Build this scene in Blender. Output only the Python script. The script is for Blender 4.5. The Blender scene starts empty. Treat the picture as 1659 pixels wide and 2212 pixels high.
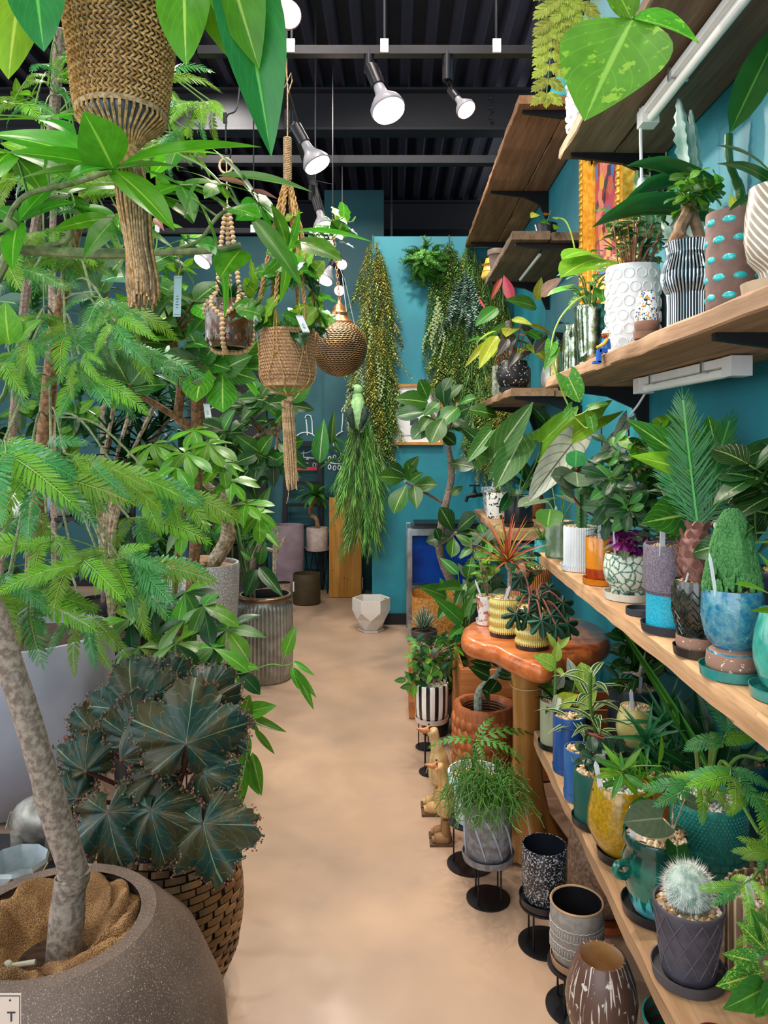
import bpy, math, random
from mathutils import Vector, Matrix, noise
R = random.Random(7)
V = Vector
PI = math.pi
sc = bpy.context.scene
COL = sc.collection
# one-point perspective of the photograph, measured on the 1659 x 2212 frame
F, CX, CY, H = 1600.0, 848.0, 958.0, 1.5
WX = 1.0            # right wall
def P(x, y, d): return V(((x-CX)/F*d, d, H-(y-CY)/F*d))
def on(px, py, z):
    d = F*(H-z)/(py-CY); return V(((px-CX)/F*d, d, z))

# ---------------------------------------------------------------- camera, world, light, exposure
cam = bpy.data.cameras.new('camera'); camo = bpy.data.objects.new('camera', cam); COL.objects.link(camo)
cam.sensor_fit = 'HORIZONTAL'; cam.sensor_width = 36; cam.lens = 36*F/1659
cam.shift_x = -18.5/1659; cam.shift_y = -148/1659; cam.clip_start = .02
camo.location = (0, 0, H); camo.rotation_euler = (PI/2, 0, 0)
sc.camera = camo
sc.view_settings.view_transform = 'Standard'; sc.view_settings.look = 'None'
sc.view_settings.gamma = 1; sc.view_settings.use_curve_mapping = False
sc.view_settings.exposure = 0.25
try:
    sc.cycles.use_denoising = True; sc.cycles.max_bounces = 6; sc.cycles.transparent_max_bounces = 8
    sc.cycles.caustics_reflective = False; sc.cycles.caustics_refractive = False
    sc.cycles.sample_clamp_indirect = 4
except Exception: pass
w = bpy.data.worlds.new('world'); sc.world = w; w.use_nodes = True
w.node_tree.nodes['Background'].inputs[0].default_value = (.80, .90, 1, 1)
w.node_tree.nodes['Background'].inputs[1].default_value = 1.15
def area(name, loc, rot, sx, sy, power, col):
    l = bpy.data.lights.new(name, 'AREA'); l.shape = 'RECTANGLE'; l.size = sx; l.size_y = sy; l.energy = power; l.color = col
    o = bpy.data.objects.new(name, l); COL.objects.link(o); o.location = loc; o.rotation_euler = rot; return o
# shop front daylight behind the camera; on the left an unseen area light
area('shopfront_daylight', (-.6, -2.2, 2.2), (math.radians(82), 0, 0), 4.6, 3.4, 80, (.93, .97, 1))
area('side_window_daylight', (-4.2, 2.0, 2.3), (math.radians(82), 0, math.radians(-90)), 6, 3.0, 90, (.95, .98, 1))
def spot(loc, aim, power, col=(1, .93, .82), size=2.2, r=.05):
    l = bpy.data.lights.new('spot_light', 'SPOT'); l.energy = power; l.color = col; l.spot_size = size; l.spot_blend = .6; l.shadow_soft_size = r
    o = bpy.data.objects.new('spot_light', l); COL.objects.link(o); o.location = loc
    o.rotation_euler = (V(aim)-V(loc)).to_track_quat('-Z', 'Y').to_euler(); return o

# ---------------------------------------------------------------- materials
def lin(h):
    if not isinstance(h, str): return tuple(h)+(1,) if len(h) == 3 else h
    c = [int(h[i:i+2], 16)/255 for i in (0, 2, 4)]
    return tuple(x/12.92 if x <= .04045 else ((x+.055)/1.055)**2.4 for x in c)+(1,)
class NT:
    def __init__(s, name):
        s.m = bpy.data.materials.new(name); s.m.use_nodes = True; s.t = s.m.node_tree; s.b = s.t.nodes['Principled BSDF']
    def n(s, typ, **kw):
        n = s.t.nodes.new('ShaderNode'+typ)
        for k, v in kw.items(): setattr(n, k, v)
        return n
    def l(s, a, b): s.t.links.new(a, b)
    def math(s, op, a, b=None, c=None):
        n = s.n('Math', operation=op)
        for i, x in enumerate((a, b, c)):
            if x is None: continue
            if isinstance(x, (int, float)): n.inputs[i].default_value = x
            else: s.l(x, n.inputs[i])
        return n.outputs[0]
    def ramp(s, x, a, b, lo=0., hi=1.):
        n = s.n('MapRange', interpolation_type='SMOOTHSTEP'); s.l(x, n.inputs[0])
        for i, v in enumerate((a, b, lo, hi)): n.inputs[i+1].default_value = v
        return n.outputs[0]
    def mix(s, f, a, b):
        n = s.n('Mix', data_type='RGBA')
        for sock, x in ((n.inputs[0], f), (n.inputs[6], a), (n.inputs[7], b)):
            if isinstance(x, (int, float)): sock.default_value = x
            elif isinstance(x, tuple): sock.default_value = x
            else: s.l(x, sock)
        return n.outputs[2]
    def noise(s, vec, scale, detail=3, rough=.5, dim=None):
        n = s.n('TexNoise'); n.inputs['Scale'].default_value = scale; n.inputs['Detail'].default_value = detail; n.inputs['Roughness'].default_value = rough
        if vec is not None: s.l(vec, n.inputs['Vector'])
        return n.outputs['Fac']
    def coord(s, k='Object', scale=None):
        o = s.n('TexCoord').outputs[k]
        if scale is None: return o
        m = s.n('Mapping'); m.inputs['Scale'].default_value = scale; s.l(o, m.inputs[0]); return m.outputs[0]
    def bump(s, h, st=.3, dist=.01):
        n = s.n('Bump'); n.inputs['Strength'].default_value = st; n.inputs['Distance'].default_value = dist
        s.l(h, n.inputs['Height']); s.l(n.outputs[0], s.b.inputs['Normal'])
    def col(s, x):
        if isinstance(x, tuple): s.b.inputs['Base Color'].default_value = x
        else: s.l(x, s.b.inputs['Base Color'])
    def set(s, rough=.5, metal=0, spec=.5, coat=0):
        s.b.inputs['Roughness'].default_value = rough; s.b.inputs['Metallic'].default_value = metal
        s.b.inputs['Specular IOR Level'].default_value = spec; s.b.inputs['Coat Weight'].default_value = coat; return s.m
MC = {}
def plain(name, c, rough=.5, metal=0, c2=None, sc_=20, amt=.25, bump=0, coat=0, detail=3):
    """a colour with a mild mottled variation and fine relief"""
    if name in MC: return MC[name]
    n = NT(name); c = lin(c); c2 = lin(c2) if c2 else tuple(x*(1-amt) for x in c[:3])+(1,)
    f = n.noise(n.coord(), sc_, detail); n.col(n.mix(n.ramp(f, .35, .65), c, c2))
    if bump: n.bump(f, bump, .004)
    MC[name] = n.set(rough, metal, coat=coat); return MC[name]
def emit(name, c, st):
    n = NT(name); n.col(lin(c)); n.b.inputs['Emission Color'].default_value = lin(c); n.b.inputs['Emission Strength'].default_value = st
    MC[name] = n.m; return n.m
def wood(name, c1, c2, c3=None, axis=1, sc_=1, rough=.6, coat=0, bump=.25, rings=0):
    """grain running along the given axis (0 x, 1 y, 2 z)"""
    if name in MC: return MC[name]
    n = NT(name); s = [14*sc_]*3; s[axis] = .9*sc_; v = n.coord('Object', tuple(s))
    a = n.noise(v, 1.6, 5, .62); s2 = [60*sc_]*3; s2[axis] = 2.5*sc_; b = n.noise(n.coord('Object', tuple(s2)), 2, 3, .6)
    col = n.mix(n.ramp(a, .3, .7), lin(c1), lin(c2))
    col = n.mix(n.ramp(b, .45, .8, 0, .55), col, lin(c3 or c2))
    inf = n.n('ObjectInfo').outputs['Random']
    hs = n.n('HueSaturation'); n.l(col, hs.inputs['Color']); n.l(n.math('MULTIPLY_ADD', inf, .3, .85), hs.inputs['Value'])
    n.col(hs.outputs[0]); n.bump(b, bump, .004); MC[name] = n.set(rough, 0, .35, coat); return MC[name]
def speckle(name, base, dots, scale=90, thr=.62, rough=.5, coat=0, bump=0, base2=None):
    """random specks (noise threshold) on a base colour; dots: list of colours"""
    if name in MC: return MC[name]
    n = NT(name); co = n.coord(); c = lin(base)
    if base2: c = n.mix(n.ramp(n.noise(co, 9, 2), .4, .6), c, lin(base2))
    for i, d in enumerate(dots):
        m = n.n('Mapping'); m.inputs['Location'].default_value = (i*7.3, i*3.1, i); n.l(co, m.inputs[0])
        f = n.noise(m.outputs[0], scale, 2); c = n.mix(n.ramp(f, thr, thr+.03), c, lin(d))
    n.col(c)
    if bump: n.bump(n.noise(co, scale, 2), bump, .004)
    MC[name] = n.set(rough, 0, .5, coat); return MC[name]
def leafmat(name, c, vein, nlat=7, vs=.5, c2=None, vthr=.5, vscale=9, edge=None, rough=.38, tr=.3, slope=.45, spec=.4, vw=.075, var=.35, mid=.05):
    """leaf surface: midrib and lateral veins from the leaf's own uv, optional marbling c2 and margin colour"""
    if name in MC: return MC[name]
    n = NT(name); uv = n.n('SeparateXYZ'); n.l(n.coord('UV'), uv.inputs[0])
    u = uv.outputs[0]; v = n.math('ABSOLUTE', n.math('MULTIPLY_ADD', uv.outputs[1], 2, -1))
    inf = n.n('ObjectInfo').outputs['Random']
    base = n.mix(n.ramp(n.noise(n.coord(), 5, 2), .3, .7, 0, .5), lin(c), tuple(x*.6 for x in lin(c)[:3])+(1,))
    if c2:
        q = n.n('VectorMath', operation='ADD'); n.l(n.coord(), q.inputs[0])
        cb = n.n('CombineXYZ'); n.l(n.math('MULTIPLY', inf, 30), cb.inputs[0]); n.l(cb.outputs[0], q.inputs[1])
        base = n.mix(n.ramp(n.noise(q.outputs[0], vscale, 3, .6), vthr, vthr+.06), base, lin(c2))
    if edge: base = n.mix(n.ramp(v, .72, .85), base, lin(edge))
    s = n.math('MULTIPLY', n.math('SUBTRACT', u, n.math('MULTIPLY', v, slope)), nlat)
    lat = n.ramp(n.math('PINGPONG', s, .5), .0, vw, 1, 0)
    ve = n.math('MAXIMUM', n.ramp(v, mid*.5, mid*1.6, 1, 0), n.math('MULTIPLY', lat, vs*.8))
    colr = n.mix(ve, base, lin(vein))
    hs = n.n('HueSaturation'); n.l(colr, hs.inputs['Color']); n.l(n.math('MULTIPLY_ADD', inf, var*1.6, 1-var*.8), hs.inputs['Value'])
    n.l(n.math('MULTIPLY_ADD', inf, .03, .485), hs.inputs['Hue'])
    n.col(hs.outputs[0]); n.bump(ve, .25, .002); n.set(rough, 0, spec)
    if tr:
        t = n.n('BsdfTranslucent'); n.l(hs.outputs[0], t.inputs[0]); mx = n.n('MixShader'); mx.inputs[0].default_value = tr
        out = n.t.nodes['Material Output']; n.l(n.b.outputs[0], mx.inputs[1]); n.l(t.outputs[0], mx.inputs[2]); n.l(mx.outputs[0], out.inputs[0])
    MC[name] = n.m; return n.m

# ---------------------------------------------------------------- objects
def link(name, mesh, m=None, parent=None, loc=None, kind=None, label=None):
    o = bpy.data.objects.new(name, mesh); COL.objects.link(o)
    if m and not mesh.materials: mesh.materials.append(m)
    if parent is not None: o.parent = parent
    if loc is not None: o.location = loc
    if kind: o['kind'] = kind
    if label: o['label'] = label
    return o
def tag(o, label, cat, group=None):
    o['label'] = label; o['category'] = cat
    if group: o['group'] = group
    return o
def thing(name, label, cat, loc=(0, 0, 0), rz=0, group=None):
    o = bpy.data.objects.new(name, None); COL.objects.link(o); o.location = loc; o.rotation_euler = (0, 0, rz); o.empty_display_size = .05
    return tag(o, label, cat, group)
def perp(d):
    d = d.normalized(); a = V((0, 0, 1)) if abs(d.z) < .9 else V((1, 0, 0)); x = d.cross(a).normalized(); return x, x.cross(d).normalized()
def bez(pts, n=12):
    """smooth curve through points (Catmull-Rom)"""
    p = [V(q) for q in pts]; p = [p[0]*2-p[1]]+p+[p[-1]*2-p[-2]]; out = []
    for i in range(1, len(p)-2):
        for k in range(n):
            t = k/n; a, b, c, d = p[i-1:i+3]
            out.append(.5*((2*b)+(c-a)*t+(2*a-5*b+4*c-d)*t*t+(3*b-a-3*c+d)*t**3))
    out.append(p[-2]); return out
class MB:
    def __init__(s): s.v = []; s.f = []; s.uv = {}; s.mi = []; s.cur = 0
    def add(s, vs, fs):
        b = len(s.v); s.v += [tuple(x) for x in vs]; s.f += [tuple(i+b for i in f) for f in fs]; s.mi += [s.cur]*len(fs); return b
    def box(s, c, d, rz=0, rot=None):
        c = V(c); h = V(d)/2; m = rot or Matrix.Rotation(rz, 3, 'Z')
        vs = [c+m@V((x*h.x, y*h.y, z*h.z)) for x in (-1, 1) for y in (-1, 1) for z in (-1, 1)]
        s.add(vs, [(0, 1, 3, 2), (4, 6, 7, 5), (0, 4, 5, 1), (2, 3, 7, 6), (0, 2, 6, 4), (1, 5, 7, 3)]); return s
    def beam(s, a, b, wx, wz):
        a = V(a); b = V(b); d = (b-a); x, y = perp(d)
        vs = [q+x*i*wx/2+y*j*wz/2 for q in (a, b) for i, j in ((-1, -1), (1, -1), (1, 1), (-1, 1))]
        s.add(vs, [(0, 1, 2, 3), (7, 6, 5, 4), (0, 4, 5, 1), (1, 5, 6, 2), (2, 6, 7, 3), (3, 7, 4, 0)]); return s
    def tube(s, pts, r, n=6, cap=True):
        pts = [V(p) for p in pts]; m = len(pts); vs = []; x = None
        for i, p in enumerate(pts):
            d = (pts[min(i+1, m-1)]-pts[max(i-1, 0)])
            if d.length < 1e-9: d = V((0, 0, 1))
            d.normalize()
            if x is None: x, y = perp(d)
            else:
                x = (x-d*x.dot(d)); x = x.normalized() if x.length > 1e-6 else perp(d)[0]; y = x.cross(d)
            rr = r(i/(m-1)) if callable(r) else (r[min(len(r)-1, int(i*len(r)/m))] if isinstance(r, (list, tuple)) else r)
            vs += [p+(x*math.cos(2*PI*k/n)+y*math.sin(2*PI*k/n))*rr for k in range(n)]
        fs = [(i*n+k, i*n+(k+1) % n, (i+1)*n+(k+1) % n, (i+1)*n+k) for i in range(m-1) for k in range(n)]
        if cap: fs += [tuple(range(n))[::-1], tuple((m-1)*n+k for k in range(n))]
        s.add(vs, fs); return s
    def lathe(s, prof, n=32, c=(0, 0, 0), fn=None, cap=True, rot=None):
        """prof: list of (radius, z); fn(angle, z, i) scales the radius"""
        c = V(c); vs = []
        for i, (r, z) in enumerate(prof):
            for k in range(n):
                a = 2*PI*k/n; q = r*(fn(a, z, i) if fn else 1); p = V((math.cos(a)*q, math.sin(a)*q, z)); vs.append(c+(rot@p if rot else p))
        m = len(prof); fs = [(i*n+k, i*n+(k+1) % n, (i+1)*n+(k+1) % n, (i+1)*n+k) for i in range(m-1) for k in range(n)]
        if cap: fs += [tuple(range(n))[::-1], tuple((m-1)*n+k for k in range(n))]
        s.add(vs, fs); return s
    def ball(s, c, r, n=8, m=6, sz=1):
        if not isinstance(r, (tuple, list)): r = (r, r, r*sz)
        c = V(c); vs = [c+V((0, 0, -r[2]))]
        for i in range(1, m):
            t = -PI/2+PI*i/m
            vs += [c+V((math.cos(t)*math.cos(2*PI*k/n)*r[0], math.cos(t)*math.sin(2*PI*k/n)*r[1], math.sin(t)*r[2])) for k in range(n)]
        vs.append(c+V((0, 0, r[2]))); fs = [(0, 1+(k+1) % n, 1+k) for k in range(n)]
        for i in range(m-2): fs += [(1+i*n+k, 1+i*n+(k+1) % n, 1+(i+1)*n+(k+1) % n, 1+(i+1)*n+k) for k in range(n)]
        L = len(vs)-1; fs += [(1+(m-2)*n+k, 1+(m-2)*n+(k+1) % n, L) for k in range(n)]; s.add(vs, fs); return s
    def mesh(s, name, mats=(), smooth=True, ang=40):
        me = bpy.data.meshes.new(name); me.from_pydata(s.v, [], s.f)
        for m in (mats if isinstance(mats, (list, tuple)) else [mats]): me.materials.append(m)
        if any(s.mi): me.polygons.foreach_set('material_index', s.mi)
        if smooth:
            me.shade_smooth()
            if ang: me.set_sharp_from_angle(angle=math.radians(ang))
        me.update(); return me
    def build(s, name, m, parent=None, loc=None, kind=None, label=None, smooth=True, ang=40):
        return link(name, s.mesh(name, m, smooth, ang), None, parent, loc, kind, label)
def struct(o): o['kind'] = 'structure'; return o

# ---------------------------------------------------------------- leaves
WF = {
 'ovate': lambda u: math.sin(PI*u**.75)**.9, 'lance': lambda u: math.sin(PI*u**.85)**1.0*(1-.15*u),
 'obovate': lambda u: math.sin(PI*u**1.5)**.8, 'round': lambda u: math.sqrt(max(0, 1-(2*u-1)**2)),
 'strap': lambda u: min(1, u*9)**.5*min(1, (1-u)*3.2)**.7, 'blade': lambda u: min(1, u*12+.35)*(1-u)**.6,
 'heart': lambda u: (math.sin(PI*(u*.80+.20))**.75 if u < 1 else 0), 'arrow': lambda u: (1-u)**.85*(.95 if u > .12 else .75+u*1.7),
 'oblong': lambda u: (min(1, u*5)*min(1, (1-u)*3.5))**.5, 'fid': lambda u: max(0, math.sin(PI*u**1.2))**.6*(.8+.2*math.cos(5*u)),
 'spike': lambda u: (1-u)**.8}
LM = {}
def leafmesh(kind, mat, W=.45, bend=.5, fold=.15, wave=.0, nu=7, nv=2, lobe=0, thick=0):
    key = (kind, mat.name, W, bend, fold, wave, nu, nv, lobe)
    if key in LM: return LM[key]
    vs = []; uvs = []; fs = []; y = z = 0; prev = 0
    for i in range(nu+1):
        u = i/nu; th = bend*u; ds = u-prev; prev = u; y += math.cos(th)*ds; z -= math.sin(th)*ds; w = WF[kind](min(max(u, 0), 1))*W/2
        for j in range(-nv, nv+1):
            v = j/nv; av = abs(v); yy = y; 
            if lobe: yy -= lobe*av**1.3*max(0, 1-u*1.6)*w*2
            zz = z+fold*av*w+wave*w*av*math.sin(u*23+(1 if v > 0 else 2.2)); vs.append((v*w*(1-.12*fold), yy, zz)); uvs.append((u, v*.5+.5))
    n = 2*nv+1; fs = [(i*n+j, i*n+j+1, (i+1)*n+j+1, (i+1)*n+j) for i in range(nu) for j in range(n-1)]
    me = bpy.data.meshes.new('leaf'); me.from_pydata(vs, [], fs); ul = me.uv_layers.new(name='UVMap')
    ul.data.foreach_set('uv', [c for f in fs for k in f for c in uvs[k]]); me.shade_smooth(); me.materials.append(mat); me.update()
    LM[key] = me; return me
def lobed(mat, nl=7, jag=.06, cup=.15, W=1.0, cut=.25, seg=8, asym=0):
    """palmately lobed or toothed leaf fanned out round its stalk point; uv runs along each lobe"""
    key = ('lobed', mat.name, nl, jag, cup, W, cut, seg); 
    if key in LM: return LM[key]
    rr = random.Random(nl*13+int(cut*100)); vs = [(0, 0, 0)]; uvs = [(0, .5)]; fs = []; a0, a1 = -.93*PI, .93*PI; N = nl*seg; rings = 4
    for k in range(N+1):
        a = a0+(a1-a0)*k/N; ph = (k % seg)/seg; lob = abs(math.sin(PI*ph)); rad = (1-cut*(1-lob**.7))*(.72+.28*math.cos(a*.9))*(1+rr.uniform(-jag, jag))
        for i in range(1, rings+1):
            t = i/rings; r = rad*t*.62; z = -cup*t*t*.8+.05*math.sin(PI*ph*2)*t+(rr.uniform(-jag, jag)*.8 if i == rings else 0)-.07*(1-lob)*t
            vs.append((math.sin(a)*r*W, math.cos(a)*r, z)); uvs.append((t, .5+.5*(ph*2-1)))
    for k in range(N):
        b, c = 1+k*rings, 1+(k+1)*rings; fs.append((0, c, b))
        for i in range(rings-1): fs.append((b+i, c+i, c+i+1, b+i+1))
    me = bpy.data.meshes.new('leaf'); me.from_pydata(vs, [], fs); ul = me.uv_layers.new(name='UVMap')
    dat = []
    for f in fs:
        for k in f:
            u, v = uvs[k]
            if v == 0.0 and k == f[1 if len(f) == 4 else 1] and (k-1)//rings % seg == 0: v = 1.0
            dat += [u, v]
    ul.data.foreach_set('uv', dat); me.shade_smooth(); me.materials.append(mat); me.update(); LM[key] = me; return me
def pinnate(mat, n=15, w=.17, bend=.8, ang=62, lw=.32, tip=.5, droop=.15, seedv=0):
    """feather leaf: a stalk with n pairs of narrow leaflets, unit length along y"""
    key = ('pin', mat.name, n, w, bend, ang, lw, tip, seedv)
    if key in LM: return LM[key]
    vs = []; fs = []; uvs = []; rr = random.Random(seedv+5); pts = []; y = z = 0
    for i in range(n+1):
        u = i/n; th = bend*u; pts.append(V((0, y, z))); y += math.cos(th)/n; z -= math.sin(th)/n
    def quad(a, d, nrm, L, W):
        b = len(vs); s = d.cross(nrm).normalized()*W
        for p, u, v in ((a, 0, .5), (a+d*L*.22+s*.8, .3, 1), (a+d*L*.22-s, .3, 0), (a+d*L*.75+s-nrm*L*droop*.5, .75, 1), (a+d*L*.75-s*.7-nrm*L*droop*.5, .75, 0), (a+d*L-nrm*L*droop, 1, .5)): vs.append(p); uvs.append((u, v))
        fs.extend([(b, b+1, b+2), (b+1, b+3, b+4, b+2), (b+3, b+5, b+4)])
    for i in range(1, n+1):
        u = i/n; p = pts[i]; t = (pts[i]-pts[i-1]).normalized(); nr = V((0, -t.z, t.y))
        L = w*(math.sin(PI*(.12+.80*u**.8))**.6)
        for s in (-1, 1):
            a = math.radians(ang-25*u+rr.uniform(-6, 6)); d = (t*math.cos(a)+V((s, 0, 0))*math.sin(a)+nr*rr.uniform(-.08, .12)).normalized(); quad(p, d, nr, L*rr.uniform(.9, 1.05), L*lw/2)
    quad(pts[-1], (pts[-1]-pts[-2]).normalized(), V((0, .3, 1)).normalized(), w*tip, w*lw*.4)
    b = len(vs); q = .006
    for i, p in enumerate(pts):
        vs.extend([p+V((-q, 0, .002)), p+V((q, 0, .002))]); uvs.extend([(0, .5)]*2)
    fs.extend([(b+2*i, b+2*i+1, b+2*i+3, b+2*i+2) for i in range(n)])
    me = bpy.data.meshes.new('leaf'); me.from_pydata(vs, [], fs); ul = me.uv_layers.new(name='UVMap')
    ul.data.foreach_set('uv', [c for f in fs for k in f for c in uvs[k]]); me.shade_flat(); me.materials.append(mat); me.update(); LM[key] = me; return me
def put(root, me, base, d, up=(0, 0, 1), L=.1, W=None, name='leaf', roll=0):
    """place a leaf mesh at world point base, pointing along d; L length, W extra width factor"""
    d = V(d).normalized(); base = V(base)
    if name == 'leaf' and base.y < 6:                # foliage bends away from the right wall
        base.x = min(base.x, .965)
        if base.x+d.x*L > .985: d.x = max(-.9, (.98-base.x)/L); d.normalize()
    up = V(up); z = up-d*up.dot(d)
    if z.length < 1e-3: z = perp(d)[1]
    z.normalize()
    if roll: z = Matrix.Rotation(roll, 3, d)@z
    x = d.cross(z); o = bpy.data.objects.new(name, me); COL.objects.link(o)
    wx = L*(W or 1); rl = root.location if root else V((0, 0, 0)); b = V(base)-rl
    m = Matrix(((x.x*wx, d.x*L, z.x*L, b.x), (x.y*wx, d.y*L, z.y*L, b.y), (x.z*wx, d.z*L, z.z*L, b.z), (0, 0, 0, 1)))
    if root: o.parent = root
    o.matrix_local = m; LAST[0] = m; return o
LAST = [None]
def putpx(root, me, a, b, up=(0, 0, 1), W=None, roll=0):
    """leaf from point a to point b, each (pixel x, pixel y, distance); the bent leaf's tip lands on b"""
    a = P(*a) if len(a) == 3 else a; b = P(*b); c = (b-a); tv = me.vertices[max(range(len(me.vertices)), key=lambda i: me.vertices[i].co.y-abs(me.vertices[i].co.x))].co
    L = c.length/math.hypot(tv.y, tv.z); c.normalize(); z = V(up); z = z-c*z.dot(c); z = z.normalized() if z.length > 1e-3 else perp(c)[1]; f = math.atan2(-tv.z, tv.y)
    return put(root, me, a, c*math.cos(f)+z*math.sin(f), z, L, W, roll=roll)
def rdir(rr, el0=-.3, el1=1.2):
    a = rr.uniform(0, 2*PI); e = rr.uniform(el0, el1); return V((math.cos(a)*math.cos(e), math.sin(a)*math.cos(e), math.sin(e)))
# ================================================================ the room
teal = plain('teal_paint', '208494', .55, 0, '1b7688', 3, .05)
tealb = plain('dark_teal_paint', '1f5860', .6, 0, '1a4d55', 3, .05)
blackm = plain('black_steel', '17171c', .42, .3, amt=.3)
blackp = plain('black_paint', '16141c', .7, 0)
ceilm = plain('black_ceiling_paint', '241e2e', .6, 0)
n = NT('concrete_floor'); co = n.coord()
a = n.ramp(n.noise(co, .9, 4, .6), .3, .7); b_ = n.ramp(n.noise(co, 5, 6, .7), .45, .75)
c = n.mix(a, lin('bd9c82'), lin('a48a76')); c = n.mix(n.math('MULTIPLY', b_, .35), c, lin('9c8578'))



c = n.mix(n.ramp(n.noise(co, 160, 2), .78, .82, 0, .5), c, lin('5a4a40'))
n.col(c); n.l(n.ramp(n.noise(co, 3, 4), .3, .7, .28, .5), n.b.inputs['Roughness']); n.bump(n.noise(co, 40, 3), .05, .003); n.b.inputs['Specular IOR Level'].default_value = .4
floorm = n.m
def slab(name, x0, x1, y0, y1, z0, z1, m): return struct(MB().box(((x0+x1)/2, (y0+y1)/2, (z0+z1)/2), (x1-x0, y1-y0, z1-z0)).build(name, m))
slab('floor', -5, 1.2, -2.5, 9.6, -.1, 0, floorm)
slab('wall_right', WX, WX+.2, -2.5, 9.6, 0, 3.74, teal)
slab('wall_back', -.17, WX, 6.15, 6.35, 0, 3.22, teal)
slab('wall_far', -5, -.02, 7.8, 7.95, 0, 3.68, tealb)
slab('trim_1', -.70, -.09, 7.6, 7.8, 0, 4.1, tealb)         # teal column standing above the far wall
slab('wall_end', -5, 1.2, 9.4, 9.6, 0, 4.6, blackp)
slab('baseboard_back', -.16, WX, 6.13, 6.15, 0, .09, blackp)
slab('baseboard_far', -5, -.70, 7.78, 7.8, 0, .09, blackp)
slab('trim_2', -.02, -.00, 7.3, 7.8, 3.2, 4.3, blackp)
slab('wall_left', -5.0, -4.8, -2.5, 7.8, 0, .7, tealb)
# corrugated deck running away from the camera
m = MB(); zc = 4.38; x = -5; vs = []; 
while x < 1.5:
    vs += [(x, zc), (x+.05, zc), (x+.075, zc+.06), (x+.15, zc+.06)]; x += .175
N = len(vs); m.add([V((p, -2.5, q)) for p, q in vs]+[V((p, 9.6, q)) for p, q in vs], [(i, i+1, N+i+1, N+i) for i in range(N-1)])
m.box((-1.75, 3.5, zc+.1), (6.6, 12.2, .04)); struct(m.build('ceiling', ceilm, smooth=False))
for k, y in enumerate((6.0, 8.75, 2.9)):
    m = MB(); m.box((-1.8, y, 4.02+.0), (6, .16, .02)); m.box((-1.8, y, 4.34), (6, .16, .02)); m.box((-1.8, y, 4.18), (6, .02, .3))
    if k == 0:
        for i in range(3): m.ball((.78, y-.09, 4.10+.08*i), .018)
    struct(m.build('trim_%d' % (3+k), blackp, smooth=False))
slab('trim_6', -5, WX, 5.7, 5.78, 3.66, 3.72, blackp)
# black door with closer in the far wall
d = thing('door_1', 'black steel door in the dark teal far wall', 'door', (-1.72, 7.8, 0)); struct(d); del d['category']
MB().box((0, -.03, 1.12), (.70, .05, 2.24)).build('door_leaf', blackp, d)
m = MB(); m.box((-.38, -.05, 1.15), (.05, .1, 2.3)); m.box((.38, -.05, 1.15), (.05, .1, 2.3)); m.box((0, -.05, 2.32), (.81, .1, .05)); m.build('door_frame', blackm, d)
m = MB(); m.box((-.06, -.09, 2.1), (.24, .07, .06)); m.tube([(.05, -.1, 2.14), (.2, -.18, 2.16), (.3, -.08, 2.2)], .01); m.build('door_closer', blackm, d)
m = MB(); m.tube([(.27, -.05, 1.05), (.27, -.1, 1.05), (.17, -.1, 1.05)], .011); m.build('door_handle', blackm, d)

# ================================================================ track lights and added fill spots
trackm = plain('track_black', '201c22', .35, .4); whitepl = plain('white_plastic', 'e8e6e4', .35, amt=.05); bulbm = plain('bulb_plastic', '8f8a92', .4, amt=.05)
glow = emit('bulb_face', 'fff4e2', 14); glowp = emit('bulb_face_warm', 'ff9a92', 3.2)
def track(name, a, b, label):
    t = thing(name, label, 'track', a); a = V(a); b = V(b); L = b-a
    m = MB(); m.beam((0, 0, 0), L, .036, .022); m.beam((0, 0, .016), L+V((0, 0, .016)), .028, .012); m.build('track_rail', trackm, t)
    for f in ((.25, .5, .8) if L.x > .5 else (.12, .4, .7, .95)):
        q = L*f; MB().tube([q, q+V((0, 0, 4.36-a.z))], .005, 5).build('hanging_rod', trackm, t)
        MB().box(q+V((0, -.02, .015)), (.03, .012, .05)).build('rod_clip', whitepl if L.x > .5 else trackm, t)
    return t
ZT = 2.95
track('light_track', (-.72, 2.75, ZT), (.66, 2.75, ZT), 'black lighting track crossing the aisle overhead, carrying two lit reflector bulbs')
track('light_track', (-.435, 2.55, ZT-.03), (-.435, 6.6, ZT-.03), 'black lighting track running down the room above the hanging planters')
track('light_track', (-2.6, 4.9, 2.90), (-.5, 4.9, 2.90), 'black lighting track far left behind the beaded hanger, crossing the room')
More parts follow.
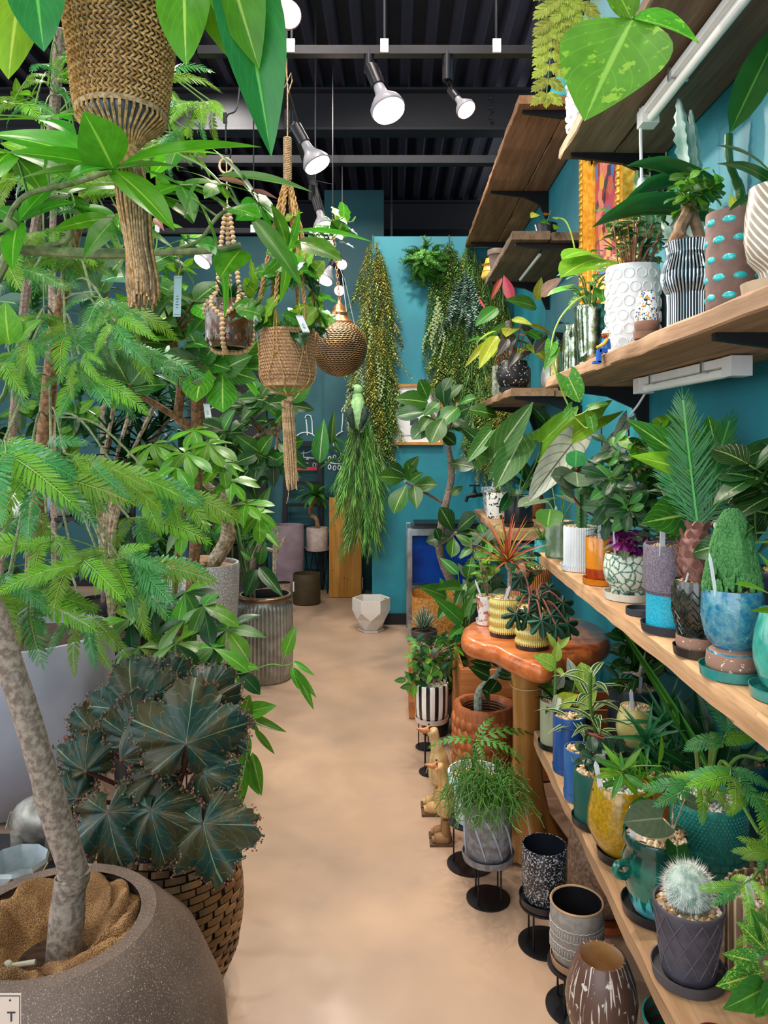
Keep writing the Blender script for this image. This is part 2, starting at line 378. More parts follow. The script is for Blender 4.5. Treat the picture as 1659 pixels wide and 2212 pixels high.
def lamp(px, py, d, aim, s, label, warm=False, power=30, stem=None, body=True):
    """reflector bulb: the face centre is at the pixel; aim is its direction"""
    c = P(px, py, d); aim = V(aim).normalized(); t = thing('track_spotlight', label, 'spotlight', c); rot = aim.to_track_quat('-Z', 'Y').to_matrix()
    g = s/2
    MB().lathe([(.30*g, 2.05*g), (.34*g, 1.5*g), (.42*g, 1.15*g), (.75*g, .75*g), (.97*g, .35*g), (1.0*g, .12*g), (.94*g, .04*g)], 28, fn=lambda a, z, i: 1+(.03*math.cos(a*20) if i in (3, 4) else 0), rot=rot).build('bulb', bulbm, t)
    MB().lathe([(.94*g, .05*g), (.90*g, -.08*g), (.6*g, -.2*g), (.02, -.25*g)], 28, rot=rot).build('bulb_face', glowp if warm else glow, t)
    if body:
        MB().lathe([(.40*g, 1.9*g), (.42*g, 3.3*g), (.28*g, 3.45*g)], 20, rot=rot).build('lamp_holder', trackm, t)
        top = rot@V((0, 0, 3.4*g)); st = V(stem)-c if stem else top+V((0, 0, .16))
        j = V((st.x, st.y, max(top.z+.012, st.z-.11)))
        MB().tube([top, top+V((0, 0, .01)), j], .008, 8).build('swivel_arm', trackm, t)
        MB().tube([j, V((st.x, st.y, st.z-.008))], .019, 14).build('track_adapter', trackm, t)
    spot(c+aim*.03, c+aim*2, power, (1, .8, .68) if warm else (1, .93, .82), r=.012); return t
lamp(840, 240, 2.62, (.35, -.35, -1), .125, 'largest lit reflector bulb, hanging from the front track over the aisle', stem=P(797, 108, 2.75))
lamp(1008, 238, 2.72, (.5, -.45, -.9), .075, 'small pink-glowing bulb at the right end of the front track', True, stem=P(966, 110, 2.75))
lamp(622, 30, 2.3, (.35, -1, -.25), .088, 'pinkish round bulb facing the camera at the top edge', True, 30, stem=(-.40, 2.62, ZT-.05))
lamp(686, 357, 3.0, (.55, -.1, -1), .115, 'white reflector bulb under the receding track beside the rope hanger', stem=(-.435, 3.1, ZT-.05))
lamp(436, 566, 4.7, (-.6, -.5, -1), .12, 'lit bulb seen left of the beaded plant hanger', stem=(-1.12, 4.9, 2.88))
lamp(700, 605, 4.9, (-.45, -.4, -1), .12, 'lit bulb tilted left just above the woven globe lamp', stem=(-.435, 4.95, 2.90))
lamp(739, 572, 5.4, (0, -1, -.3), .075, 'upper of the two pink glowing bulbs above the globe lamp', True, 20, stem=(-.40, 5.5, 2.90))
lamp(733, 628, 5.9, (0, -1, -.3), .085, 'lower of the two pink glowing bulbs above the globe lamp', True, 20, stem=(-.43, 6.0, 2.90))
lamp(700, 492, 3.9, (.3, -.3, -1), .11, 'lit bulb on the receding track, half hidden by vine leaves', stem=(-.435, 4.0, ZT-.05))
for x, y, z in ((-1.9, 1.6, 4.28), (-1.6, 3.6, 4.28), (.2, .6, 4.28), (-1.5, -.3, 4.28), (.3, 4.3, 4.28), (-1.3, 6.5, 4.28), (.35, 1.6, 4.28)):  # spots without fixtures, added at ceiling height to light the room evenly
    spot((x, y, z), (x+.15, y+.3, 0), (62 if x < -1 else 85) if y > 1 else 32, (1, .92, .80), 2.4, .06)
for p_, a_, w_ in (((.15, 4.1, 4.28), (.35, 6.1, 1.9), 110), ((-.55, 4.4, 4.28), (-.1, 6.1, 1.6), 95), ((-1.4, 5.5, 4.28), (-1.2, 7.7, 1.2), 120), ((-.2, 2.2, 4.28), (.6, 3.9, 1.4), 110), ((-2.4, 3.0, 4.28), (-1.6, 3.6, 1.2), 60), ((-.6, .4, 4.28), (-1.1, 2.6, 1.3), 80)):  # more spots without fixtures, added to brighten back wall, shelves and left foliage
    spot(p_, a_, w_, (1, .95, .86), 1.9, .08)

# ================================================================ shelves on the right wall
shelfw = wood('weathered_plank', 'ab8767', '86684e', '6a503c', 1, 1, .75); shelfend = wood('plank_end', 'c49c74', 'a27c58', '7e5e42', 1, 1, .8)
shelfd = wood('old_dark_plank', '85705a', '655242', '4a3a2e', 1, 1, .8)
def plank(x0, x1, y0, y1, zt, th, parent, m, seed=0, rough=.004):
    rr = random.Random(seed); N = max(2, int((y1-y0)/.08)); vs = []; ring = 8
    for i in range(N+1):
        y = y0+(y1-y0)*i/N; j = [rr.uniform(-rough, rough) for _ in range(6)]; b = .004
        sec = [(x0+j[0], -th+b), (x0+b+j[1], -th), (x1-b, -th), (x1, -th+b), (x1, -b), (x1-b, 0), (x0+b*1.5+j[3], 0), (x0+j[2], -b*1.5)]
        vs += [V((sx, y+(rr.uniform(-rough, rough) if i in (0, N) else 0), zt+sz)) for sx, sz in sec]
    fs = [(i*ring+k, (i+1)*ring+k, (i+1)*ring+(k+1) % ring, i*ring+(k+1) % ring) for i in range(N) for k in range(ring)]
    fs += [tuple(range(ring)), tuple(N*ring+k for k in range(ring))[::-1]]
    m_ = MB(); m_.add([v-parent.location for v in vs], fs); return m_.build('plank', m, parent, smooth=True, ang=30)
def bracket(parent, y, z, x0, x1=WX, m=None):
    q = parent.location; b = MB(); h = .085
    vs = []
    for yy in (y-.009, y+.009):
        vs += [V((x0, yy, z)), V((x0, yy, z-.014)), V((x1-.16, yy, z-.04)), V((x1-.06, yy, z-h)), V((x1-.022, yy, z-h-.09)), V((x1, yy, z-h-.09)), V((x1, yy, z))]
    b.add([v-q for v in vs], [(0, 1, 2, 3, 4, 5, 6), (13, 12, 11, 10, 9, 8, 7)]+[(i, 7+i, 7+(i+1) % 7, (i+1) % 7) for i in range(7)])
    return b.build('bracket', blackm, parent, smooth=False)
def shelf(x0, y0, y1, zt, th, label, m, br=(), split=.5, seed=1, x1=WX-.005, name='wall_shelf'):
    t = thing(name, label, 'shelf', ((x0+x1)/2, (y0+y1)/2, zt-th)); xs = x0+(x1-x0)*split
    plank(x0, xs-.0025, y0, y1, zt, th, t, m, seed); plank(xs+.0025, x1, y0+.01, y1-.006, zt-.002, th, t, m, seed+9)
    for y in br: bracket(t, y, zt-th-.001, x0+.03)
    return t
ZU, ZW, ZL = 1.766, 1.04, .48
shelf(.62, .9, 3.0, ZU, .042, 'long plank shelf at eye level holding ceramic pots, right wall', shelfw, (1.5, 2.9), .5, 3)
shelf(.62, .7, 3.13, ZW, .05, 'long waist-high plank shelf running from the right foreground', shelfend, (1.2, 3.0), .45, 5)
shelf(.50, .6, 2.63, ZL, .05, 'low wide plank shelf near the floor, right foreground', shelfend, (1.0, 2.4), .45, 7)
shelf(.62, 3.89, 5.25, ZU+.026, .042, 'small plank shelf with the black speckled pot, beside the hanging greenery', shelfw, (3.95, 5.1), .62, 11)
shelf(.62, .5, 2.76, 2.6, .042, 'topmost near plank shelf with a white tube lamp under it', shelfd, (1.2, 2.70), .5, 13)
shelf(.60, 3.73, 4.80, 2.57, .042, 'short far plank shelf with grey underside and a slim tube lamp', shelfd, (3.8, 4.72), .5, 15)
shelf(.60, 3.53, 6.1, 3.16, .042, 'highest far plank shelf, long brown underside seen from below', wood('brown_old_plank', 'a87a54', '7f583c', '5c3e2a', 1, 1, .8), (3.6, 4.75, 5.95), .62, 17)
shelf(.575, 3.9, 5.2, ZW, .05, 'short far waist-high plank shelf under the terrazzo pot', shelfend, (4.0, 5.1), .5, 19)
for y, z0, z1 in ((2.9, .3, 2.5), (1.5, .9, 1.75), (3.92, .8, 1.7)):
    slab_ = MB().box((WX-.008, y, (z0+z1)/2), (.016, .03, z1-z0)).build('shelf_upright', blackm)
    tag(slab_, {2.9: 'black slotted steel upright on the right wall at the end of the eye-level shelf', 1.5: 'black slotted steel upright between waist and eye-level shelves in the foreground', 3.92: 'black slotted steel upright below the small far shelf'}[y], 'shelf upright')
# tube lamps under the shelves
tubeglass = plain('frosted_tube', 'f2f2ee', .25, amt=.03); silver = plain('brushed_silver', 'c8c8c8', .25, .9, amt=.1)
def tubelamp(a, b, label, r=.012, on_=False, cable=None):
    a = V(a); b = V(b); t = thing('tube_lamp', label, 'lamp', a); L = b-a; u = L.normalized()
    if r > .01: MB().beam(u*.02, L-u*.02, .045, .022).build('housing', whitepl, t)
    MB().tube([u*.03+V((0, 0, -r-.012)), L-u*.03+V((0, 0, -r-.012))], r, 14).build('glass_tube', tubeglass if not on_ else MC['lit_tube'], t)
    if r > .01:
        for q in (V((0, 0, 0)), L): m = MB(); m.box(q+V((0, 0, -.014)), (.052, .055, .05)); m.build('end_cap', whitepl, t)
        for f in (.22, .8): MB().box(L*f+V((0, 0, .0)), (.056, .014, .034)).build('clip', silver, t)
    return t
emit('lit_tube', 'fff6ea', 5)
tubelamp((.80, 1.1, 2.534), (.80, 2.32, 2.534), 'white tube lamp fixed under the topmost near shelf, cable dropping from its end', .013)
tubelamp((.86, 1.85, 1.706), (.84, 2.48, 1.706), 'white tube lamp clipped under the eye-level shelf', .013)
tubelamp((.78, 3.9, 2.522), (.78, 4.55, 2.522), 'slim white tube lamp under the short far shelf', .009)
c = MB(); q = P(1384, 240, 2.34); c.tube(bez([P(1384, 234, 2.34), P(1384, 300, 2.34), P(1386, 380, 2.34), P(1386, 440, 2.34)]), .005, 8)
t = thing('power_cable', 'white power cable with inline plug hanging from the upper tube lamp', 'cable', P(1384, 240, 2.34))
c2 = MB(); c2.v = [tuple(V(v)-t.location) for v in c.v]; c2.f = c.f; c2.mi = c.mi; c2.build('cord', whitepl, t)
MB().lathe([(.008, 0), (.012, -.01), (.012, -.05), (.010, -.052), (.013, -.06), (.013, -.12), (.007, -.13)], 14, P(1386, 385, 2.34)-t.location).build('plug', whitepl, t)
m = MB(); m.tube(bez([P(1396, 846, 2.5), P(1380, 872, 2.55), P(1350, 920, 2.62), P(1345, 1000, 2.7), P(1355, 1180, 2.72)]), .004, 6)
tag(m.build('power_cable', whitepl), 'thin white cable dropping behind the plants below the eye-level shelf', 'cable')
# ================================================================ pots
PR = {
 'cyl': [(.90, 0), (.97, .02), (1, .06), (1, .5), (1, .97), (.985, 1)],
 'taper': [(.68, 0), (.74, .02), (.80, .25), (.88, .55), (.96, .9), (1, .98), (.985, 1)],
 'rimmed': [(.66, 0), (.70, .02), (.78, .4), (.86, .74), (.87, .76), (1, .78), (1, .98), (.98, 1)],
 'bowl': [(.35, 0), (.45, .02), (.72, .14), (.93, .36), (1, .6), (.97, .85), (.90, 1)],
 'belly': [(.50, 0), (.55, .01), (.85, .16), (1, .36), (.97, .55), (.84, .8), (.76, .97), (.75, 1)],
 'round': [(.42, 0), (.50, .01), (.80, .15), (.97, .38), (1, .52), (.93, .75), (.80, .93), (.78, 1)],
 'cup': [(.72, 0), (.84, .03), (.94, .14), (.99, .4), (1, .75), (1, .97), (.98, 1)],
 'tall': [(.62, 0), (.66, .01), (.78, .25), (.88, .5), (.95, .75), (1, .97), (.985, 1)],
 'barrel': [(.80, 0), (.85, .01), (.93, .2), (.98, .45), (.98, .7), (.94, .9), (.90, 1)],
 'drip': [(.70, 0), (.78, .02), (.95, .2), (1, .42), (.93, .66), (.78, .86), (.68, .98), (.66, 1)],
 'globe': [(.55, 0), (.62, .01), (.9, .2), (1, .42), (.97, .62), (.82, .84), (.62, .97), (.57, 1)],
}
soilm = plain('dark_soil', '2a1d14', .95, 0, '4a3322', 60, .5)
blkcer = plain('black_ceramic', '1c1d22', .3, amt=.2); 
def gravelmat(name, cols):
    if name in MC: return MC[name]
    n = NT(name); r = n.n('NewGeometry').outputs['Random Per Island']; cr = n.n('ValToRGB'); n.l(r, cr.inputs[0]); cr.color_ramp.interpolation = 'CONSTANT'
    e = cr.color_ramp.elements; e[0].color = lin(cols[0]); e[0].position = 0; e[1].color = lin(cols[-1]); e[1].position = 1-1/len(cols)
    for i, c in enumerate(cols[1:-1]): q = e.new((i+1)/len(cols)); q.color = lin(c)
    n.col(cr.outputs[0]); MC[name] = n.set(.7); return n.m
grav = gravelmat('tan_gravel', ['d8b98c', 'c99f6c', 'eadcc4', 'a8845c', 'e6cda4', 'b7a694'])
gravw = gravelmat('white_gravel', ['e6e4de', 'cfccc4', 'f2f0ea', 'a5a29b', 'dcd6cc']); gravg = gravelmat('grey_gravel', ['8d9a8c', 'c2bfae', '6d7468', 'dcd5c2', 'a3906f'])
GM = {}
def gravel(root, z, r, mat=None, n=90, s=.0075, c=(0, 0)):
    """pebbles: too many and too small to count, one stuff object (mesh shared at unit radius is not possible, so cached by size)"""
    mat = mat or grav; k = (round(r, 3), mat.name, n, s)
    if k not in GM:
        rr = random.Random(int(r*1e4)+n); b = MB(); b.lathe([(r, -.012), (r, -.002), (.001, .0)], 20)
        for i in range(n):
            a = rr.uniform(0, 2*PI); q = r*math.sqrt(rr.random())*.97; e = s*rr.uniform(.6, 1.25); p = V((math.cos(a)*q, math.sin(a)*q, rr.uniform(0, .4)*s))
            vs = [p+V(v)*e for v in ((rr.uniform(.7, 1.1), 0, .1), (0, rr.uniform(.7, 1.1), 0), (-rr.uniform(.7, 1.1), 0, 0), (0, -rr.uniform(.6, 1), .1), (.1, 0, .75), (0, 0, -.7))]
            b.add(vs, [(0, 1, 4), (1, 2, 4), (2, 3, 4), (3, 0, 4), (1, 0, 5), (2, 1, 5), (3, 2, 5), (0, 3, 5)])
        GM[k] = b.mesh('gravel', mat, False)
    return link('gravel', GM[k], None, root, (c[0], c[1], z), 'stuff')
POTS = []
def pot(label, loc, r, h, prof, mat, fill='g', saucer=None, fn=None, segs=40, t=None, cat='potted plant', name='potted_plant', inner=None, rings=None, foot=0, zsub=1, sr=1.12, fillm=None, fd=.06, group=None):
    """a pot standing at loc; parts: pot, optional saucer, filling. returns root, with .top (world filling level)"""
    root = thing(name, label, cat, loc, 0, group); z0 = 0
    if saucer:
        sh = .016+r*.10; q = r*sr
        MB().lathe([(q*.80, 0), (q*.95, .002), (q, sh), (q*.97, sh), (q*.93, .009), (.002, .008)], 36).build('saucer', saucer, root); z0 = .009
    p = PR[prof] if isinstance(prof, str) else prof
    if zsub > 1:
        pp = []
        for a, b in zip(p, p[1:]): pp += [(a[0]+(b[0]-a[0])*k/zsub, a[1]+(b[1]-a[1])*k/zsub) for k in range(zsub)]
        p = pp+[p[-1]]
    t = t or max(.004, r*.06); pts = [(.001, 0)]+[(a*r, b*h) for a, b in p]; rt = p[-1][0]*r
    lvl = h*(1-fd) if fill else h*.12; pin = []
    inn = [(a*r-t, b*h) for a, b in p if b*h > lvl and b < .999]
    pts2 = pts+[(rt-t, h)]+inn[::-1]; rin = (inn[0][0] if inn else rt-t); pts2 += [(rin, lvl-.004), (.001, lvl-.006)]
    no = len(pts)
    b = MB(); b.lathe(pts2, segs, (0, 0, z0), fn=(lambda a, z, i: fn(a, z/h) if 1 <= i < no else 1) if fn else None, cap=False)
    if inner:
        b.mi = [1 if k//segs >= no else 0 for k in range(len(b.f))]
    b.build('pot', [mat, inner] if inner else mat, root)
    top = V(loc)+V((0, 0, z0+lvl))
    if fill == 'g': gravel(root, z0+lvl, rin*.97, fillm, n=int(min(200, 40+r*1400)))
    elif fill == 's': MB().lathe([(rin*.97, -.004), (rin*.97, 0), (.001, .004)], 20, (0, 0, z0+lvl)).build('soil', fillm or soilm, root)
    root['top'] = 0; del root['top']; POTS.append((label, root)); TOP[root.name] = (top, rin); return root
TOP = {}
def top(r): return TOP[r.name][0].copy()
labelm = plain('label_plastic', 'e9ecf6', .4, amt=.03); inkm = plain('label_ink', '333340', .6)
def marker(root, p, lean=(.15, 0, 1), L=.07, w=.011):
    d = V(lean).normalized(); s = V((1, .25, 0)).normalized(); b = MB(); p = V(p)-root.location; n = s.cross(d).normalized()*.0006
    vs = [p-s*w/2, p+s*w/2, p+s*w/2+d*L*.85, p+d*L, p-s*w/2+d*L*.85]; b.add([v+n for v in vs]+[v-n for v in vs], [(0, 1, 2, 3, 4), (9, 8, 7, 6, 5)]+[(i, i+5, (i+1) % 5+5, (i+1) % 5) for i in range(5)])
    o = b.build('plant_marker', labelm, root, smooth=False)
    m = MB()
    for k in range(4):
        q = p+d*L*(.45+.09*k)-n*2; q2 = d*L*.03; m.add([q-s*w*.2-q2, q+s*w*.2-q2, q+s*w*.2+q2, q-s*w*.2+q2], [(0, 1, 2, 3)])
    mm = m.build('marker_writing', inkm, o, smooth=False); return o
# ================================================================ plant builders
stemg = plain('green_stem', '5f8a35', .5, amt=.3); stemr = plain('red_stem', '8a3a34', .5, amt=.3); barkm = plain('tan_bark', '9a7a5c', .85, 0, '6e553f', 40, .6)
barkg = plain('grey_bark', '9a8b7c', .9, 0, '6e6054', 90, .7, bump=.8, detail=6); barkp = plain('pale_bark', 'b8a98c', .85, 0, '7a6a52', 50, .5); barko = plain('orange_bark', '96704e', .85, 0, '64482f', 60, .5)
def stems(root, lines, m, name='stem', n=6):
    b = MB(); q = root.location
    for pts, r in lines: b.tube([V(p)-q for p in pts], r, n)
    return b.build(name, m, root)
def clump(root, n, mesh, L, H_, spread=.5, m=None, rr=None, r0=.01, base=None, sr=.0025, lo=.4, droop=.0, jit=.3, face=None):
    """leaves on petioles rising from the filling"""
    rr = rr or random.Random(len(root.name)+n); p = base or top(root); ls = []
    for i in range(n):
        a = i*2.4+rr.uniform(-.4, .4); f = (i+.5)/n; out = spread*(.15+.85*f**.7)*rr.uniform(.8, 1.15); h = H_*(1-(1-lo)*f)*rr.uniform(.85, 1.15)
        d = V((math.cos(a), math.sin(a), 0)); t = p+d*out+V((0, 0, h)); s = p+d*r0
        c = bez([s, s*.45+t*.55+V((0, 0, h*.22)), t], 5); ls.append((c, sr)); me = mesh[i % len(mesh)] if isinstance(mesh, list) else mesh
        dd = d*1+V((0, 0, .25-droop-.5*f))+V((rr.uniform(-jit, jit), rr.uniform(-jit, jit), rr.uniform(-jit, jit)*.5))
        up = V((0, -.35, 1)) if face is None else V(face); put(root, me, t, dd, up, L*rr.uniform(.75, 1.15))
    if m: stems(root, ls, m)
def rosette(root, p, n, mesh, L, e0=1.35, e1=.1, rr=None, ax=None, lj=.12, tw=.0, name='leaf', r0=.0):
    rr = rr or random.Random(n+int(L*1000)); p = V(p)
    for i in range(n):
        f = i/(n-1) if n > 1 else 0; a = i*2.39996+rr.uniform(-.15, .15); e = e0+(e1-e0)*f+rr.uniform(-.08, .08); h = V((math.cos(a), math.sin(a), 0))
        d = h*math.cos(e)+V((0, 0, math.sin(e))); up = V((0, 0, 1))*math.cos(e)-h*math.sin(e)
        if ax is not None: q = V((0, 0, 1)).rotation_difference(V(ax)); d = q@d; up = q@up; h = q@h
        me = mesh[i % len(mesh)] if isinstance(mesh, list) else mesh
        put(root, me, p+h*r0, d, up, L*(.75+.25*math.sin(PI*(.25+.75*f)))*(1+rr.uniform(-lj, lj)), roll=rr.uniform(-tw, tw), name=name)
def whorl(root, p, ax, n, mesh, L, el=.25, rr=R, jit=.25, dr=0):
    ax = V(ax).normalized(); x, y = perp(ax); a0 = rr.uniform(0, 6)
    for i in range(n):
        a = a0+2*PI*i/n+rr.uniform(-jit, jit)*.5; d = (x*math.cos(a)+y*math.sin(a))*math.cos(el)+ax*math.sin(el)+V((0, 0, rr.uniform(-jit, jit)-dr)); up = ax
        put(root, mesh[i % len(mesh)] if isinstance(mesh, list) else mesh, p, d, up, L*rr.uniform(.75, 1.12))
def crown(root, pts, mesh, L, per=7, rr=None, stem=None, origin=None, sr=.004, el=.3, spread=.03, dr=.1, step=True):
    """leaf clusters at the given world points, with twigs from the nearest of the origin points"""
    rr = rr or random.Random(len(pts)); ls = []
    for p in pts:
        p = V(p)
        if origin:
            o = min(origin, key=lambda q: (V(q)-p).length); o = V(o); mid = o*.5+p*.5+V((rr.uniform(-1, 1), rr.uniform(-1, 1), .6))*(p-o).length*.12
            ls.append((bez([o, mid, p], 4), [sr*1.5, sr*1.4, sr*1.3, sr*1.2, sr*1.1, sr, sr, sr*.9, sr*.8])); ax = (p-mid)
        else: ax = rdir(rr, .2, 1.3)
        ax = ax.normalized()+V((0, -.2, .5))
        for k in range(per):
            f = k/per; b = p-ax.normalized()*spread*2*f; a = k*2.4+rr.uniform(-.3, .3); x, y = perp(ax.normalized())
            d = (x*math.cos(a)+y*math.sin(a))*math.cos(el)+ax.normalized()*(math.sin(el)+.5*(1-f))+V((0, 0, -dr+rr.uniform(-.2, .2)))
            put(root, mesh[k % len(mesh)] if isinstance(mesh, list) else mesh, b+d.normalized()*.004, d, ax+V((0, -.5, .3)), L*rr.uniform(.65, 1.1))
    if ls and stem: stems(root, ls, stem, 'twigs', 5)
def cloud(c, s, n, rr, shell=.3):
    """n points in an ellipsoid"""
    out = []
    while len(out) < n:
        v = V((rr.uniform(-1, 1), rr.uniform(-1, 1), rr.uniform(-1, 1)))
        if shell < v.length <= 1: out.append(V(c)+V((v.x*s[0], v.y*s[1], v.z*s[2])))
    return out
def pxcloud(x0, y0, x1, y1, d0, d1, n, rr, mask=None):
    out = []
    while len(out) < n:
        x, y = rr.uniform(x0, x1), rr.uniform(y0, y1)
        if mask and not mask(x, y): continue
        out.append(P(x, y, rr.uniform(d0, d1)))
    return out
def strands(root, p, n, L, out, m, r=.0016, rr=None, rise=.06, seg=8, name='strand', fork=False, r0=.03, jt=.008):
    rr = rr or random.Random(n)
    for k in range(0, n, 4):
        b = MB(); q = root.location
        for j in range(4):
            a = rr.uniform(0, 2*PI); d = V((math.cos(a), math.sin(a), 0)); s = p+d*r0*rr.random(); o = out*rr.uniform(.35, 1); l = L*rr.uniform(.4, 1); h = rise*rr.uniform(.3, 1.3)
            pts = [s]
            for i in range(1, seg+1):
                t = i/seg; pts.append(s+d*o*t**.8+V((0, 0, h*math.sin(PI*min(1, t*1.2))*1.2-l*max(0, t-.35)**1.5))+V((rr.uniform(-1, 1), rr.uniform(-1, 1), rr.uniform(-1, 1)))*jt)
            b.tube([v-q for v in pts], r, 4, False)
            if fork:
                for i in (4, 6): e = pts[i]+(pts[i]-pts[i-1])*.7+V((rr.uniform(-1, 1), rr.uniform(-1, 1), rr.uniform(-1, 1)))*.03; b.tube([pts[i]-q, (pts[i]*.5+e*.5)+V((0, 0, .006))-q, e-q], r*.8, 4, False)
        b.build(name, m, root)
# leaf palettes
G = leafmat
L_ficus = G('ficus_leaf', '2f6b1c', '9cc25a', 7, .5, spec=.5); L_rub = G('dark_ficus_leaf', '1f4d1e', '8fb060', 8, .45, rough=.3)
L_lime = G('lime_leaf', '7cb02a', 'b0d25a', 7, .35, tr=.4); L_sch = G('schefflera_leaf', '5c9c2c', 'a0c862', 6, .22, rough=.3, tr=.35)
L_dark = G('dark_leaf', '17431c', '3f7a35', 7, .3, rough=.3); L_mid = G('mid_leaf', '3d7a28', '7aae4a', 6, .3); L_bright = G('bright_leaf', '68a824', 'a4d052', 6, .4, tr=.4)
L_silk = G('silk_tree_leaf', '74ac2c', 'a4cc50', 1, 0, tr=.4, rough=.4, var=.45); L_silkd = G('silk_tree_leaf_dark', '46904a', '6eb05a', 1, 0, rough=.28, var=.4, tr=.3)
L_beg = G('begonia_leaf', '1d3a30', '748a6a', 4, .45, c2='39371f', vthr=.48, vscale=3, rough=.42, tr=.12, slope=.6, mid=.022, var=.3, vw=.05)
L_white = G('white_vein_leaf', '4a8a3c', 'dcebc0', 8, .55, vw=.05); L_var = G('variegated_leaf', '4d8f3a', 'b8d690', 5, .2, c2='dfe9bf', vthr=.55, vscale=14)
L_stripe = G('striped_leaf', '2a5a30', 'd8dfa8', 1, 0, edge='d6dca0', mid=.08); L_red = G('red_leaf', 'c8283a', 'e06a60', 8, .3, tr=.3); L_pinkl = G('pink_leaf', 'd8a78a', 'e6c8b0', 8, .3)
L_yel = G('yellow_leaf', 'b5c234', 'e0e88a', 8, .5, tr=.4); L_grey = G('grey_green_leaf', '5e7458', '8b9c78', 6, .4, rough=.6); L_pur = G('purple_leaf', '7a1f6e', 'c058a8', 5, .4)
L_purd = G('dark_purple_leaf', '3a3a38', '706a5c', 7, .35); L_blu = G('blue_green_leaf', '3c7a5c', '6ea684', 3, .1, edge='4c8a6a'); L_aloe = G('aloe_leaf', '2a6a3c', '2f7040', 20, .0, c2='9ccfa0', vthr=.66, vscale=60)
L_agave = G('agave_leaf', '3a5c40', '4b7052', 1, 0, edge='f0f4e6', tr=.05); L_silv = G('silver_begonia_leaf', 'a9b0a0', '4c5a44', 6, .8, rough=.4, vw=.14); L_orange = G('orange_red_leaf', 'b5523a', 'd8a050', 1, 0, edge='8a2c30')
L_cyc = G('cycad_leaf', '1f6a30', '3f9a40', 1, 0, tr=.15); L_vine = G('vine_leaf', '4f9a34', 'b0d880', 5, .3, c2='a9cf7c', vthr=.6, vscale=10); L_bird = G('strap_leaf', '1f5a22', '4a8a3a', 1, 0, rough=.28, tr=.15)
def M(kind, mat, W=.45, bend=.5, fold=.15, **k): return leafmesh(kind, mat, W, bend, fold, **k)
# ================================================================ ceramics and plants on the right
def S(px, py, z, r): q = on(px, py, z); return (q.x, q.y+r, z)
def U(px, X, z=ZU): return (X, F*X/(px-CX), z)
rb = lambda k, a_=.04: (lambda a, z: 1+a_*math.cos(a*k))
white_gl = plain('white_glaze', 'eef0f2', .18, amt=.05, coat=.3); cream = plain('cream_glaze', 'd9c8ae', .35, amt=.15, coat=.2)
def stripem(name, c1, c2, k, tilt=0, rough=.3, coat=.3, duty=.5):
    """vertical (or slanted) stripes round a pot, from the angle round its axis"""
    if name in MC: return MC[name]
    n = NT(name); s = n.n('SeparateXYZ'); n.l(n.coord(), s.inputs[0]); a = n.math('ARCTAN2', s.outputs[1], s.outputs[0])
    v = n.math('ADD', n.math('MULTIPLY', a, k/(2*PI)), n.math('MULTIPLY', s.outputs[2], tilt)); f = n.math('PINGPONG', v, .5)
    n.col(n.mix(n.ramp(f, duty*.5-.02, duty*.5+.02), lin(c1), lin(c2))); MC[name] = n.set(rough, 0, .5, coat); return n.m
# ---- eye-level shelf
r = pot('cream pot with slanting white grooves, cropped by the right edge of the eye-level shelf', U(1690, .70), .062, .185, [(.62, 0), (.62, .17), (.66, .19), (.92, .30), (1.02, .5), (1, .72), (.90, .93), (.88, 1)], stripem('slant', 'e6dfd2', '9c8f7e', 26, 55, duty=.35), 's', plain('beige_clay', 'bfa68a', .6), segs=104, zsub=2)
p = top(r); rosette(r, p, 7, M('strap', L_bird, .22, .9), .16, 1.4, .6)
r = pot('mauve-brown pot dotted with turquoise glazed ovals, on the eye-level shelf', U(1585, .70), .054, .205, 'cyl', plain('mauve_clay', '7d6158', .7, 0, '6d544c', 40, .3, bump=.15), 's', None)
dot = plain('turquoise_glaze', '2fc0c4', .12, coat=.6, amt=.2); drim = plain('pale_dot_rim', 'b8d8c8', .3)
dotm = MB().ball((0, 0, 0), (.0055, .0135, .0085), 14, 8).mesh('glazed_dot', dot)
for k in range(5):
    for j in range(8):
        a = j*PI/4+(.39 if k % 2 else 0)+.2; h = .03+k*.038
        o = link('glazed_dot', dotm, None, r, (math.cos(a)*.0512, math.sin(a)*.0512, h)); o.rotation_euler = (0, 0, a)
p = top(r); stems(r, [(bez([p+V((.0, 0, 0)), P(1600, 420, 1.60), P(1576, 350, 1.58), P(1574, 290, 1.58)]), [.011]*6+[.010]*12+[.008]*19)], L_bird, 'stem', 8)
put(r, M('ovate', L_bird, .26, .15, .4, nu=9), P(1576, 288, 1.58), P(1668, 95, 1.62)-P(1576, 288, 1.58), (-.2, -1, .3), .36, .85)
put(r, M('ovate', L_bird, .3, .5, .3), p, (.5, -.1, .8), (-1, 0, 0), .10); put(r, M('ovate', L_yel, .3, .5, .3), p, (.2, .3, .8), (0, -1, 0), .09)
r = pot('chrome and black finely ribbed vase pot with bulging collar holding a fat-rooted fig', (.738, 1.845, ZU), .062, .225,
        [(.80, 0), (.84, .03), (.82, .1), (.81, .3), (.83, .42), (.97, .50), (1.06, .58), (1.05, .66), (.96, .74), (.86, .82), (.82, .88), (.86, .94), (.90, .99), (.88, 1)],
        stripem('chrome_ribs', 'c4d0d8', '0e0f16', 46, 0, .12, .6), 's', blkcer, fn=rb(46, .03), segs=276, zsub=3, sr=.98)
for l_ in MC['chrome_ribs'].node_tree.nodes:
    if l_.type == 'BSDF_PRINCIPLED': l_.inputs['Metallic'].default_value = .6
p = top(r); b = p+V((0, 0, .11))
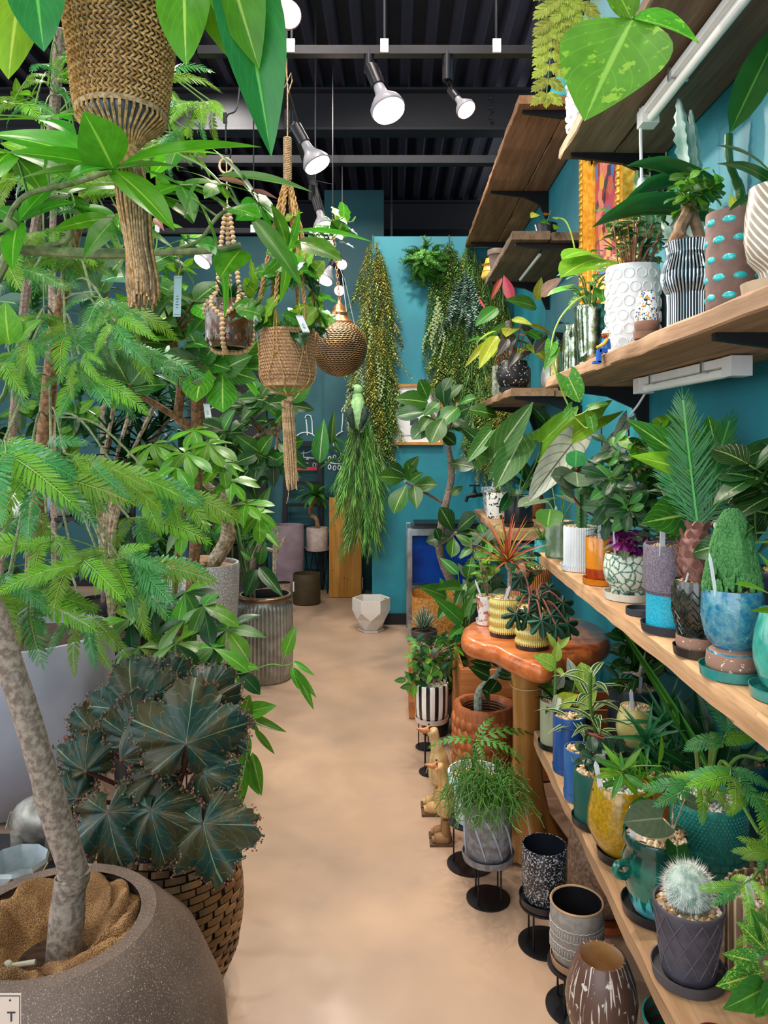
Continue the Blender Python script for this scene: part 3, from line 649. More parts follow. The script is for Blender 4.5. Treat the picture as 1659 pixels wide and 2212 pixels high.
stems(r, [(bez([p+V((.0, -.03, -.0)), p+V((-.035, -.03, .03)), p+V((.0, 0, .09)), b]), [.012]*6+[.016]*12+[.02]*7), (bez([p+V((.03, -.01, 0)), p+V((.02, 0, .05)), b]), .014), (bez([p+V((-.05, .0, 0)), p+V((-.02, 0, .06)), b]), .011)], barkm, 'root', 8)
crown(r, cloud(b+V((.01, -.01, .055)), (.07, .06, .05), 13, random.Random(4)), [M('round', L_mid, .8, .5, .25), M('obovate', L_bright, .75, .6, .2)], .042, 6, random.Random(2), stemg, [b], .002)
r = pot('tiny white pot with multicoloured terrazzo chips above an unglazed brown base', (.652, 1.90, ZU), .030, .115, 'drip', speckle('confetti', 'e9eef2', ['c0392b', '2e5aa8', '2a8a50', 'd89a20', '222222'], 110, .60, .3), 's', plain('brown_clay', '8a6552', .8))
MB().lathe([(.0226, .0085), (.0262, .012), (.0305, .035), (.0312, .045), (.0306, .046)], 32, cap=False).build('base_band', MC['brown_clay'], r)
r = pot('large glossy white pot with rows of raised rings, on the eye-level shelf', U(1367, .735), .080, .262, 'cup', white_gl, 's', white_gl, segs=48)
ring = MB().lathe([(.0130, 0), (.0150, .0028), (.0172, 0)], 18, cap=False).mesh('raised_ring', white_gl)
for k in range(6):
    for j in range(14):
        a = (j+.5*(k % 2))*2*PI/14; o = link('raised_ring', ring, None, r, (math.cos(a)*.0797, math.sin(a)*.0797, .035+k*.041)); o.rotation_euler = (0, PI/2, a); 
p = top(r); rr = random.Random(9); ls = []
for i in range(34):
    a = rr.uniform(0, 6.28); d = V((math.cos(a), math.sin(a), 0)); s = p+d*rr.uniform(0, .05); e = s+d*rr.uniform(.02, .09)+V((0, 0, rr.uniform(.06, .19))); ls.append(([s, s*.5+e*.5+V((0, 0, .02)), e], .0022))
    for _ in range(3): put(r, M('lance', [L_dark, L_stripe, L_var][i % 3], .42, .5), e+V((0, 0, -.02*_)), V((rr.uniform(-1, 1), rr.uniform(-1, 1), rr.uniform(-.1, .5))), (0, 0, 1), .065*rr.uniform(.7, 1.2))
stems(r, ls, plain('red_brown_stem', 'a8704c', .5, amt=.4))
r = pot('tall black nursery pot behind the white ring pot, with long arching strap leaves', U(1440, .88), .075, .22, 'tall', blkcer, 's', None)
for a, b, wd in (((1540, 440, 2.1), (1352, 358, 2.05), .24), ((1520, 410, 2.1), (1345, 440, 2.05), .09), ((1525, 480, 2.05), (1278, 492, 1.98), .11), ((1480, 470, 2.1), (1600, 520, 2.0), .3), ((1440, 500, 2.2), (1490, 420, 2.3), .2)):
    putpx(r, M('strap', L_bird, 1, .6, .35, nu=12), a, b, (0, -.5, 1), wd)
# pale succulent columns
cactm = plain('ghost_cactus', 'b9d2c4', .6, 0, '6f9a88', 12, .5)
def column(root, a, b, r0, n=4, m=cactm, teeth=26, bend=0):
    a = V(a)-root.location; b = V(b)-root.location; pts = bez([a, (a+b)/2+V((bend, 0, 0)), b], teeth//2); rr = random.Random(3)
    bb = MB(); vs = []; N = len(pts); k = n*4; x = y = None
    for i, p in enumerate(pts):
        u = i/(N-1); d = (pts[min(i+1, N-1)]-pts[max(i-1, 0)]).normalized(); x, y = perp(d); q = r0*(1-.75*max(0, u-.85)/.15)*(.75+.35*(i % 2))
        for j in range(k): t = 2*PI*j/k; w_ = (1 if j % 4 == 0 else .5 if j % 4 == 2 else .62); vs.append(p+(x*math.cos(t)+y*math.sin(t))*(q*w_ if j % 4 == 0 else r0*w_*(1-.7*max(0, u-.88)/.12)))
    bb.add(vs, [(i*k+j, i*k+(j+1) % k, (i+1)*k+(j+1) % k, (i+1)*k+j) for i in range(N-1) for j in range(k)]+[tuple(range(k))[::-1], tuple((N-1)*k+j for j in range(k))])
    return bb.build('cactus_column', m, root, ang=80)
r = pot('pale ghost-green toothed cactus rising behind the strap leaves on the eye-level shelf', (.925, 2.13, ZU), .055, .13, 'taper', plain('grey_pot', '9a9a98', .6), 'g')
column(r, P(1512, 640, 2.16), P(1466, 214, 2.17), .027, 4, teeth=34); column(r, P(1530, 640, 2.16), P(1492, 238, 2.17), .019, 4, teeth=30); column(r, P(1515, 650, 2.16), P(1440, 430, 2.2), .022); column(r, P(1520, 640, 2.1), P(1430, 480, 2.2), .018)
r = pot('small thorny green cactus with tiny leaves beside the hanging white cable', (.90, 2.72, ZU), .06, .15, 'taper', blkcer, 'g')
for a, b in (((1408, 520), (1400, 320)), ((1395, 540), (1385, 380)), ((1420, 540), (1440, 300)), ((1375, 560), (1378, 360))):
    column(r, P(*a, 2.7), P(*b, 2.7), .016, 4, plain('thorn_cactus', '4f7a48', .6, 0, '8fae7a', 30), 22)
    for k in range(7): t = k/7; c = P(*a, 2.7)*(1-t)+P(*b, 2.7)*t; put(r, M('ovate', L_mid, .4), c, V((R.uniform(-1, 1), -.6, .4)), (0, 0, 1), .035)
mirror = plain('mercury_glass', 'd6dcd2', .08, 1, '8f9a86', 22, .4)
n = NT('mercury_mottled'); f = n.noise(n.coord(), 26, 4, .7); n.col(n.mix(n.ramp(f, .4, .6), lin('c9d2c6'), lin('6d7a58'))); n.l(n.ramp(f, .5, .7, .05, .3), n.b.inputs['Roughness']); n.b.inputs['Metallic'].default_value = .95; n.bump(f, .15, .003); mercury = n.m
r = pot('mirror-silver tapered cup overflowing with pothos, on the eye-level shelf', U(1277, .71), .062, .215, 'taper', mercury, 's', mercury, sr=.8)
p = top(r); clump(r, 16, [M('heart', L_vine, .75, .5, lobe=.5), M('heart', L_var, .7, .6, lobe=.5), M('ovate', L_var, .45)], .085, .13, .10, stemg, random.Random(5))
putpx(r, M('heart', L_bright, .62, .5, .1, lobe=.4), (1305, 560, 2.6), (1210, 600, 2.45), (0, -.6, 1))
putpx(r, M('heart', L_bright, .62, .5, .1, lobe=.4), (1275, 545, 2.6), (1213, 560, 2.5), (0, -.6, 1))
vine = bez([p, P(1262, 640, 2.45), P(1215, 680, 2.42), P(1192, 740, 2.4), P(1200, 800, 2.38), P(1216, 850, 2.38), P(1240, 900, 2.38)], 6); vine = [v+V((0, 0, 0)) for v in vine]
b = MB(); b.tube([v-r.location for v in vine], .003, 6); b.build('vine', plain('vine_stem', '9cc24a', .5), r)
for a, t, wd in (((1196, 758, 2.38), (1175, 800, 2.3), .3), ((1228, 815, 2.36), (1252, 870, 2.36), .85), ((1192, 742, 2.4), (1182, 775, 2.34), .5), ((1236, 880, 2.37), (1215, 905, 2.35), .6)):
    putpx(r, M('heart', L_vine, 1, .3, .15, lobe=.5), a, t, (0, -1, .3), wd)
b = MB(); vv = bez([P(1240, 900, 2.38), P(1260, 892, 2.37), P(1276, 880, 2.37)], 6); b.tube([v-r.location for v in vv], .0022, 5); b.build('vine', MC['vine_stem'], r)
b = MB(); vv = bez([P(1240, 900, 2.38), P(1268, 925, 2.36), P(1275, 900, 2.37)], 6); b.tube([v-r.location for v in vv], .0022, 5); b.build('vine', MC['vine_stem'], r)
putpx(r, M('heart', L_vine, 1, .3, .1, lobe=.4), (1276, 880, 2.37), (1316, 872, 2.35), (0, -1, .8), .5); putpx(r, M('heart', L_vine, 1, .3, .1, lobe=.4), (1276, 900, 2.37), (1282, 935, 2.35), (0, -1, .2), .7)
r = pot('stout mercury-glass vase standing behind the silver cup', (.70, 2.86, ZU), .045, .19, [(.85, 0), (.95, .02), (1, .1), (.92, .8), (.80, .92), (.82, 1)], mercury, None, cat='vase', name='glass_vase')
r = pot('small gold-flecked glass tumbler at the far end of the eye-level shelf', (.65, 2.955, ZU), .022, .10, 'cyl', plain('gold_glass', 'c9b878', .12, .8, '7a7a58', 30, .5), None, cat='glass', name='glass_tumbler')
# little seated plastic toy worker on the shelf edge
t = thing('toy_figurine', 'tiny toy worker in blue overalls and white helmet sitting on the shelf edge', 'toy', (.628, 2.18, ZU)); k = 1.15
for nm, c, fn_ in (('legs', '1c62c8', lambda m: (m.box((-.008*k, -.006*k, .006*k), (.02*k, .008*k, .010*k)), m.box((-.008*k, .006*k, .006*k), (.02*k, .008*k, .010*k)), m.box((-.018*k, -.006*k, -.008*k), (.009*k, .008*k, .034*k)), m.box((-.018*k, .006*k, -.008*k), (.009*k, .008*k, .034*k)), m.box((-.024*k, 0, -.024*k), (.018*k, .02*k, .006*k)))),
    ('torso', '2a70d4', lambda m: m.lathe([(.012*k, .010*k), (.013*k, .014*k), (.010*k, .036*k), (.004*k, .038*k)], 12)), ('arms', 'e8b82a', lambda m: (m.tube([(0, -.012*k, .034*k), (-.010*k, -.016*k, .022*k), (-.02*k, -.012*k, .016*k)], .004*k), m.tube([(0, .012*k, .034*k), (-.008*k, .016*k, .022*k), (-.02*k, .012*k, .016*k)], .004*k))),
    ('head', 'ecc02e', lambda m: m.ball((0, 0, .046*k), (.008*k, .008*k, .009*k), 12, 8)), ('hair', 'b02a2a', lambda m: m.ball((-.003*k, 0, .044*k), (.0085*k, .009*k, .006*k), 12, 8)), ('helmet', 'eeeeee', lambda m: m.lathe([(.013*k, .050*k), (.010*k, .052*k), (.009*k, .058*k), (.003*k, .062*k)], 14))):
    m = MB(); fn_(m); m.build(nm, plain('toy_'+nm, c, .3, amt=.05), t)
# ---- small far shelf
zf = ZU+.026
r = pot('round black pot with white speckles on the small far shelf', (.685, 4.2, zf), .098, .165, 'round', speckle('black_speckle', '1d1b1f', ['d8d8d4'], 75, .63, .45), 's', blkcer, sr=.85)
p = top(r); stems(r, [(bez([p, p+V((-.01, 0, .12)), p+V((-.03, 0, .24))]), [.022]*6+[.018]*7)], barkg, 'trunk', 8)
clump(r, 12, [M('lance', L_yel, .5, .6), M('heart', L_mid, .6, .6, lobe=.3), M('heart', L_yel, .6, .7, lobe=.4), M('ovate', L_purd, .5, .7)], .18, .26, .16, stemr, random.Random(8), lo=.2, droop=.3)
putpx(r, M('lance', L_red, .38, .1), (1108, 655, 4.0), (1088, 594, 4.05), (-.3, -1, 0)); putpx(r, M('lance', L_red, .12, .1), (1050, 670, 4.0), (1032, 640, 4.05), (-.3, -1, 0))
for a, b, mt, wd in (((1075, 725, 4.0), (1034, 798, 3.9), L_yel, .36), ((1060, 735, 4.0), (1003, 795, 3.95), L_yel, .2), ((1160, 665, 4.0), (1090, 648, 3.9), L_mid, .42), ((1168, 640, 4.0), (1215, 600, 3.9), L_pinkl, .5), ((1075, 665, 4.0), (1026, 705, 3.95), L_mid, .5), ((1105, 690, 4.0), (1150, 702, 3.9), L_yel, .3), ((1160, 650, 4.05), (1170, 598, 4), L_yel, .45), ((1098, 732, 3.95), (1075, 770, 3.9), L_purd, .45), ((1118, 762, 3.95), (1098, 796, 3.88), L_purd, .4), ((1180, 735, 4.0), (1155, 765, 3.9), L_purd, .5), ((1085, 600, 4.1), (1060, 650, 4.1), L_orange, .25)):
    putpx(r, leafmesh('ovate', mt, 1, .4, .12), a, b, (-.2, -1, .4), wd)
r = pot('rough grey-green stone pot at the near left of the small far shelf', (.672, 4.62, zf), .05, .19, 'cyl', plain('stone_tex', 'a3aa98', .9, 0, '6f776a', 50, .5, bump=.8), 's', fn=rb(26, .02), segs=78)
clump(r, 9, [M('heart', L_mid, .7, .5, lobe=.4), M('arrow', L_dark, .6, .5, lobe=.4)], .13, .26, .12, stemr, random.Random(18))
r = pot('white bubbly-textured pot tucked behind the black speckled pot', (.80, 4.55, zf), .05, .17, 'cup', plain('bubbly_white', 'dedcd6', .6, bump=.9, sc_=120), 's')
clump(r, 8, [M('ovate', L_pinkl, .5, .5), M('ovate', L_yel, .55, .6)], .13, .26, .12, stemg, random.Random(28))
r = pot('white sculptural vase lying at the right end of the small far shelf', (.90, 4.2, zf), .06, .14, 'round', white_gl, 's')
clump(r, 14, [M('ovate', L_purd, .55, .6), M('lance', L_purd, .5, .6), M('ovate', L_yel, .6, .5)], .12, .24, .14, plain('maroon_stem', '3e1a22', .5), random.Random(38))
# ---- items on the two high far shelves
r = pot('grey-brown stepped pot at the front of the short far high shelf', (.665, 4.68, 2.57), .065, .15, 'rimmed', plain('taupe_clay', '6d5a50', .7), 's', None)
r2 = thing('wall_planter', 'yellow scallop-edged planter peeking out beside the grey-brown pot', 'planter', (.64, 4.83-.07, 2.57)); 
for k in range(3): MB().lathe([(.03+.012*k, .14-.045*k), (.036+.012*k, .11-.045*k), (.055, .10-.045*k), (.05, .095-.045*k)], 20, (0, .09, 0)).build('scallop', plain('yellow_glaze', 'd9a93c', .3), r2)
r = pot('orange-leaved vine in a low pot on the short far high shelf', (.80, 3.86, 2.57), .06, .07, 'taper', blkcer, 's')
for i in range(7): a = (1160+i*9, 462+(i*17) % 30, 3.75); putpx(r, leafmesh('ovate', [L_yel, L_bright, G('orange_leaf', 'd87a2a', 'e8b050', 6, .3), L_mid][i % 4], .6, .5), a, (a[0]+R.uniform(-22, 22), a[1]+R.uniform(-8, 22), 3.7), (0, -1, .6))
b = MB(); b.tube([v-r.location for v in bez([P(1195, 470, 3.8), P(1222, 478, 3.55), P(1240, 530, 3.45), P(1246, 590, 3.4)], 8)], .004, 6); b.build('vine', MC['vine_stem'], r)
stems(r, [(bez([top(r), P(1190, 455, 3.8)]), .003), (bez([top(r), P(1165, 465, 3.76)]), .003)], stemg)
shm = plain('shell_white', 'ece2e4', .3, amt=.1, coat=.3)
b = MB(); b.lathe([(.03, 0), (.045, .02), (.055, .08), (.058, .13), (.05, .18), (.03, .215), (.004, .225)], 30, fn=lambda a, z, i: 1+.14*math.cos(a*9+i*2)*(1 if 0 < i < 5 else 0)); t = thing('shell_ornament', 'white knobbly shell-textured ornament standing on the topmost near shelf', 'ornament', (.685, 2.66, 2.6)); b.build('body', shm, t)
for k in range(5):
    for j in range(10): a = j*PI/5+k*.3; MB().ball((math.cos(a)*.052, math.sin(a)*.052, .035+k*.036), .013, 8, 6).build('knob', shm, t)
# gilt framed painting leaning on the right wall
gold = plain('gilt', 'd99a25', .35, .55, 'f2c050', 40, .4, bump=.6); goldp = plain('gilt_smooth', 'e8b040', .3, .6)
t = thing('framed_painting', 'ornate gilt frame with a red and blue abstract painting on the right wall', 'painting', (WX-.03, 3.31, 2.54)); h2, l2 = .36, .27
n = NT('abstract_painting'); co = n.coord(); vo = n.n('TexVoronoi'); vo.inputs['Scale'].default_value = 16; n.l(co, vo.inputs[0]); cr = n.n('ValToRGB'); cr.color_ramp.interpolation = 'CONSTANT'; sx = n.n('SeparateColor'); n.l(vo.outputs['Color'], sx.inputs[0]); n.l(sx.outputs[0], cr.inputs[0])
e = cr.color_ramp.elements; e[0].color = lin('8a1f2a'); e[1].color = lin('d8a030'); e[1].position = .88
for pz, c in ((.25, 'b03848'), (.42, '3a2a3a'), (.55, 'c05a40'), (.66, '2f6ab0'), (.78, 'd87a6a')): q = e.new(pz); q.color = lin(c)
n.col(cr.outputs[0]); n.set(.5)
MB().box((-.005, 0, 0), (.012, l2*1.5, h2*1.5)).build('canvas', n.m, t)
for i in range(4):
    m = MB(); hor = i % 2; L = (l2 if hor else h2)*2+.16; s = 1 if i < 2 else -1
    for off, w_, dp in ((.0, .075, .05), (.055, .05, .035), (.095, .04, .022)):
        c = V((-dp/2, 0, s*((h2 if hor else 0)+.04-off)) if hor else (-dp/2, s*(l2+.04-off), 0)); m.box(c, (dp, L-off*2, w_) if hor else (dp, w_, L-off*2))
    m.build('frame_side', gold, t, smooth=False)
for i in range(88):
    per = 2*(2*l2+2*h2); s = i/88*per; 
    if s < 2*l2: c = (-l2+s, h2)
    elif s < 2*l2+2*h2: c = (l2, h2-(s-2*l2))
    elif s < 4*l2+2*h2: c = (l2-(s-2*l2-2*h2), -h2)
    else: c = (-l2, -h2+(s-4*l2-2*h2))
    k = 1.1; MB().ball((-.05, c[0]*k, c[1]*k), (.014, .02, .02), 7, 5).build('carved_boss', goldp, t)
# ---- waist-high shelf, front row
r = pot('green-glazed wavy ribbed pot at the far end of the waist-high shelf', S(1216, 1209, ZW, .058), .058, .15, [(.9, 0), (1, .06), (.94, .2), (1, .32), (.93, .45), (1, .58), (.93, .7), (1, .84), (.97, 1)], plain('moss_glaze', '5f7a5c', .2, 0, '9ab09a', 14, .4, coat=.5), 'g')
clump(r, 8, [M('heart', L_grey, .8, .5, lobe=.5), M('round', L_mid, .8, .3)], .13, .16, .12, stemg, random.Random(58)); marker(r, top(r)+V((-.03, -.03, 0)))
r = pot('white ribbed pot with blue wave lines and matching saucer, on the waist-high shelf', S(1268, 1238, ZW, .068), .066, .15, 'cyl', stripem('whiteblue', 'eef2f4', '9fb4c4', 70, 0, .3, .3, .7), 'g', stripem('whiteblue', 'eef2f4', '9fb4c4', 70), fn=rb(70, .012), segs=210, sr=1.18)
column(r, top(r)+V((.0, 0, 0)), top(r)+V((0, 0, .19)), .024, 5, plain('crest_cactus', '3f7a3c', .5, 0, '2c5c2c', 30), 30)
for i in range(26): a = R.uniform(0, 6.28); z = R.uniform(.1, .24); c = top(r)+V((math.cos(a)*.03, math.sin(a)*.03, z)); b = MB().ball(c-r.location, (.02, .016, .016), 8, 6); b.build('cactus_lobe', MC['crest_cactus'], r)
marker(r, top(r)+V((.04, -.045, 0)), L=.08)
n = NT('amber_glaze'); s = n.n('SeparateXYZ'); co = n.coord(); n.l(co, s.inputs[0]); wv = n.noise(co, 22, 2); z = n.math('ADD', s.outputs[2], n.math('MULTIPLY', wv, .012))
c = n.mix(n.ramp(z, .055, .062), lin('a03208'), lin('d8861c')); n.col(n.mix(n.ramp(n.noise(co, 90, 3), .5, .7, 0, .35), c, lin('a85a10'))); n.bump(n.noise(co, 70, 3), .2, .002); n.set(.15, 0, .5, .6)
r = pot('amber-orange glazed pot with dark red band and orange saucer', S(1312, 1268, ZW, .058), .054, .145, 'cyl', n.m, 'g', plain('amber_saucer', 'd27c14', .15, coat=.6), sr=1.2)
rosette(r, top(r)+V((0, 0, .03)), 30, M('lance', L_blu, .22, .5), .085, 1.4, .0); rosette(r, top(r)+V((.05, .03, .06)), 30, M('lance', L_blu, .2, .4), .085, 1.4, -.2); stems(r, [([top(r), top(r)+V((0, 0, .04))], .008), ([top(r), top(r)+V((.05, .03, .07))], .008)], stemg)
marker(r, top(r)+V((-.02, -.04, -.01)), (0, 0, 1), .085)
n = NT('crackle'); co = n.coord(); vo = n.n('TexVoronoi', feature='DISTANCE_TO_EDGE'); vo.inputs['Scale'].default_value = 42; vo.inputs['Randomness'].default_value = .9; dn = n.n('VectorMath', operation='ADD'); n.l(co, dn.inputs[0]); nz = n.n('TexNoise'); nz.inputs['Scale'].default_value = 60; vm = n.n('VectorMath', operation='SCALE'); vm.inputs[3].default_value = .012; n.l(nz.outputs['Color'], vm.inputs[0]); n.l(vm.outputs[0], dn.inputs[1]); n.l(dn.outputs[0], vo.inputs[0])
f = n.ramp(vo.outputs[0], .04, .08); n.col(n.mix(f, lin('1f6a5c'), lin('d6ddcc'))); n.bump(f, .6, .004); n.set(.5)
r = pot('footed bowl with white crackle over teal, planted with a purple-leaved plant', S(1372, 1303, ZW, .062), .072, .125, [(.5, .14), (.72, .2), (.93, .38), (1, .58), (.98, .78), (.92, .95), (.9, 1)], n.m, 'g', plain('saucer_white', 'dcd8cc', .4), sr=1.0)
for j in range(5): a = j*2*PI/5+.3; MB().lathe([(.012, 0), (.014, .006), (.011, .03)], 10, (math.cos(a)*.036, math.sin(a)*.036, .009)).build('foot', n.m, r)
clump(r, 22, [lobed(L_pur, 7, .1, .2, cut=.15, seg=6), lobed(L_pur, 9, .12, -.2, cut=.2, seg=4), M('ovate', L_grey, .6, .6)], .06, .07, .05, stemr, random.Random(6), lo=.3); marker(r, top(r)+V((-.045, -.02, 0)), (-.05, 0, 1), .09, .006)
dk = plain('dark_slate', '2c303a', .6)
def saucer(label, loc, rad, m, h=.018):
    t = thing('plant_saucer', label, 'saucer', loc); MB().lathe([(rad*.9, 0), (rad, .002), (rad, h), (rad*.94, h), (rad*.9, .006), (.002, .005)], 40).build('dish', m, t); return t
saucer('empty round dark slate saucer beside the crackle bowl', S(1398, 1335, ZW, .042), .042, dk)
n = NT('two_tone'); s = n.n('SeparateXYZ'); co = n.coord(); n.l(co, s.inputs[0]); f = n.noise(co, 240, 4)
c = n.mix(n.ramp(s.outputs[2], .093, .095), n.mix(n.ramp(f, .4, .6), lin('19aed0'), lin('3cc6e0')), n.mix(n.ramp(f, .4, .6), lin('5f5560'), lin('7d7380'))); n.col(c); n.bump(f, .2, .002); n.set(.5)
r = pot('tall mauve and cyan two-tone cylinder pot on a black saucer', S(1468, 1378, ZW, .062), .062, .205, [(.88, 0), (.90, .02), (.90, .45), (.91, .455), (1, .46), (1, .7), (1, .98), (.98, 1)], n.m, 'g', dk, sr=1.12)
rr = random.Random(77); pts = cloud(top(r)+V((.01, .0, .13)), (.11, .09, .09), 12, rr); crown(r, pts, [M('obovate', L_rub, .5, .3), M('obovate', L_grey, .5, .3)], .06, 7, rr, barkg, [top(r), top(r)+V((.02, 0, .06))], .003); marker(r, top(r)+V((-.035, -.045, -.01)), (.02, 0, 1), .10, .014)
chev = plain('black_glitter_glaze', '1d2019', .15, 0, '3a3a30', 60, .5, coat=.8)
clay = speckle('speckled_terracotta', '9c7563', ['e8dcd2'], 130, .66, .7)
r = pot('black glazed goblet pot with zigzag ridges holding a cycad, dark saucer below', S(1527, 1428, ZW, .046), .048, .155, [(.75, 0), (.9, .04), (.95, .12), (.93, .24), (.62, .30), (.86, .38), (1.05, .52), (1.12, .7), (1.10, .9), (1.05, 1)], chev, 'g', plain('black_sauc', '2a2622', .3, coat=.4), segs=48, zsub=2, sr=1.1)
for k in range(6):
    pp = []; 
    for j in range(33): a = j*2*PI/32; z = .052+k*.017+(.010 if j % 2 else -.004); q = .0485*(1.0 if z > .08 else .86+(z-.05)*4.6)*(1.10 if z > .09 else 1.02); pp.append((math.cos(a)*q, math.sin(a)*q, min(z, .155)))
    MB().tube(pp, .0022, 5).build('zigzag_ridge', chev, r)
MB().lathe([(.0365, .0085), (.0438, .016), (.0462, .026), (.0452, .044), (.031, .054)], 40, cap=False).build('clay_foot', clay, r)
cone = plain('cycad_caudex', '6d4038', .8, 0, 'a3776a', 30, .5, bump=.5); p = top(r)
MB().lathe([(.018, 0), (.036, .02), (.041, .045), (.036, .085), (.022, .12), (.006, .135)], 24, p-r.location, fn=lambda a, z, i: 1+.08*math.cos(a*7+i*2.5)).build('caudex', cone, r)
for k in range(6):
    for j in range(8): a = (j+.5*(k % 2))*PI/4; q = [.036, .041, .040, .036, .028, .018][k]; put(r, M('ovate', cone, .8, -.3, .3, nu=4, nv=1), p+V((math.cos(a)*q*.9, math.sin(a)*q*.9, .015+.02*k)), V((math.cos(a)*.35, math.sin(a)*.35, 1)), V((math.cos(a), math.sin(a), 0)), .03, name='scale')
cyc = pinnate(L_cyc, 58, .27, .25, 42, .045, .5, .05); tp = p+V((0, 0, .125))
put(r, cyc, tp, (-.03, .25, 1), (-.5, -1, 0), .30, 1.25); put(r, cyc, tp, (.35, .15, 1), (-.5, -1, .3), .26, 1.1); put(r, cyc, tp, (.7, -.2, .9), (-.5, -1, .3), .2); put(r, cyc, tp, (-.3, .6, .9), (-.5, -1, .3), .22)
marker(r, p+V((-.04, -.025, -.005)), (.28, 0, 1), .075, .004)
n = NT('blue_mottle'); co = n.coord(); f = n.noise(co, 75, 5, .7); n.col(n.mix(n.ramp(f, .35, .65), lin('1d6f98'), lin('5c98a0'))); n.bump(n.noise(co, 80, 3), .4, .003); n.set(.12, 0, .5, .7)
r = pot('mottled blue goblet pot with raised diamond, holding mounded green conifer', S(1608, 1478, ZW, .05), .055, .165, [(.72, 0), (.86, .04), (.9, .12), (.86, .24), (.60, .30), (.86, .38), (1.02, .54), (1.08, .7), (1.05, .9), (1.0, 1)], n.m, 'g', plain('teal_saucer', '2f8a84', .2, coat=.5), sr=1.15)
MB().lathe([(.0405, .0085), (.0475, .016), (.0500, .026), (.0478, .048), (.0345, .058)], 40, cap=False).build('clay_foot', clay, r)
for j in range(4):
    a0 = -PI/2+j*PI/2
    for sc2 in (1, .55):
        m = MB(); pp = []
        for (da, dz) in ((0, 1), (1, 0), (0, -1), (-1, 0), (0, 1)): a = a0+da*.55*sc2; z = .12+dz*.038*sc2; q = .0585*(1-.9*abs(z-.125)/.12*.3); pp.append((math.cos(a)*q, math.sin(a)*q, z))
        m.tube(pp, .0018, 5); m.build('raised_diamond', n.m, r)
con = plain('conifer_green', '2f6a34', .8, 0, '4f8a45', 260, .5); rr = random.Random(31); p = top(r)
b = MB()
for i in range(900):
    h = rr.random(); q = .040*(1-h)**.5*1.25+.006; a = rr.uniform(0, 6.28); b.ball(p-r.location+V((math.cos(a)*q, math.sin(a)*q*.8, h*.15+.01)), (.004, .004, .009), 5, 4)
b.lathe([(.010, 0), (.034, .02), (.042, .05), (.038, .10), (.018, .15), (.003, .165)], 20, p-r.location, fn=lambda a, z, i: 1+.1*math.cos(a*6+i)); b.build('conifer_foliage', con, r, kind='stuff')
marker(r, p+V((-.045, -.03, -.0)), (-.16, 0, 1), .085, .007)
for a, t in (((1680, 1330, 1.25), (1590, 1258, 1.2)), ((1690, 1290, 1.25), (1640, 1195, 1.25))): pass
r = pot('teal glazed goblet pot cropped by the right edge of the waist-high shelf', S(1730, 1530, ZW, .05), .055, .15, 'round', plain('sea_glaze', '2a8a80', .15, 0, '4fae9a', 20, .4, coat=.6), 'g', plain('teal_saucer', '2f8a84', .2))
for a, t in (((1690, 1300, 1.33), (1585, 1262, 1.25)), ((1700, 1290, 1.33), (1636, 1192, 1.28)), ((1700, 1330, 1.3), (1620, 1320, 1.28))): putpx(r, M('lance', L_bright, .36, .3, nu=9), a, t, (0, -.3, 1))
stems(r, [([top(r), P(1695, 1310, 1.32)], .006)], stemg)
# back row of the waist-high shelf
def back(label, X, y, r_, h, m, **k): return pot(label, (X, y, ZW), r_, h, k.pop('prof', 'taper'), m, k.pop('fill', 'g'), None, **k)
r = back('large-leaved fig in a dark pot at the back of the waist-high shelf', .89, 1.78, .07, .16, plain('dark_blue_pot', '2b3646', .4)); p = top(r); q = P(1540, 1075, 1.74)
stems(r, [(bez([p, p*.5+q*.5+V((-.01, 0, 0)), q]), .006)], stemg)
for a, t, wd in (((1552, 1000, 1.75), (1530, 897, 1.78), .72), ((1560, 1070, 1.74), (1530, 990, 1.74), .5), ((1500, 1010, 1.74), (1352, 905, 1.7), .34), ((1495, 1020, 1.74), (1362, 985, 1.65), .28), ((1590, 1000, 1.75), (1700, 945, 1.75), .36), ((1500, 1110, 1.74), (1385, 1130, 1.65), .6), ((1570, 1090, 1.74), (1655, 1030, 1.75), .4)):
    putpx(r, leafmesh('ovate', L_ficus if wd > .3 else L_lime, 1, .3, .12, nu=9), a, t, (-.2, -1, .3), wd); s_ = P(*a); stems(r, [([q, (q+s_)/2+V((0, 0, .01)), s_], .003)], stemg)
r = back('silver begonia with long puckered leaves behind the green wavy pot', .86, 2.95, .06, .14, plain('clay_p', 'a8683c', .8)); 
for a, t, wd, mt in (((1235, 960, 2.6), (1140, 1085, 2.45), .36, L_silv), ((1355, 905, 2.6), (1322, 960, 2.5), .3, L_silv), ((1330, 950, 2.6), (1285, 1010, 2.5), .3, L_silv), ((1300, 900, 2.75), (1160, 1000, 2.6), .25, L_lime)): putpx(r, leafmesh('heart', mt, 1, .5, .2, lobe=.4, nu=10), a, t, (0, -1, .5), wd); stems(r, [(bez([top(r), P(a[0], a[1]+60, a[2]+.1), P(*a)], 6), .003)], stemr)
r = back('round-leaved fleshy plant beside the silver begonia', .83, 2.72, .06, .14, blkcer); p = top(r)
for a, t, wd, mt in (((1243, 1010, 2.5), (1245, 972, 2.5), 1.2, G('round_leaf', '3f9a48', '7ac070', 5, .3)), ((1245, 1040, 2.48), (1190, 1028, 2.4), .6, L_grey), ((1248, 1042, 2.48), (1290, 1010, 2.45), .6, L_grey), ((1245, 1020, 2.48), (1248, 1052, 2.4), 1.1, L_grey), ((1240, 1060, 2.48), (1205, 1045, 2.4), .7, L_grey)): putpx(r, leafmesh('round', mt, 1, .3, .1, nu=8), a, t, (0, -1, .4), wd)
stems(r, [(bez([p, P(1243, 1080, 2.6), P(1245, 1012, 2.5)], 6), .004)], stemr)
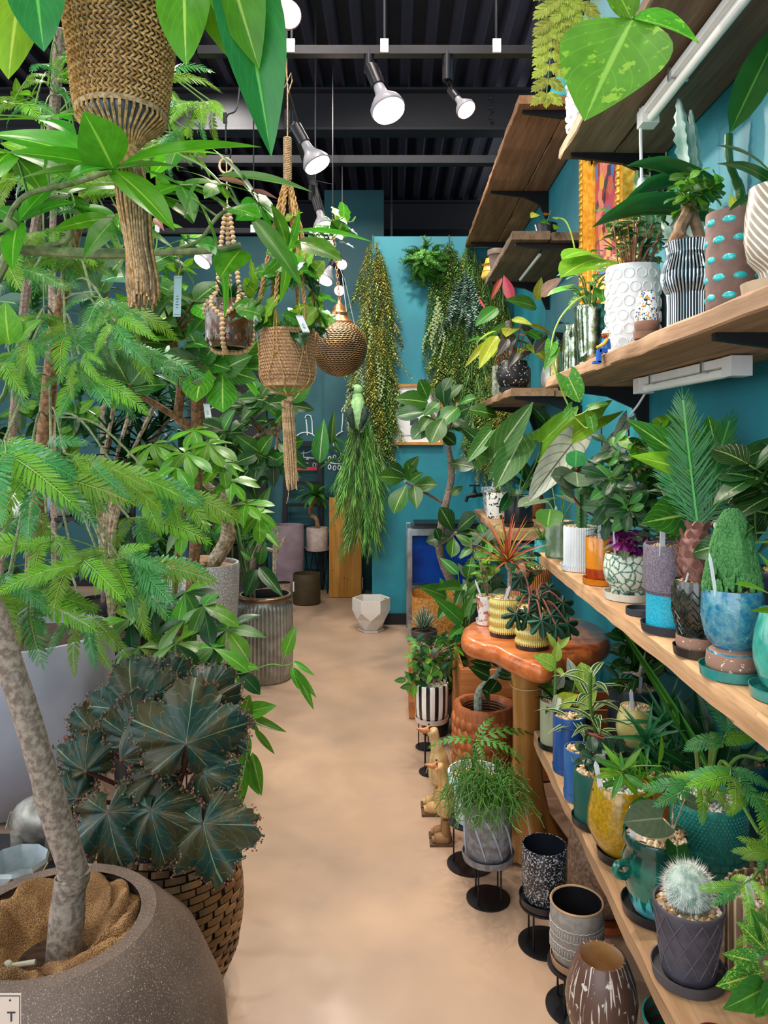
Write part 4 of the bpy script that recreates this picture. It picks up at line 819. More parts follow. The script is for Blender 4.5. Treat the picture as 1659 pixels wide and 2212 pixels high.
clump(r, 10, M('round', L_mid, .85, .3), .05, .10, .07, stemr, random.Random(71))
r = back('bushy umbrella-leaf plant at the back of the waist-high shelf', .88, 2.3, .07, .17, plain('dk_blue', '23465c', .4)); rr = random.Random(12)
crown(r, pxcloud(1300, 960, 1440, 1130, 2.1, 2.4, 26, rr), [M('obovate', L_dark, .45, .4), M('obovate', L_mid, .45, .4)], .075, 7, rr, stemg, [top(r), top(r)+V((-.02, 0, .15))], .003)
r = back('ivy-like climber with small bright leaves against the right wall', .93, 2.05, .05, .15, blkcer); rr = random.Random(14)
crown(r, pxcloud(1425, 890, 1480, 1000, 2.05, 2.15, 8, rr)+pxcloud(1350, 935, 1430, 1010, 2.15, 2.3, 8, rr), M('heart', L_bright, .8, .4, lobe=.4), .05, 4, rr, stemg, [top(r), top(r)+V((0, 0, .2))], .002)
r = back('glossy dark-leaved fig in the right back corner of the waist-high shelf', .90, 1.5, .07, .16, blkcer); rr = random.Random(15)
crown(r, pxcloud(1560, 990, 1700, 1180, 1.5, 1.6, 10, rr), M('ovate', L_rub, .6, .5), .12, 4, rr, stemg, [top(r), top(r)+V((0, 0, .1))], .003)
r = back('striped spiky plant between the fig pots at the back of the waist-high shelf', .83, 2.12, .05, .14, cream); rosette(r, top(r), 26, M('blade', L_mid, .14, .9), .17, 1.4, .2)
# ---- far waist-high shelf
r = pot('white terrazzo pot with black flecks on the far waist-high shelf', (.645, 4.55, ZW), .068, .16, 'cyl', speckle('terrazzo', 'e4e4e0', ['1a1a1c', '30343a'], 42, .60, .5), 'g'); rosette(r, top(r), 22, M('blade', L_stripe, .15, .8), .12, 1.4, .2)
r = pot('blue-and-white flecked pot behind the terrazzo pot', (.66, 4.95, ZW), .068, .17, 'rimmed', speckle('bluefleck', 'c4d2d8', ['6a8494'], 60, .5, .6), 'g'); marker(r, top(r)+V((0, -.03, 0)), L=.08)
r = pot('black straight pot with an anthurium on the far waist-high shelf', (.70, 4.12, ZW), .078, .165, 'cyl', blkcer, 'g', blkcer)
for a, t, wd, mt in (((1058, 1000, 4.05), (1152, 868, 3.9), .36, L_white), ((1085, 975, 4.1), (1012, 985, 4.0), .5, L_white), ((1130, 940, 4.05), (1070, 1055, 3.9), .5, L_white), ((1062, 930, 4.1), (1008, 1000, 3.95), .36, L_white), ((1100, 1075, 4.0), (1078, 1110, 3.9), .45, L_dark), ((1175, 905, 4.0), (1140, 870, 4), .5, L_rub), ((1172, 955, 4.0), (1250, 880, 3.9), .45, L_lime), ((1165, 890, 4.1), (1185, 950, 4.1), .55, L_rub)):
    putpx(r, leafmesh('heart', mt, 1, .35, .2, lobe=.3, nu=10), a, t, (0, -1, .4), wd); stems(r, [(bez([top(r), P(a[0], (a[1]+1065)/2, 4.12), P(*a)], 6), .005)], stemg)
rosette(r, top(r), 14, M('ovate', G('pale_succulent', 'a8c8b0', 'd0e0d0', 1, 0), .5, -.3, .3), .05, 1.2, .2)
r = pot('terracotta-orange round pot at the back of the far waist-high shelf', (.87, 4.6, ZW), .08, .14, 'round', plain('terracotta', 'c96a34', .7), 's'); rosette(r, top(r)+V((0, 0, .02)), 18, M('lance', L_dark, .3, .5), .3, 1.4, .5)
r = pot('turquoise scale-textured tall vase beside the far waist-high shelf', (.72, 3.55, .78), .05, .26, 'belly', plain('turq_scale', '3fa0a4', .3, 0, '2a8088', 60, .3, bump=.6), 'g', fn=lambda a, z: 1+.03*math.cos(a*10+z*26)*1, zsub=6, segs=80)
rosette(r, top(r), 40, M('blade', G('moss_blade', '3f7a20', '6ab040', 1, 0), .06, .6), .12, 1.5, .5)
def wirestand(label, loc, h, r0, m=blackm, n=4, disc=True, tr=None):
    """round plate on thin rods above a round base disc"""
    t = thing('plant_stand', label, 'plant stand', loc); tr = tr or r0*.95
    MB().lathe([(tr, h-.006), (tr, h), (.002, h)], 36).build('top_plate', m, t); MB().lathe([(r0, 0), (r0, .005), (.002, .006)], 40).build('base_disc', m, t)
    for k in range(n): a = PI/4+k*2*PI/n; MB().tube([(math.cos(a)*r0*.72, math.sin(a)*r0*.72, .004), (math.cos(a)*r0*.72, math.sin(a)*r0*.72, h-.004)], .003, 6).build('leg', m, t)
    return t
wirestand('tall black wire stand under the turquoise scale vase', (.72, 3.55, 0), .78, .09)
r = pot('orange fluted hourglass pot on a black stand beyond the waist-high shelf', (.66, 3.36, .70), .065, .23, [(.85, 0), (.98, .1), (.92, .35), (.75, .55), (.8, .7), (1, .9), (1.02, 1)], stripem('flute_orange', 'd8965c', '8a4a24', 40), 'g', blkcer, fn=rb(40, .02), segs=160, zsub=2)
wirestand('tall black wire stand under the orange fluted hourglass pot', (.66, 3.36, 0), .70, .09); clump(r, 10, M('lance', L_mid, .5, .5), .09, .1, .08, stemg, random.Random(81))
# ---- low shelf, front row
r = pot('small grey-green cylinder pot at the far end of the low shelf', S(1207, 1628, ZL, .055), .05, .15, 'cyl', plain('sage_glaze', 'a3a888', .35, amt=.1), 'g', blkcer, sr=1.15); rosette(r, top(r), 9, M('strap', L_dark, .2, .9), .09, 1.2, .2); marker(r, top(r)+V((.02, -.045, -.01)), (.02, 0, 1), .06)
r = pot('deep blue pot with a striped upright dracaena, second on the low shelf', S(1238, 1680, ZL, .05), .05, .165, 'cyl', plain('cobalt', '1f4f92', .35, amt=.1, coat=.2), 'g', MC['cobalt'], sr=1.05); p = top(r)
tk = bez([p, P(1285, 1590, 2.25), P(1275, 1520, 2.2), P(1276, 1450, 2.15)], 8); stems(r, [(tk, .006)], stemg)
for i in range(26):
    t_ = i/26; c = tk[int(t_*(len(tk)-1))]; a = i*2.4; put(r, M('lance', L_stripe, .24, .9, .3, nu=8), c, V((math.cos(a), math.sin(a)-.2, .75-.3*(1-t_))), (0, 0, 1), .12)
r = pot('mid-blue pot with a flared foot, third on the low shelf', S(1266, 1742, ZL, .05), .050, .135, 'cyl', plain('blue2', '2a62a0', .35, amt=.1, coat=.2), 'g', MC['blue2'], sr=1.05); rr = random.Random(51)
crown(r, pxcloud(1265, 1590, 1345, 1700, 2.0, 2.15, 14, rr), [M('round', G('pep_leaf', '2c4a38', '4a6a50', 3, .1, rough=.25), .85, .3), M('round', L_grey, .85, .3)], .045, 6, rr, stemr, [top(r), top(r)+V((.02, 0, .05))], .002)
r = pot('dark green cylinder pot on black saucer, fourth on the low shelf', S(1296, 1800, ZL, .05), .055, .135, 'cyl', plain('bottle_green', '12544a', .4, amt=.15), 'g', blkcer); rr = random.Random(52)
crown(r, pxcloud(1280, 1620, 1350, 1690, 1.95, 2.05, 8, rr), M('round', MC['pep_leaf'], .8, .3), .045, 6, rr, stemr, [top(r)], .002)
n = NT('mustard'); co = n.coord(); f = n.noise(co, 110, 5, .7); n.col(n.mix(n.ramp(f, .4, .6), lin('a87a10'), lin('8a6a10'))); f2 = n.noise(co, 8, 2); n.col(n.mix(n.ramp(f2, .4, .6, 0, .6), n.mix(n.ramp(f, .4, .6), lin('b08618'), lin('8c6c12')), lin('96881e'))); n.set(.15, 0, .5, .6)
r = pot('mustard-yellow glazed belly pot leaning out over a black saucer', S(1362, 1888, ZL, .07), .083, .175, [(.42, 0), (.5, .01), (.82, .2), (1, .40), (.97, .6), (.86, .85), (.80, .99), (.79, 1)], n.m, 'g', blkcer, fillm=gravw, sr=.72)
p = top(r); rr = random.Random(53); crown(r, pxcloud(1320, 1650, 1430, 1740, 1.75, 1.9, 15, rr), [M('lance', L_mid, .26, .5), M('lance', L_bright, .22, .5)], .075, 7, rr, stemg, [p, p+V((0, 0, .04))], .002); marker(r, p+V((-.055, -.02, 0)), (-.2, 0, 1), .075, .013)
n = NT('drip_green'); co = n.coord(); s = n.n('SeparateXYZ'); n.l(co, s.inputs[0]); at = n.math('ARCTAN2', s.outputs[1], s.outputs[0]); cb = n.n('CombineXYZ'); n.l(n.math('MULTIPLY', at, 2.2), cb.inputs[0]); f = n.noise(cb.outputs[0], 2.4, 3, .7)
z = n.math('SUBTRACT', s.outputs[2], n.math('MULTIPLY', n.math('SUBTRACT', f, .5), .16)); c = n.mix(n.ramp(z, .040, .046), lin('5cb8c0'), lin('0d6a58')); c = n.mix(n.ramp(n.noise(co, 26, 3), .5, .62, 0, .6), c, lin('0a3b34')); c = n.mix(n.ramp(s.outputs[2], .11, .14, 0, .8), c, lin('10302a')); n.col(c); n.set(.1, 0, .5, .8)
r = pot('glossy dark green jar with turquoise drips, small lug handles and a two-leaf plant', S(1440, 2010, ZL, .06), .075, .165, [(.62, 0), (.66, .01), (.84, .25), (.98, .52), (.97, .68), (.88, .80), (.92, .86), (.97, .93), (.93, 1)], n.m, 'g', blkcer, sr=1.0)
for s_ in (-1, 1): MB().tube(bez([(s_*.068, -.02, .12), (s_*.092, -.024, .118), (s_*.095, -.022, .098), (s_*.072, -.018, .088)], 6), .008, 8).build('handle', n.m, r)
p = top(r); MB().lathe([(.026, 0), (.028, .012), (.018, .028), (.009, .038)], 20, p-r.location+V((.01, 0, 0)), fn=lambda a, z, i: 1+.06*math.cos(9*a)).build('caudex', plain('pale_caudex', 'd8c09a', .8), r)
q = P(1452, 1798, 1.6); stems(r, [(bez([p+V((.01, 0, .03)), P(1442, 1850, 1.62), q], 6), .006), (bez([q, P(1435, 1775, 1.6), P(1430, 1768, 1.58)], 5), .002), (bez([q, P(1455, 1740, 1.62), P(1462, 1715, 1.6)], 5), .002), (bez([q, P(1475, 1740, 1.62), P(1480, 1725, 1.65)], 5), .002), (bez([q, P(1462, 1810, 1.58), P(1462, 1828, 1.55)], 5), .002)], barkp)
for a, t, wd in (((1430, 1768, 1.56), (1346, 1776, 1.54), .85), ((1462, 1715, 1.6), (1418, 1680, 1.59), .8), ((1480, 1725, 1.64), (1530, 1750, 1.63), .6), ((1462, 1828, 1.55), (1468, 1880, 1.5), .9)): putpx(r, leafmesh('heart', L_grey if t[1] < 1800 else L_dark, 1, .15, .08, nu=9, nv=3, lobe=.35), a, t, (0, -.8, .7), wd)
marker(r, p+V((-.055, -.015, 0)), (-.1, 0, 1), .075, .012)
lat = plain('charcoal_clay', '3e3a42', .6, 0, '4c4650', 40, bump=.3)
r = pot('charcoal pot with incised diamond lattice holding a round woolly cactus', S(1513, 2155, ZL, .055), .066, .135, 'taper', lat, 'g', plain('grey_saucer', '4a464a', .6), fd=.1, sr=1.05)
m = MB()
for sg in (-1, 1):
    for j in range(12):
        a0 = j*PI/6; pp = []
        for k in range(8): z = .02+.11*k/7; a = a0+sg*k*.15; q = .066*(.72+.28*(z/.135)**.9)*.995; pp.append((math.cos(a)*q, math.sin(a)*q, z+.006))
        m.tube(pp, .0012, 4)
m.build('lattice_ridge', plain('lattice_grey', '5c5862', .6), r)
p = top(r); cb_ = plain('cactus_body', '6d8a80', .7, 0, 'a8b8ae', 60); b = MB(); b.lathe([(.022, 0), (.038, .014), (.043, .036), (.038, .060), (.022, .076), (.004, .080)], 60, p-r.location, fn=lambda a, z, i: 1+.04*math.cos(a*15+i)); b.build('cactus_body', cb_, r)
rr = random.Random(3); m = MB()
for i in range(1900):
    th = math.acos(rr.uniform(-.5, 1)); ph = rr.uniform(0, 6.28); d = V((math.sin(th)*math.cos(ph), math.sin(th)*math.sin(ph), math.cos(th))); c = p-r.location+V((0, 0, .038))+V((d.x*.042, d.y*.042, d.z*.042)); e = c+(d+V((rr.uniform(-1, 1), rr.uniform(-1, 1), rr.uniform(-1, 1)))*.6)*rr.uniform(.005, .014); x, y = perp(d)
    m.add([c+x*.0003, c-x*.0003, e], [(0, 1, 2)])
m.build('spines', plain('white_spine', 'eeeae6', .7, amt=.02), r, kind='stuff', smooth=False)
# low shelf, back row
bw = plain('teal_embossed', '237a6e', .2, 0, '2f8678', 120, .3, coat=.5)
r = pot('teal pot embossed with bead rows above a basket weave, with a feathery green plant', (.735, 1.72, ZL), .082, .20, 'cyl', bw, 'g', None, fillm=gravw)
bead = MB().ball((0, 0, 0), (.0035, .0035, .0030), 6, 4).mesh('bead', bw); m = MB()
for k in range(10):
    for j in range(60): a = (j+.5*(k % 2))*2*PI/60; m.ball((math.cos(a)*.082, math.sin(a)*.082, .115+k*.0078), .0036, 5, 4)
m.build('embossed_beads', bw, r, kind='stuff')
m = MB()
for k in range(6):
    for j in range(24): a = (j+.5*(k % 2))*2*PI/24; m.box((math.cos(a)*.0815, math.sin(a)*.0815, .012+k*.0165), (.005, .019, .013), a)
m.build('embossed_weave', bw, r, kind='stuff')
pin = [pinnate(L_silk, 27, .24, .9, 70, .15), pinnate(L_silkd, 25, .24, 1.2, 70, .16), pinnate(L_silk, 25, .24, 1.2, 66, .15, seedv=3)]
pind = [pinnate(L_silkd, 27, .21, .6, 70, .15), pinnate(L_silkd, 25, .24, 1.2, 70, .16), pinnate(L_silk, 25, .24, 1.2, 66, .15, seedv=3)]
def frond(root, o, d, rl, npair, pl, rr=R, up=(0, 0, 1), sr=.002, pins=None, stem=stemg, term=True):
    """twice-feathered leaf: pairs of drooping pinnae along a short stalk"""
    o = V(o); d = V(d).normalized(); pins = pins or pin; side = d.cross(V(up)); side = side.normalized() if side.length > .01 else perp(d)[0]; nrm = side.cross(d)
    pts = [o+d*rl*k/6-nrm*0+V((0, 0, -.25*rl*(k/6)**2)) for k in range(7)]
    stems(root, [(pts, sr)], stem, 'stalk', 4)
    for i in range(npair):
        f = (i+.6)/npair; c = pts[int(f*6)]
        for s in (-1, 1):
            a = math.radians(70-25*f+rr.uniform(-10, 10)); v = d*math.cos(a)+side*s*math.sin(a)+V((0, 0, rr.uniform(-.45, .0)))
            put(root, pins[rr.randrange(len(pins))], c, v, V((rr.uniform(-.3, .3), -1.1, .8)), pl*(.75+.25*f)*rr.uniform(.8, 1.02), .8)
    if term:
        for s in (-1, 1): v = d+side*s*.3; put(root, pins[rr.randrange(len(pins))], pts[-1], v, V((0, -1.1, .8)), pl*rr.uniform(.9, 1.08), .8)
p = top(r); rr = random.Random(16)
for px, py, dd, dirs in ((1610, 1720, 1.5, (.3, -.5, .3)), (1560, 1610, 1.6, (.0, -.3, .7)), (1530, 1680, 1.6, (-.5, -.3, .1)), (1650, 1640, 1.6, (.8, -.2, .6)), (1640, 1800, 1.45, (.5, -.6, -.1)), (1580, 1660, 1.5, (-.4, -.8, .3))):
    e = P(px, py, dd); stems(r, [(bez([p, (p+e)/2+V((0, 0, .05)), e], 6), .004)], stemg); frond(r, e, dirs, .05, 2, .105, rr)
stems(r, [([p, p+V((.01, 0, .16))], .008), ([p+V((-.02, 0, 0)), p+V((-.03, 0, .14))], .006)], plain('brown_green_stem', '6a7a34', .6))
marker(r, p+V((.04, -.06, -.01)), (.03, 0, 1), .10, .006)
r = pot('pale yellow rounded pot raised on an upturned dark pot, back row of the low shelf', (.735, 2.24, ZL+.10), .058, .125, 'round', plain('pale_yellow', 'cbb96a', .3, 0, 'd8d49a', 10, .2, coat=.3), 'g'); rr = random.Random(17)
marker(r, top(r)+V((-.02, -.03, 0)), (-.05, 0, 1), .07, .012); p = top(r); crown(r, pxcloud(1330, 1390, 1430, 1480, 2.25, 2.45, 10, rr), M('ovate', L_rub, .5, .4), .085, 5, rr, barkg, [p, p+V((.01, 0, .1))], .003)
t = thing('upturned_pot', 'dark brown upturned pot under the pale yellow one', 'pot', (.735, 2.24, ZL)); MB().lathe([(.06, 0), (.062, .02), (.048, .098), (.046, .10), (.002, .10)], 32).build('pot_body', plain('dk_brown', '2a2422', .5), t)
r = pot('big navy pot with brown gravel at the back of the low shelf', (.80, 2.45, ZL), .085, .22, 'cyl', plain('navy_ribbed', '25303c', .35, coat=.3), 'g', fn=rb(30, .01), segs=90); rr = random.Random(19); p = top(r)
crown(r, pxcloud(1340, 1350, 1440, 1450, 2.35, 2.6, 10, rr), M('ovate', L_dark, .5, .4), .09, 5, rr, barkm, [p, p+V((0, 0, .14))], .004); marker(r, p+V((.0, -.05, 0)), (.1, 0, 1), .07)
r = pot('aloe with white-dotted jagged leaves in an orange pot, back row of the low shelf', (.74, 2.0, ZL), .055, .12, 'cyl', plain('orange_pot', 'c98a3c', .4), 'g'); p = top(r)
ar = M('spike', L_aloe, .17, .45, .5, wave=.12, nu=12)
for c, nn, L in ((P(1440, 1570, 2.02), 18, .14), (P(1400, 1600, 1.98), 14, .12), (P(1425, 1650, 1.95), 14, .11), (P(1460, 1630, 2.05), 14, .13)): rosette(r, c, nn, ar, L, 1.3, -.1, ax=(-.3, -.5, .8)); stems(r, [([p, (p+c)/2+V((0, 0, .01)), c], .007)], stemg)
r = pot('dark blue-green pot with long wavy-edged glossy leaves below the waist-high shelf', (.78, 1.93-.0, ZL+.0) if False else (.90, 1.93, ZL), .075, .2, 'taper', plain('petrol_pot', '1d4a5a', .3, coat=.4), 'g'); p = top(r)
for a, t, wd in (((1535, 1700, 1.9), (1462, 1500, 1.95), .3), ((1545, 1690, 1.9), (1500, 1480, 2.0), .25), ((1560, 1680, 1.9), (1590, 1560, 1.9), .35), ((1560, 1700, 1.9), (1640, 1600, 1.9), .35), ((1530, 1680, 1.9), (1395, 1600, 1.9), .2)): putpx(r, leafmesh('lance', L_dark, 1, .35, .15, wave=.1, nu=10), a, t, (-.2, -1, .3), wd)
putpx(r, leafmesh('blade', G('grass_blade', '5a9a3a', 'a8cc80', 1, 0), 1, .35, .3, nu=14), (1530, 1665, 1.85), (1345, 1362, 2.35), (-.3, -1, .3), .06)
stems(r, [([p, P(1545, 1700, 1.9)], .006)], stemg)
bam = stripem('bamboo_flute', 'b59a7c', '6d5440', 22, 0, .6, 0, .3)
r = pot('brown and cream fluted cylinder pot at the right edge of the low shelf', (.715, 1.41, ZL), .075, .17, 'cyl', bam, 'g', None, fn=rb(22, .03), segs=132); p = top(r); rr = random.Random(20)
for px, py, dirs in ((1625, 1900, (-.5, -.3, .1)), (1665, 1850, (-.2, -.5, .5)), (1655, 1970, (-.3, -.8, -.2)), (1690, 1930, (.1, -.8, -.1))): e = P(px, py, 1.33); stems(r, [(bez([p, (p+e)/2+V((0, 0, .03)), e], 6), .003)], stemg); frond(r, e, dirs, .035, 2, .07, rr)
marker(r, p+V((-.05, -.04, -.01)), (-.1, 0, 1), .07, .018)
r = pot('mottled croton in a low pot at the bottom right corner, on the low shelf', (.62, 1.14, ZL), .06, .07, 'taper', plain('maroon_pot', '7a1f38', .4), 'g'); p = top(r); rr = random.Random(21)
for a, t in (((1640, 2080, 1.12), (1560, 2060, 1.1)), ((1650, 2100, 1.12), (1545, 2130, 1.08)), ((1660, 2060, 1.15), (1590, 1990, 1.15)), ((1680, 2080, 1.1), (1640, 1990, 1.12)), ((1660, 2130, 1.1), (1560, 2180, 1.05)), ((1680, 2120, 1.1), (1630, 2200, 1.05)), ((1690, 2060, 1.1), (1700, 1950, 1.1)), ((1660, 2040, 1.15), (1620, 1960, 1.15))): putpx(r, leafmesh('ovate', [L_mid, G('croton_leaf', '3f7a2a', 'c8c860', 6, .5, c2='a8b84a', vthr=.55, vscale=20)][R.randrange(2)], 1, .4, .15, wave=.1, nu=8), a, t, (0, -.8, .6), .42)
stems(r, [([p, P(1655, 2080, 1.12)], .005)], stemg)
saucer('small maroon round dish at the bottom right, near end of the low shelf', S(1542, 2218, ZL, .03) if False else (.545, 1.245, ZL), .035, plain('maroon_dish', '6d1834', .35), .02)
# ================================================================ middle of the room
owood = wood('orange_burl_wood', 'c2703a', '9a4a20', '7a3414', 0, .6, .28, .5, .12); stump_w = wood('carved_teak', 'b56a36', '8a4420', '6e3214', 2, .8, .5, 0, .3)
colw = wood('honey_trunk', 'c08a48', '9a6228', '7a4518', 2, .5, .3, .4, .12); crate_w = wood('crate_wood', 'c07a42', '9a5a2c', '7a4420', 0, 1, .6)
pinew = wood('yellow_pine', 'd39a48', 'b57a2e', '96601f', 2, .9, .55)
def prism(outline, z0, z1, bev, m, name, root, top_in=.012):
    """rounded slab from an outline (local xy)"""
    b = MB(); n = len(outline); cx = sum(p[0] for p in outline)/n; cy = sum(p[1] for p in outline)/n; vs = []
    prof = [(bev*1.2, z0), (bev*.35, z0+bev*.35), (0, z0+bev), (0, z1-bev), (bev*.35, z1-bev*.35), (bev*1.2, z1)]
    for ins, z in prof:
        for x, y in outline: d = V((cx-x, cy-y)); L = d.length; d /= L; vs.append((x+d.x*ins, y+d.y*ins, z))
    m_ = len(prof); b.add([V(v) for v in vs], [(i*n+k, i*n+(k+1) % n, (i+1)*n+(k+1) % n, (i+1)*n+k) for i in range(m_-1) for k in range(n)]+[tuple(range(n))[::-1], tuple((m_-1)*n+k for k in range(n))])
    return b.build(name, m, root, ang=60)
# table: cloud-shaped slab on a trunk column with flared foot
t = thing('slab_table', 'cloud-edged orange burl wood table on a polished trunk column', 'table', (.49, 2.72, 0)); q = t.location; ZT_ = .775
ctrl = [(1000, 1352), (1030, 1336), (1085, 1334), (1150, 1336), (1230, 1330), (1290, 1345), (1320, 1375), (1290, 1400), (1225, 1415), (1180, 1435), (1140, 1430), (1095, 1412), (1062, 1395), (1020, 1385), (997, 1372)]
out = [on(x, y, ZT_) for x, y in ctrl]; out = bez(out+[out[0]], 5)[:-1]; prism([(p.x-q.x, p.y-q.y) for p in out], ZT_-.07, ZT_, .022, owood, 'tabletop', t)
MB().lathe([(.10, 0), (.135, .015), (.13, .05), (.085, .14), (.062, .24), (.052, .36), (.05, .5), (.052, .62), (.06, .708)], 40, fn=lambda a, z, i: 1+.06*math.sin(a*3+z*5)+(.22*math.cos(a*5+.6) if i < 3 else 0)).build('trunk_column', colw, t)
m = MB(); m.tube([(math.cos(a)*.058, math.sin(a)*.058, .615+.004*math.sin(a)) for a in [k*PI/10 for k in range(21)]], .0018, 5); m.tube([(.054, -.02, .61), (.06, -.03, .57), (.058, -.03, .53)], .0018, 5); m.build('string', plain('jute_string', 'cbb48e', .9), t)
m = MB(); m.box((.060, -.032, .545), (.008, .006, .05)); m.box((.064, -.032, .52), (.006, .005, .04)); m.build('clip', silver, t)
# pots on the table
r = pot('small white marbled pot with saucer at the back left of the burl table', S(1056, 1354, ZT_, .05), .046, .105, 'taper', speckle('marbled', 'dfe3e4', ['a5604a', 'c79a80'], 38, .56, .3, .3), 'g', speckle('marbled', 'dfe3e4', ['a5604a'], 38), sr=1.0); p = top(r); rr = random.Random(61)
crown(r, [p+V((0, 0, .11)), p+V((.01, 0, .17)), p+V((-.03, 0, .14))], [M('ovate', L_mid, .5, .4), M('round', L_lime, .7, .3)], .07, 6, rr, barkm, [p], .003); marker(r, p+V((-.025, -.01, 0)), (-.35, 0, 1), .075, .008)
ylw = stripem('yellow_ribs', 'dccf7c', 'b8a44e', 50, 0, .25, .4, .4); wv = lambda a, z: 1+.14*(abs(math.sin(z*PI*4.0+.3))**.8-.6)+.012*math.cos(a*50)
for lab, px, py, rad in (('yellow ribbed wavy pot in the middle of the burl table, under a red-edged dragon tree', 1096, 1380, .058), ('yellow ribbed wavy pot at the right of the burl table, with a dark cut-leaf begonia', 1156, 1408, .058)):
    r = pot(lab, S(px, py, ZT_, .055), rad, .135, 'cyl', ylw, 'g', blkcer, fn=wv, segs=200, zsub=8, sr=1.05); p = top(r)
    if px < 1100:
        tp = P(1096, 1212, 2.8); stems(r, [(bez([p, P(1100, 1270, 2.82), P(1101, 1235, 2.82), P(1094, 1222, 2.82), tp], 6), [.009]*14+[.007]*10+[.005]*4)], barkg)
        drg = M('blade', L_orange, .075, .25, .4, nu=8); rosette(r, tp, 46, [drg, M('blade', L_yel, .05, .3, .4, nu=8), drg], .185, 1.5, -.1, tw=.5); marker(r, p+V((-.01, -.045, -.005)), (.3, -.1, 1), .07, .012)
    else:
        rr = random.Random(62); bl = lobed(G('cutleaf', '26503c', '4a7a5a', 4, .3, rough=.35), 7, .03, .35, cut=.75, seg=6)
        for a, d in (((1145, 1280), 2.7), ((1165, 1295), 2.55), ((1190, 1330), 2.5), ((1115, 1325), 2.5), ((1215, 1300), 2.6), ((1185, 1270), 2.75), ((1200, 1350), 2.48), ((1140, 1325), 2.5), ((1170, 1340), 2.45), ((1225, 1345), 2.55), ((1125, 1245), 2.85)):
            c = P(*a, d); put(r, bl, c, V((a[0]-1160, -15, -30-R.random()*30)).normalized(), (0, -1, .8), .095); stems(r, [(bez([p, (p+c)/2+V((0, 0, .05)), c], 6), .003)], plain('brown_red_stem', '7a4034', .6))
r = pot('copper fluted cylinder pot at the back of the burl table', S(1113, 1302, ZT_, .05) if False else (.515, 3.0, ZT_), .055, .135, 'cyl', stripem('copper_flute', 'd09a70', '9a5a34', 36), 's', fn=rb(36, .02), segs=144); p = top(r)
MB().ball(p-r.location+V((.01, 0, .05)), (.035, .03, .065), 12, 8).build('caudex', barkm, r); crown(r, [p+V((.02, 0, .11)), p+V((.05, -.03, .07)), p+V((-.02, 0, .1)), p+V((.06, 0, .14))], [M('ovate', L_dark, .5), M('ovate', G('bronze_leaf', '5a5a3a', '8a8a5a', 5, .3), .5)], .06, 6, random.Random(63), stemr, [p+V((.01, 0, .1))], .002)
# carved stump planter with a small twisted fig
t = thing('stump_planter', 'carved faceted wooden stump planter holding a small twisted fig', 'potted plant', (.37, 3.0, 0)); q = t.location
b = MB(); N = 30; hh = .45
b.lathe([(.118, 0), (.126, .02), (.13, .2), (.127, .36), (.124, hh-.01), (.118, hh), (.100, hh), (.092, hh-.01), (.09, hh-.12), (.001, hh-.12)], 40, fn=lambda a, z, i: 1+.03*math.sin(a*3+1)+(.02*math.cos(a*9)), cap=False); b.build('planter', stump_w, t)
fac = MB().ball((0, 0, 0), (.012, .021, .024), 8, 5).mesh('carved_facet', stump_w)
for k in range(10):
    for j in range(22): a = (j+.5*(k % 2))*2*PI/22; o = link('carved_facet', fac, None, t, (math.cos(a)*.122*(1+.03*math.sin(a*3+1)), math.sin(a)*.122*(1+.03*math.sin(a*3+1)), .03+k*.040)); o.rotation_euler = (0, 0, a)
m = MB(); [m.tube([(math.cos(x)*.088, math.sin(x)*.088, hh-.02-.012*k) for x in [j*PI/12 for j in range(25)]], .003, 5) for k in range(4)]; m.build('inner_pot', blkcer, t); MB().lathe([(.088, hh-.085), (.001, hh-.08)], 24, cap=False).build('soil', soilm, t)
tk = bez([V((.345, 2.98, .37)), P(1034, 1500, 2.95), P(1052, 1478, 2.92), P(1078, 1452, 2.9), P(1080, 1430, 2.9), P(1050, 1415, 2.9), P(1040, 1395, 2.95)], 6); stems(t, [(tk, [.017]*14+[.012]*12+[.009]*12)], plain('pale_blue_bark', '9aa696', .8, 0, '6f7a6e', 50, .5), 'trunk', 8)
for a, b_, wd in (((1075, 1470, 2.9), (1055, 1500, 2.85), .8), ((1075, 1460, 2.9), (1110, 1470, 2.85), .3), ((1078, 1450, 2.9), (1112, 1462, 2.8), .3), ((1058, 1462, 2.9), (1012, 1440, 2.85), .5), ((1062, 1440, 2.9), (1014, 1428, 2.85), .4), ((1075, 1440, 2.9), (1058, 1395, 2.9), .5), ((1060, 1430, 2.9), (1030, 1395, 2.85), .4), ((1072, 1425, 2.9), (1090, 1395, 2.9), .4), ((1058, 1500, 2.9), (1040, 1488, 2.8), .8), ((1052, 1420, 2.9), (1022, 1405, 2.9), .5)): putpx(t, leafmesh('ovate', L_rub, 1, .3, .15, nu=8), a, b_, (0, -1, .5), wd)
# wooden crates
def crate(label, x0, x1, y0, y1, h, n=3, z=0):
    t = thing('wooden_crate', label, 'crate', ((x0+x1)/2, (y0+y1)/2, z)); cx, cy = t.location.x, t.location.y; ph = h/n
    for k in range(n):
        for (c, d) in (((0, y0-cy+.009), (x1-x0, .018)), ((0, y1-cy-.009), (x1-x0, .018)), ((x0-cx+.009, 0), (.018, y1-y0-.038)), ((x1-cx-.009, 0), (.018, y1-y0-.038))): MB().box((c[0], c[1], ph*(k+.5)), (d[0], d[1], ph-.006)).build('plank', crate_w, t, smooth=False)
    for sx in (-1, 1):
        for sy in (-1, 1): MB().box((sx*((x1-x0)/2-.03), sy*((y1-y0)/2-.03), h/2), (.022, .022, h-.004)).build('corner_post', crate_w, t, smooth=False)
    MB().box((0, 0, .01), (x1-x0-.04, y1-y0-.04, .016)).build('floor_panel', crate_w, t); return t
crate('open orange-brown wooden crate behind the carved stump planter', .30, .74, 3.28, 3.75, .50, 4)
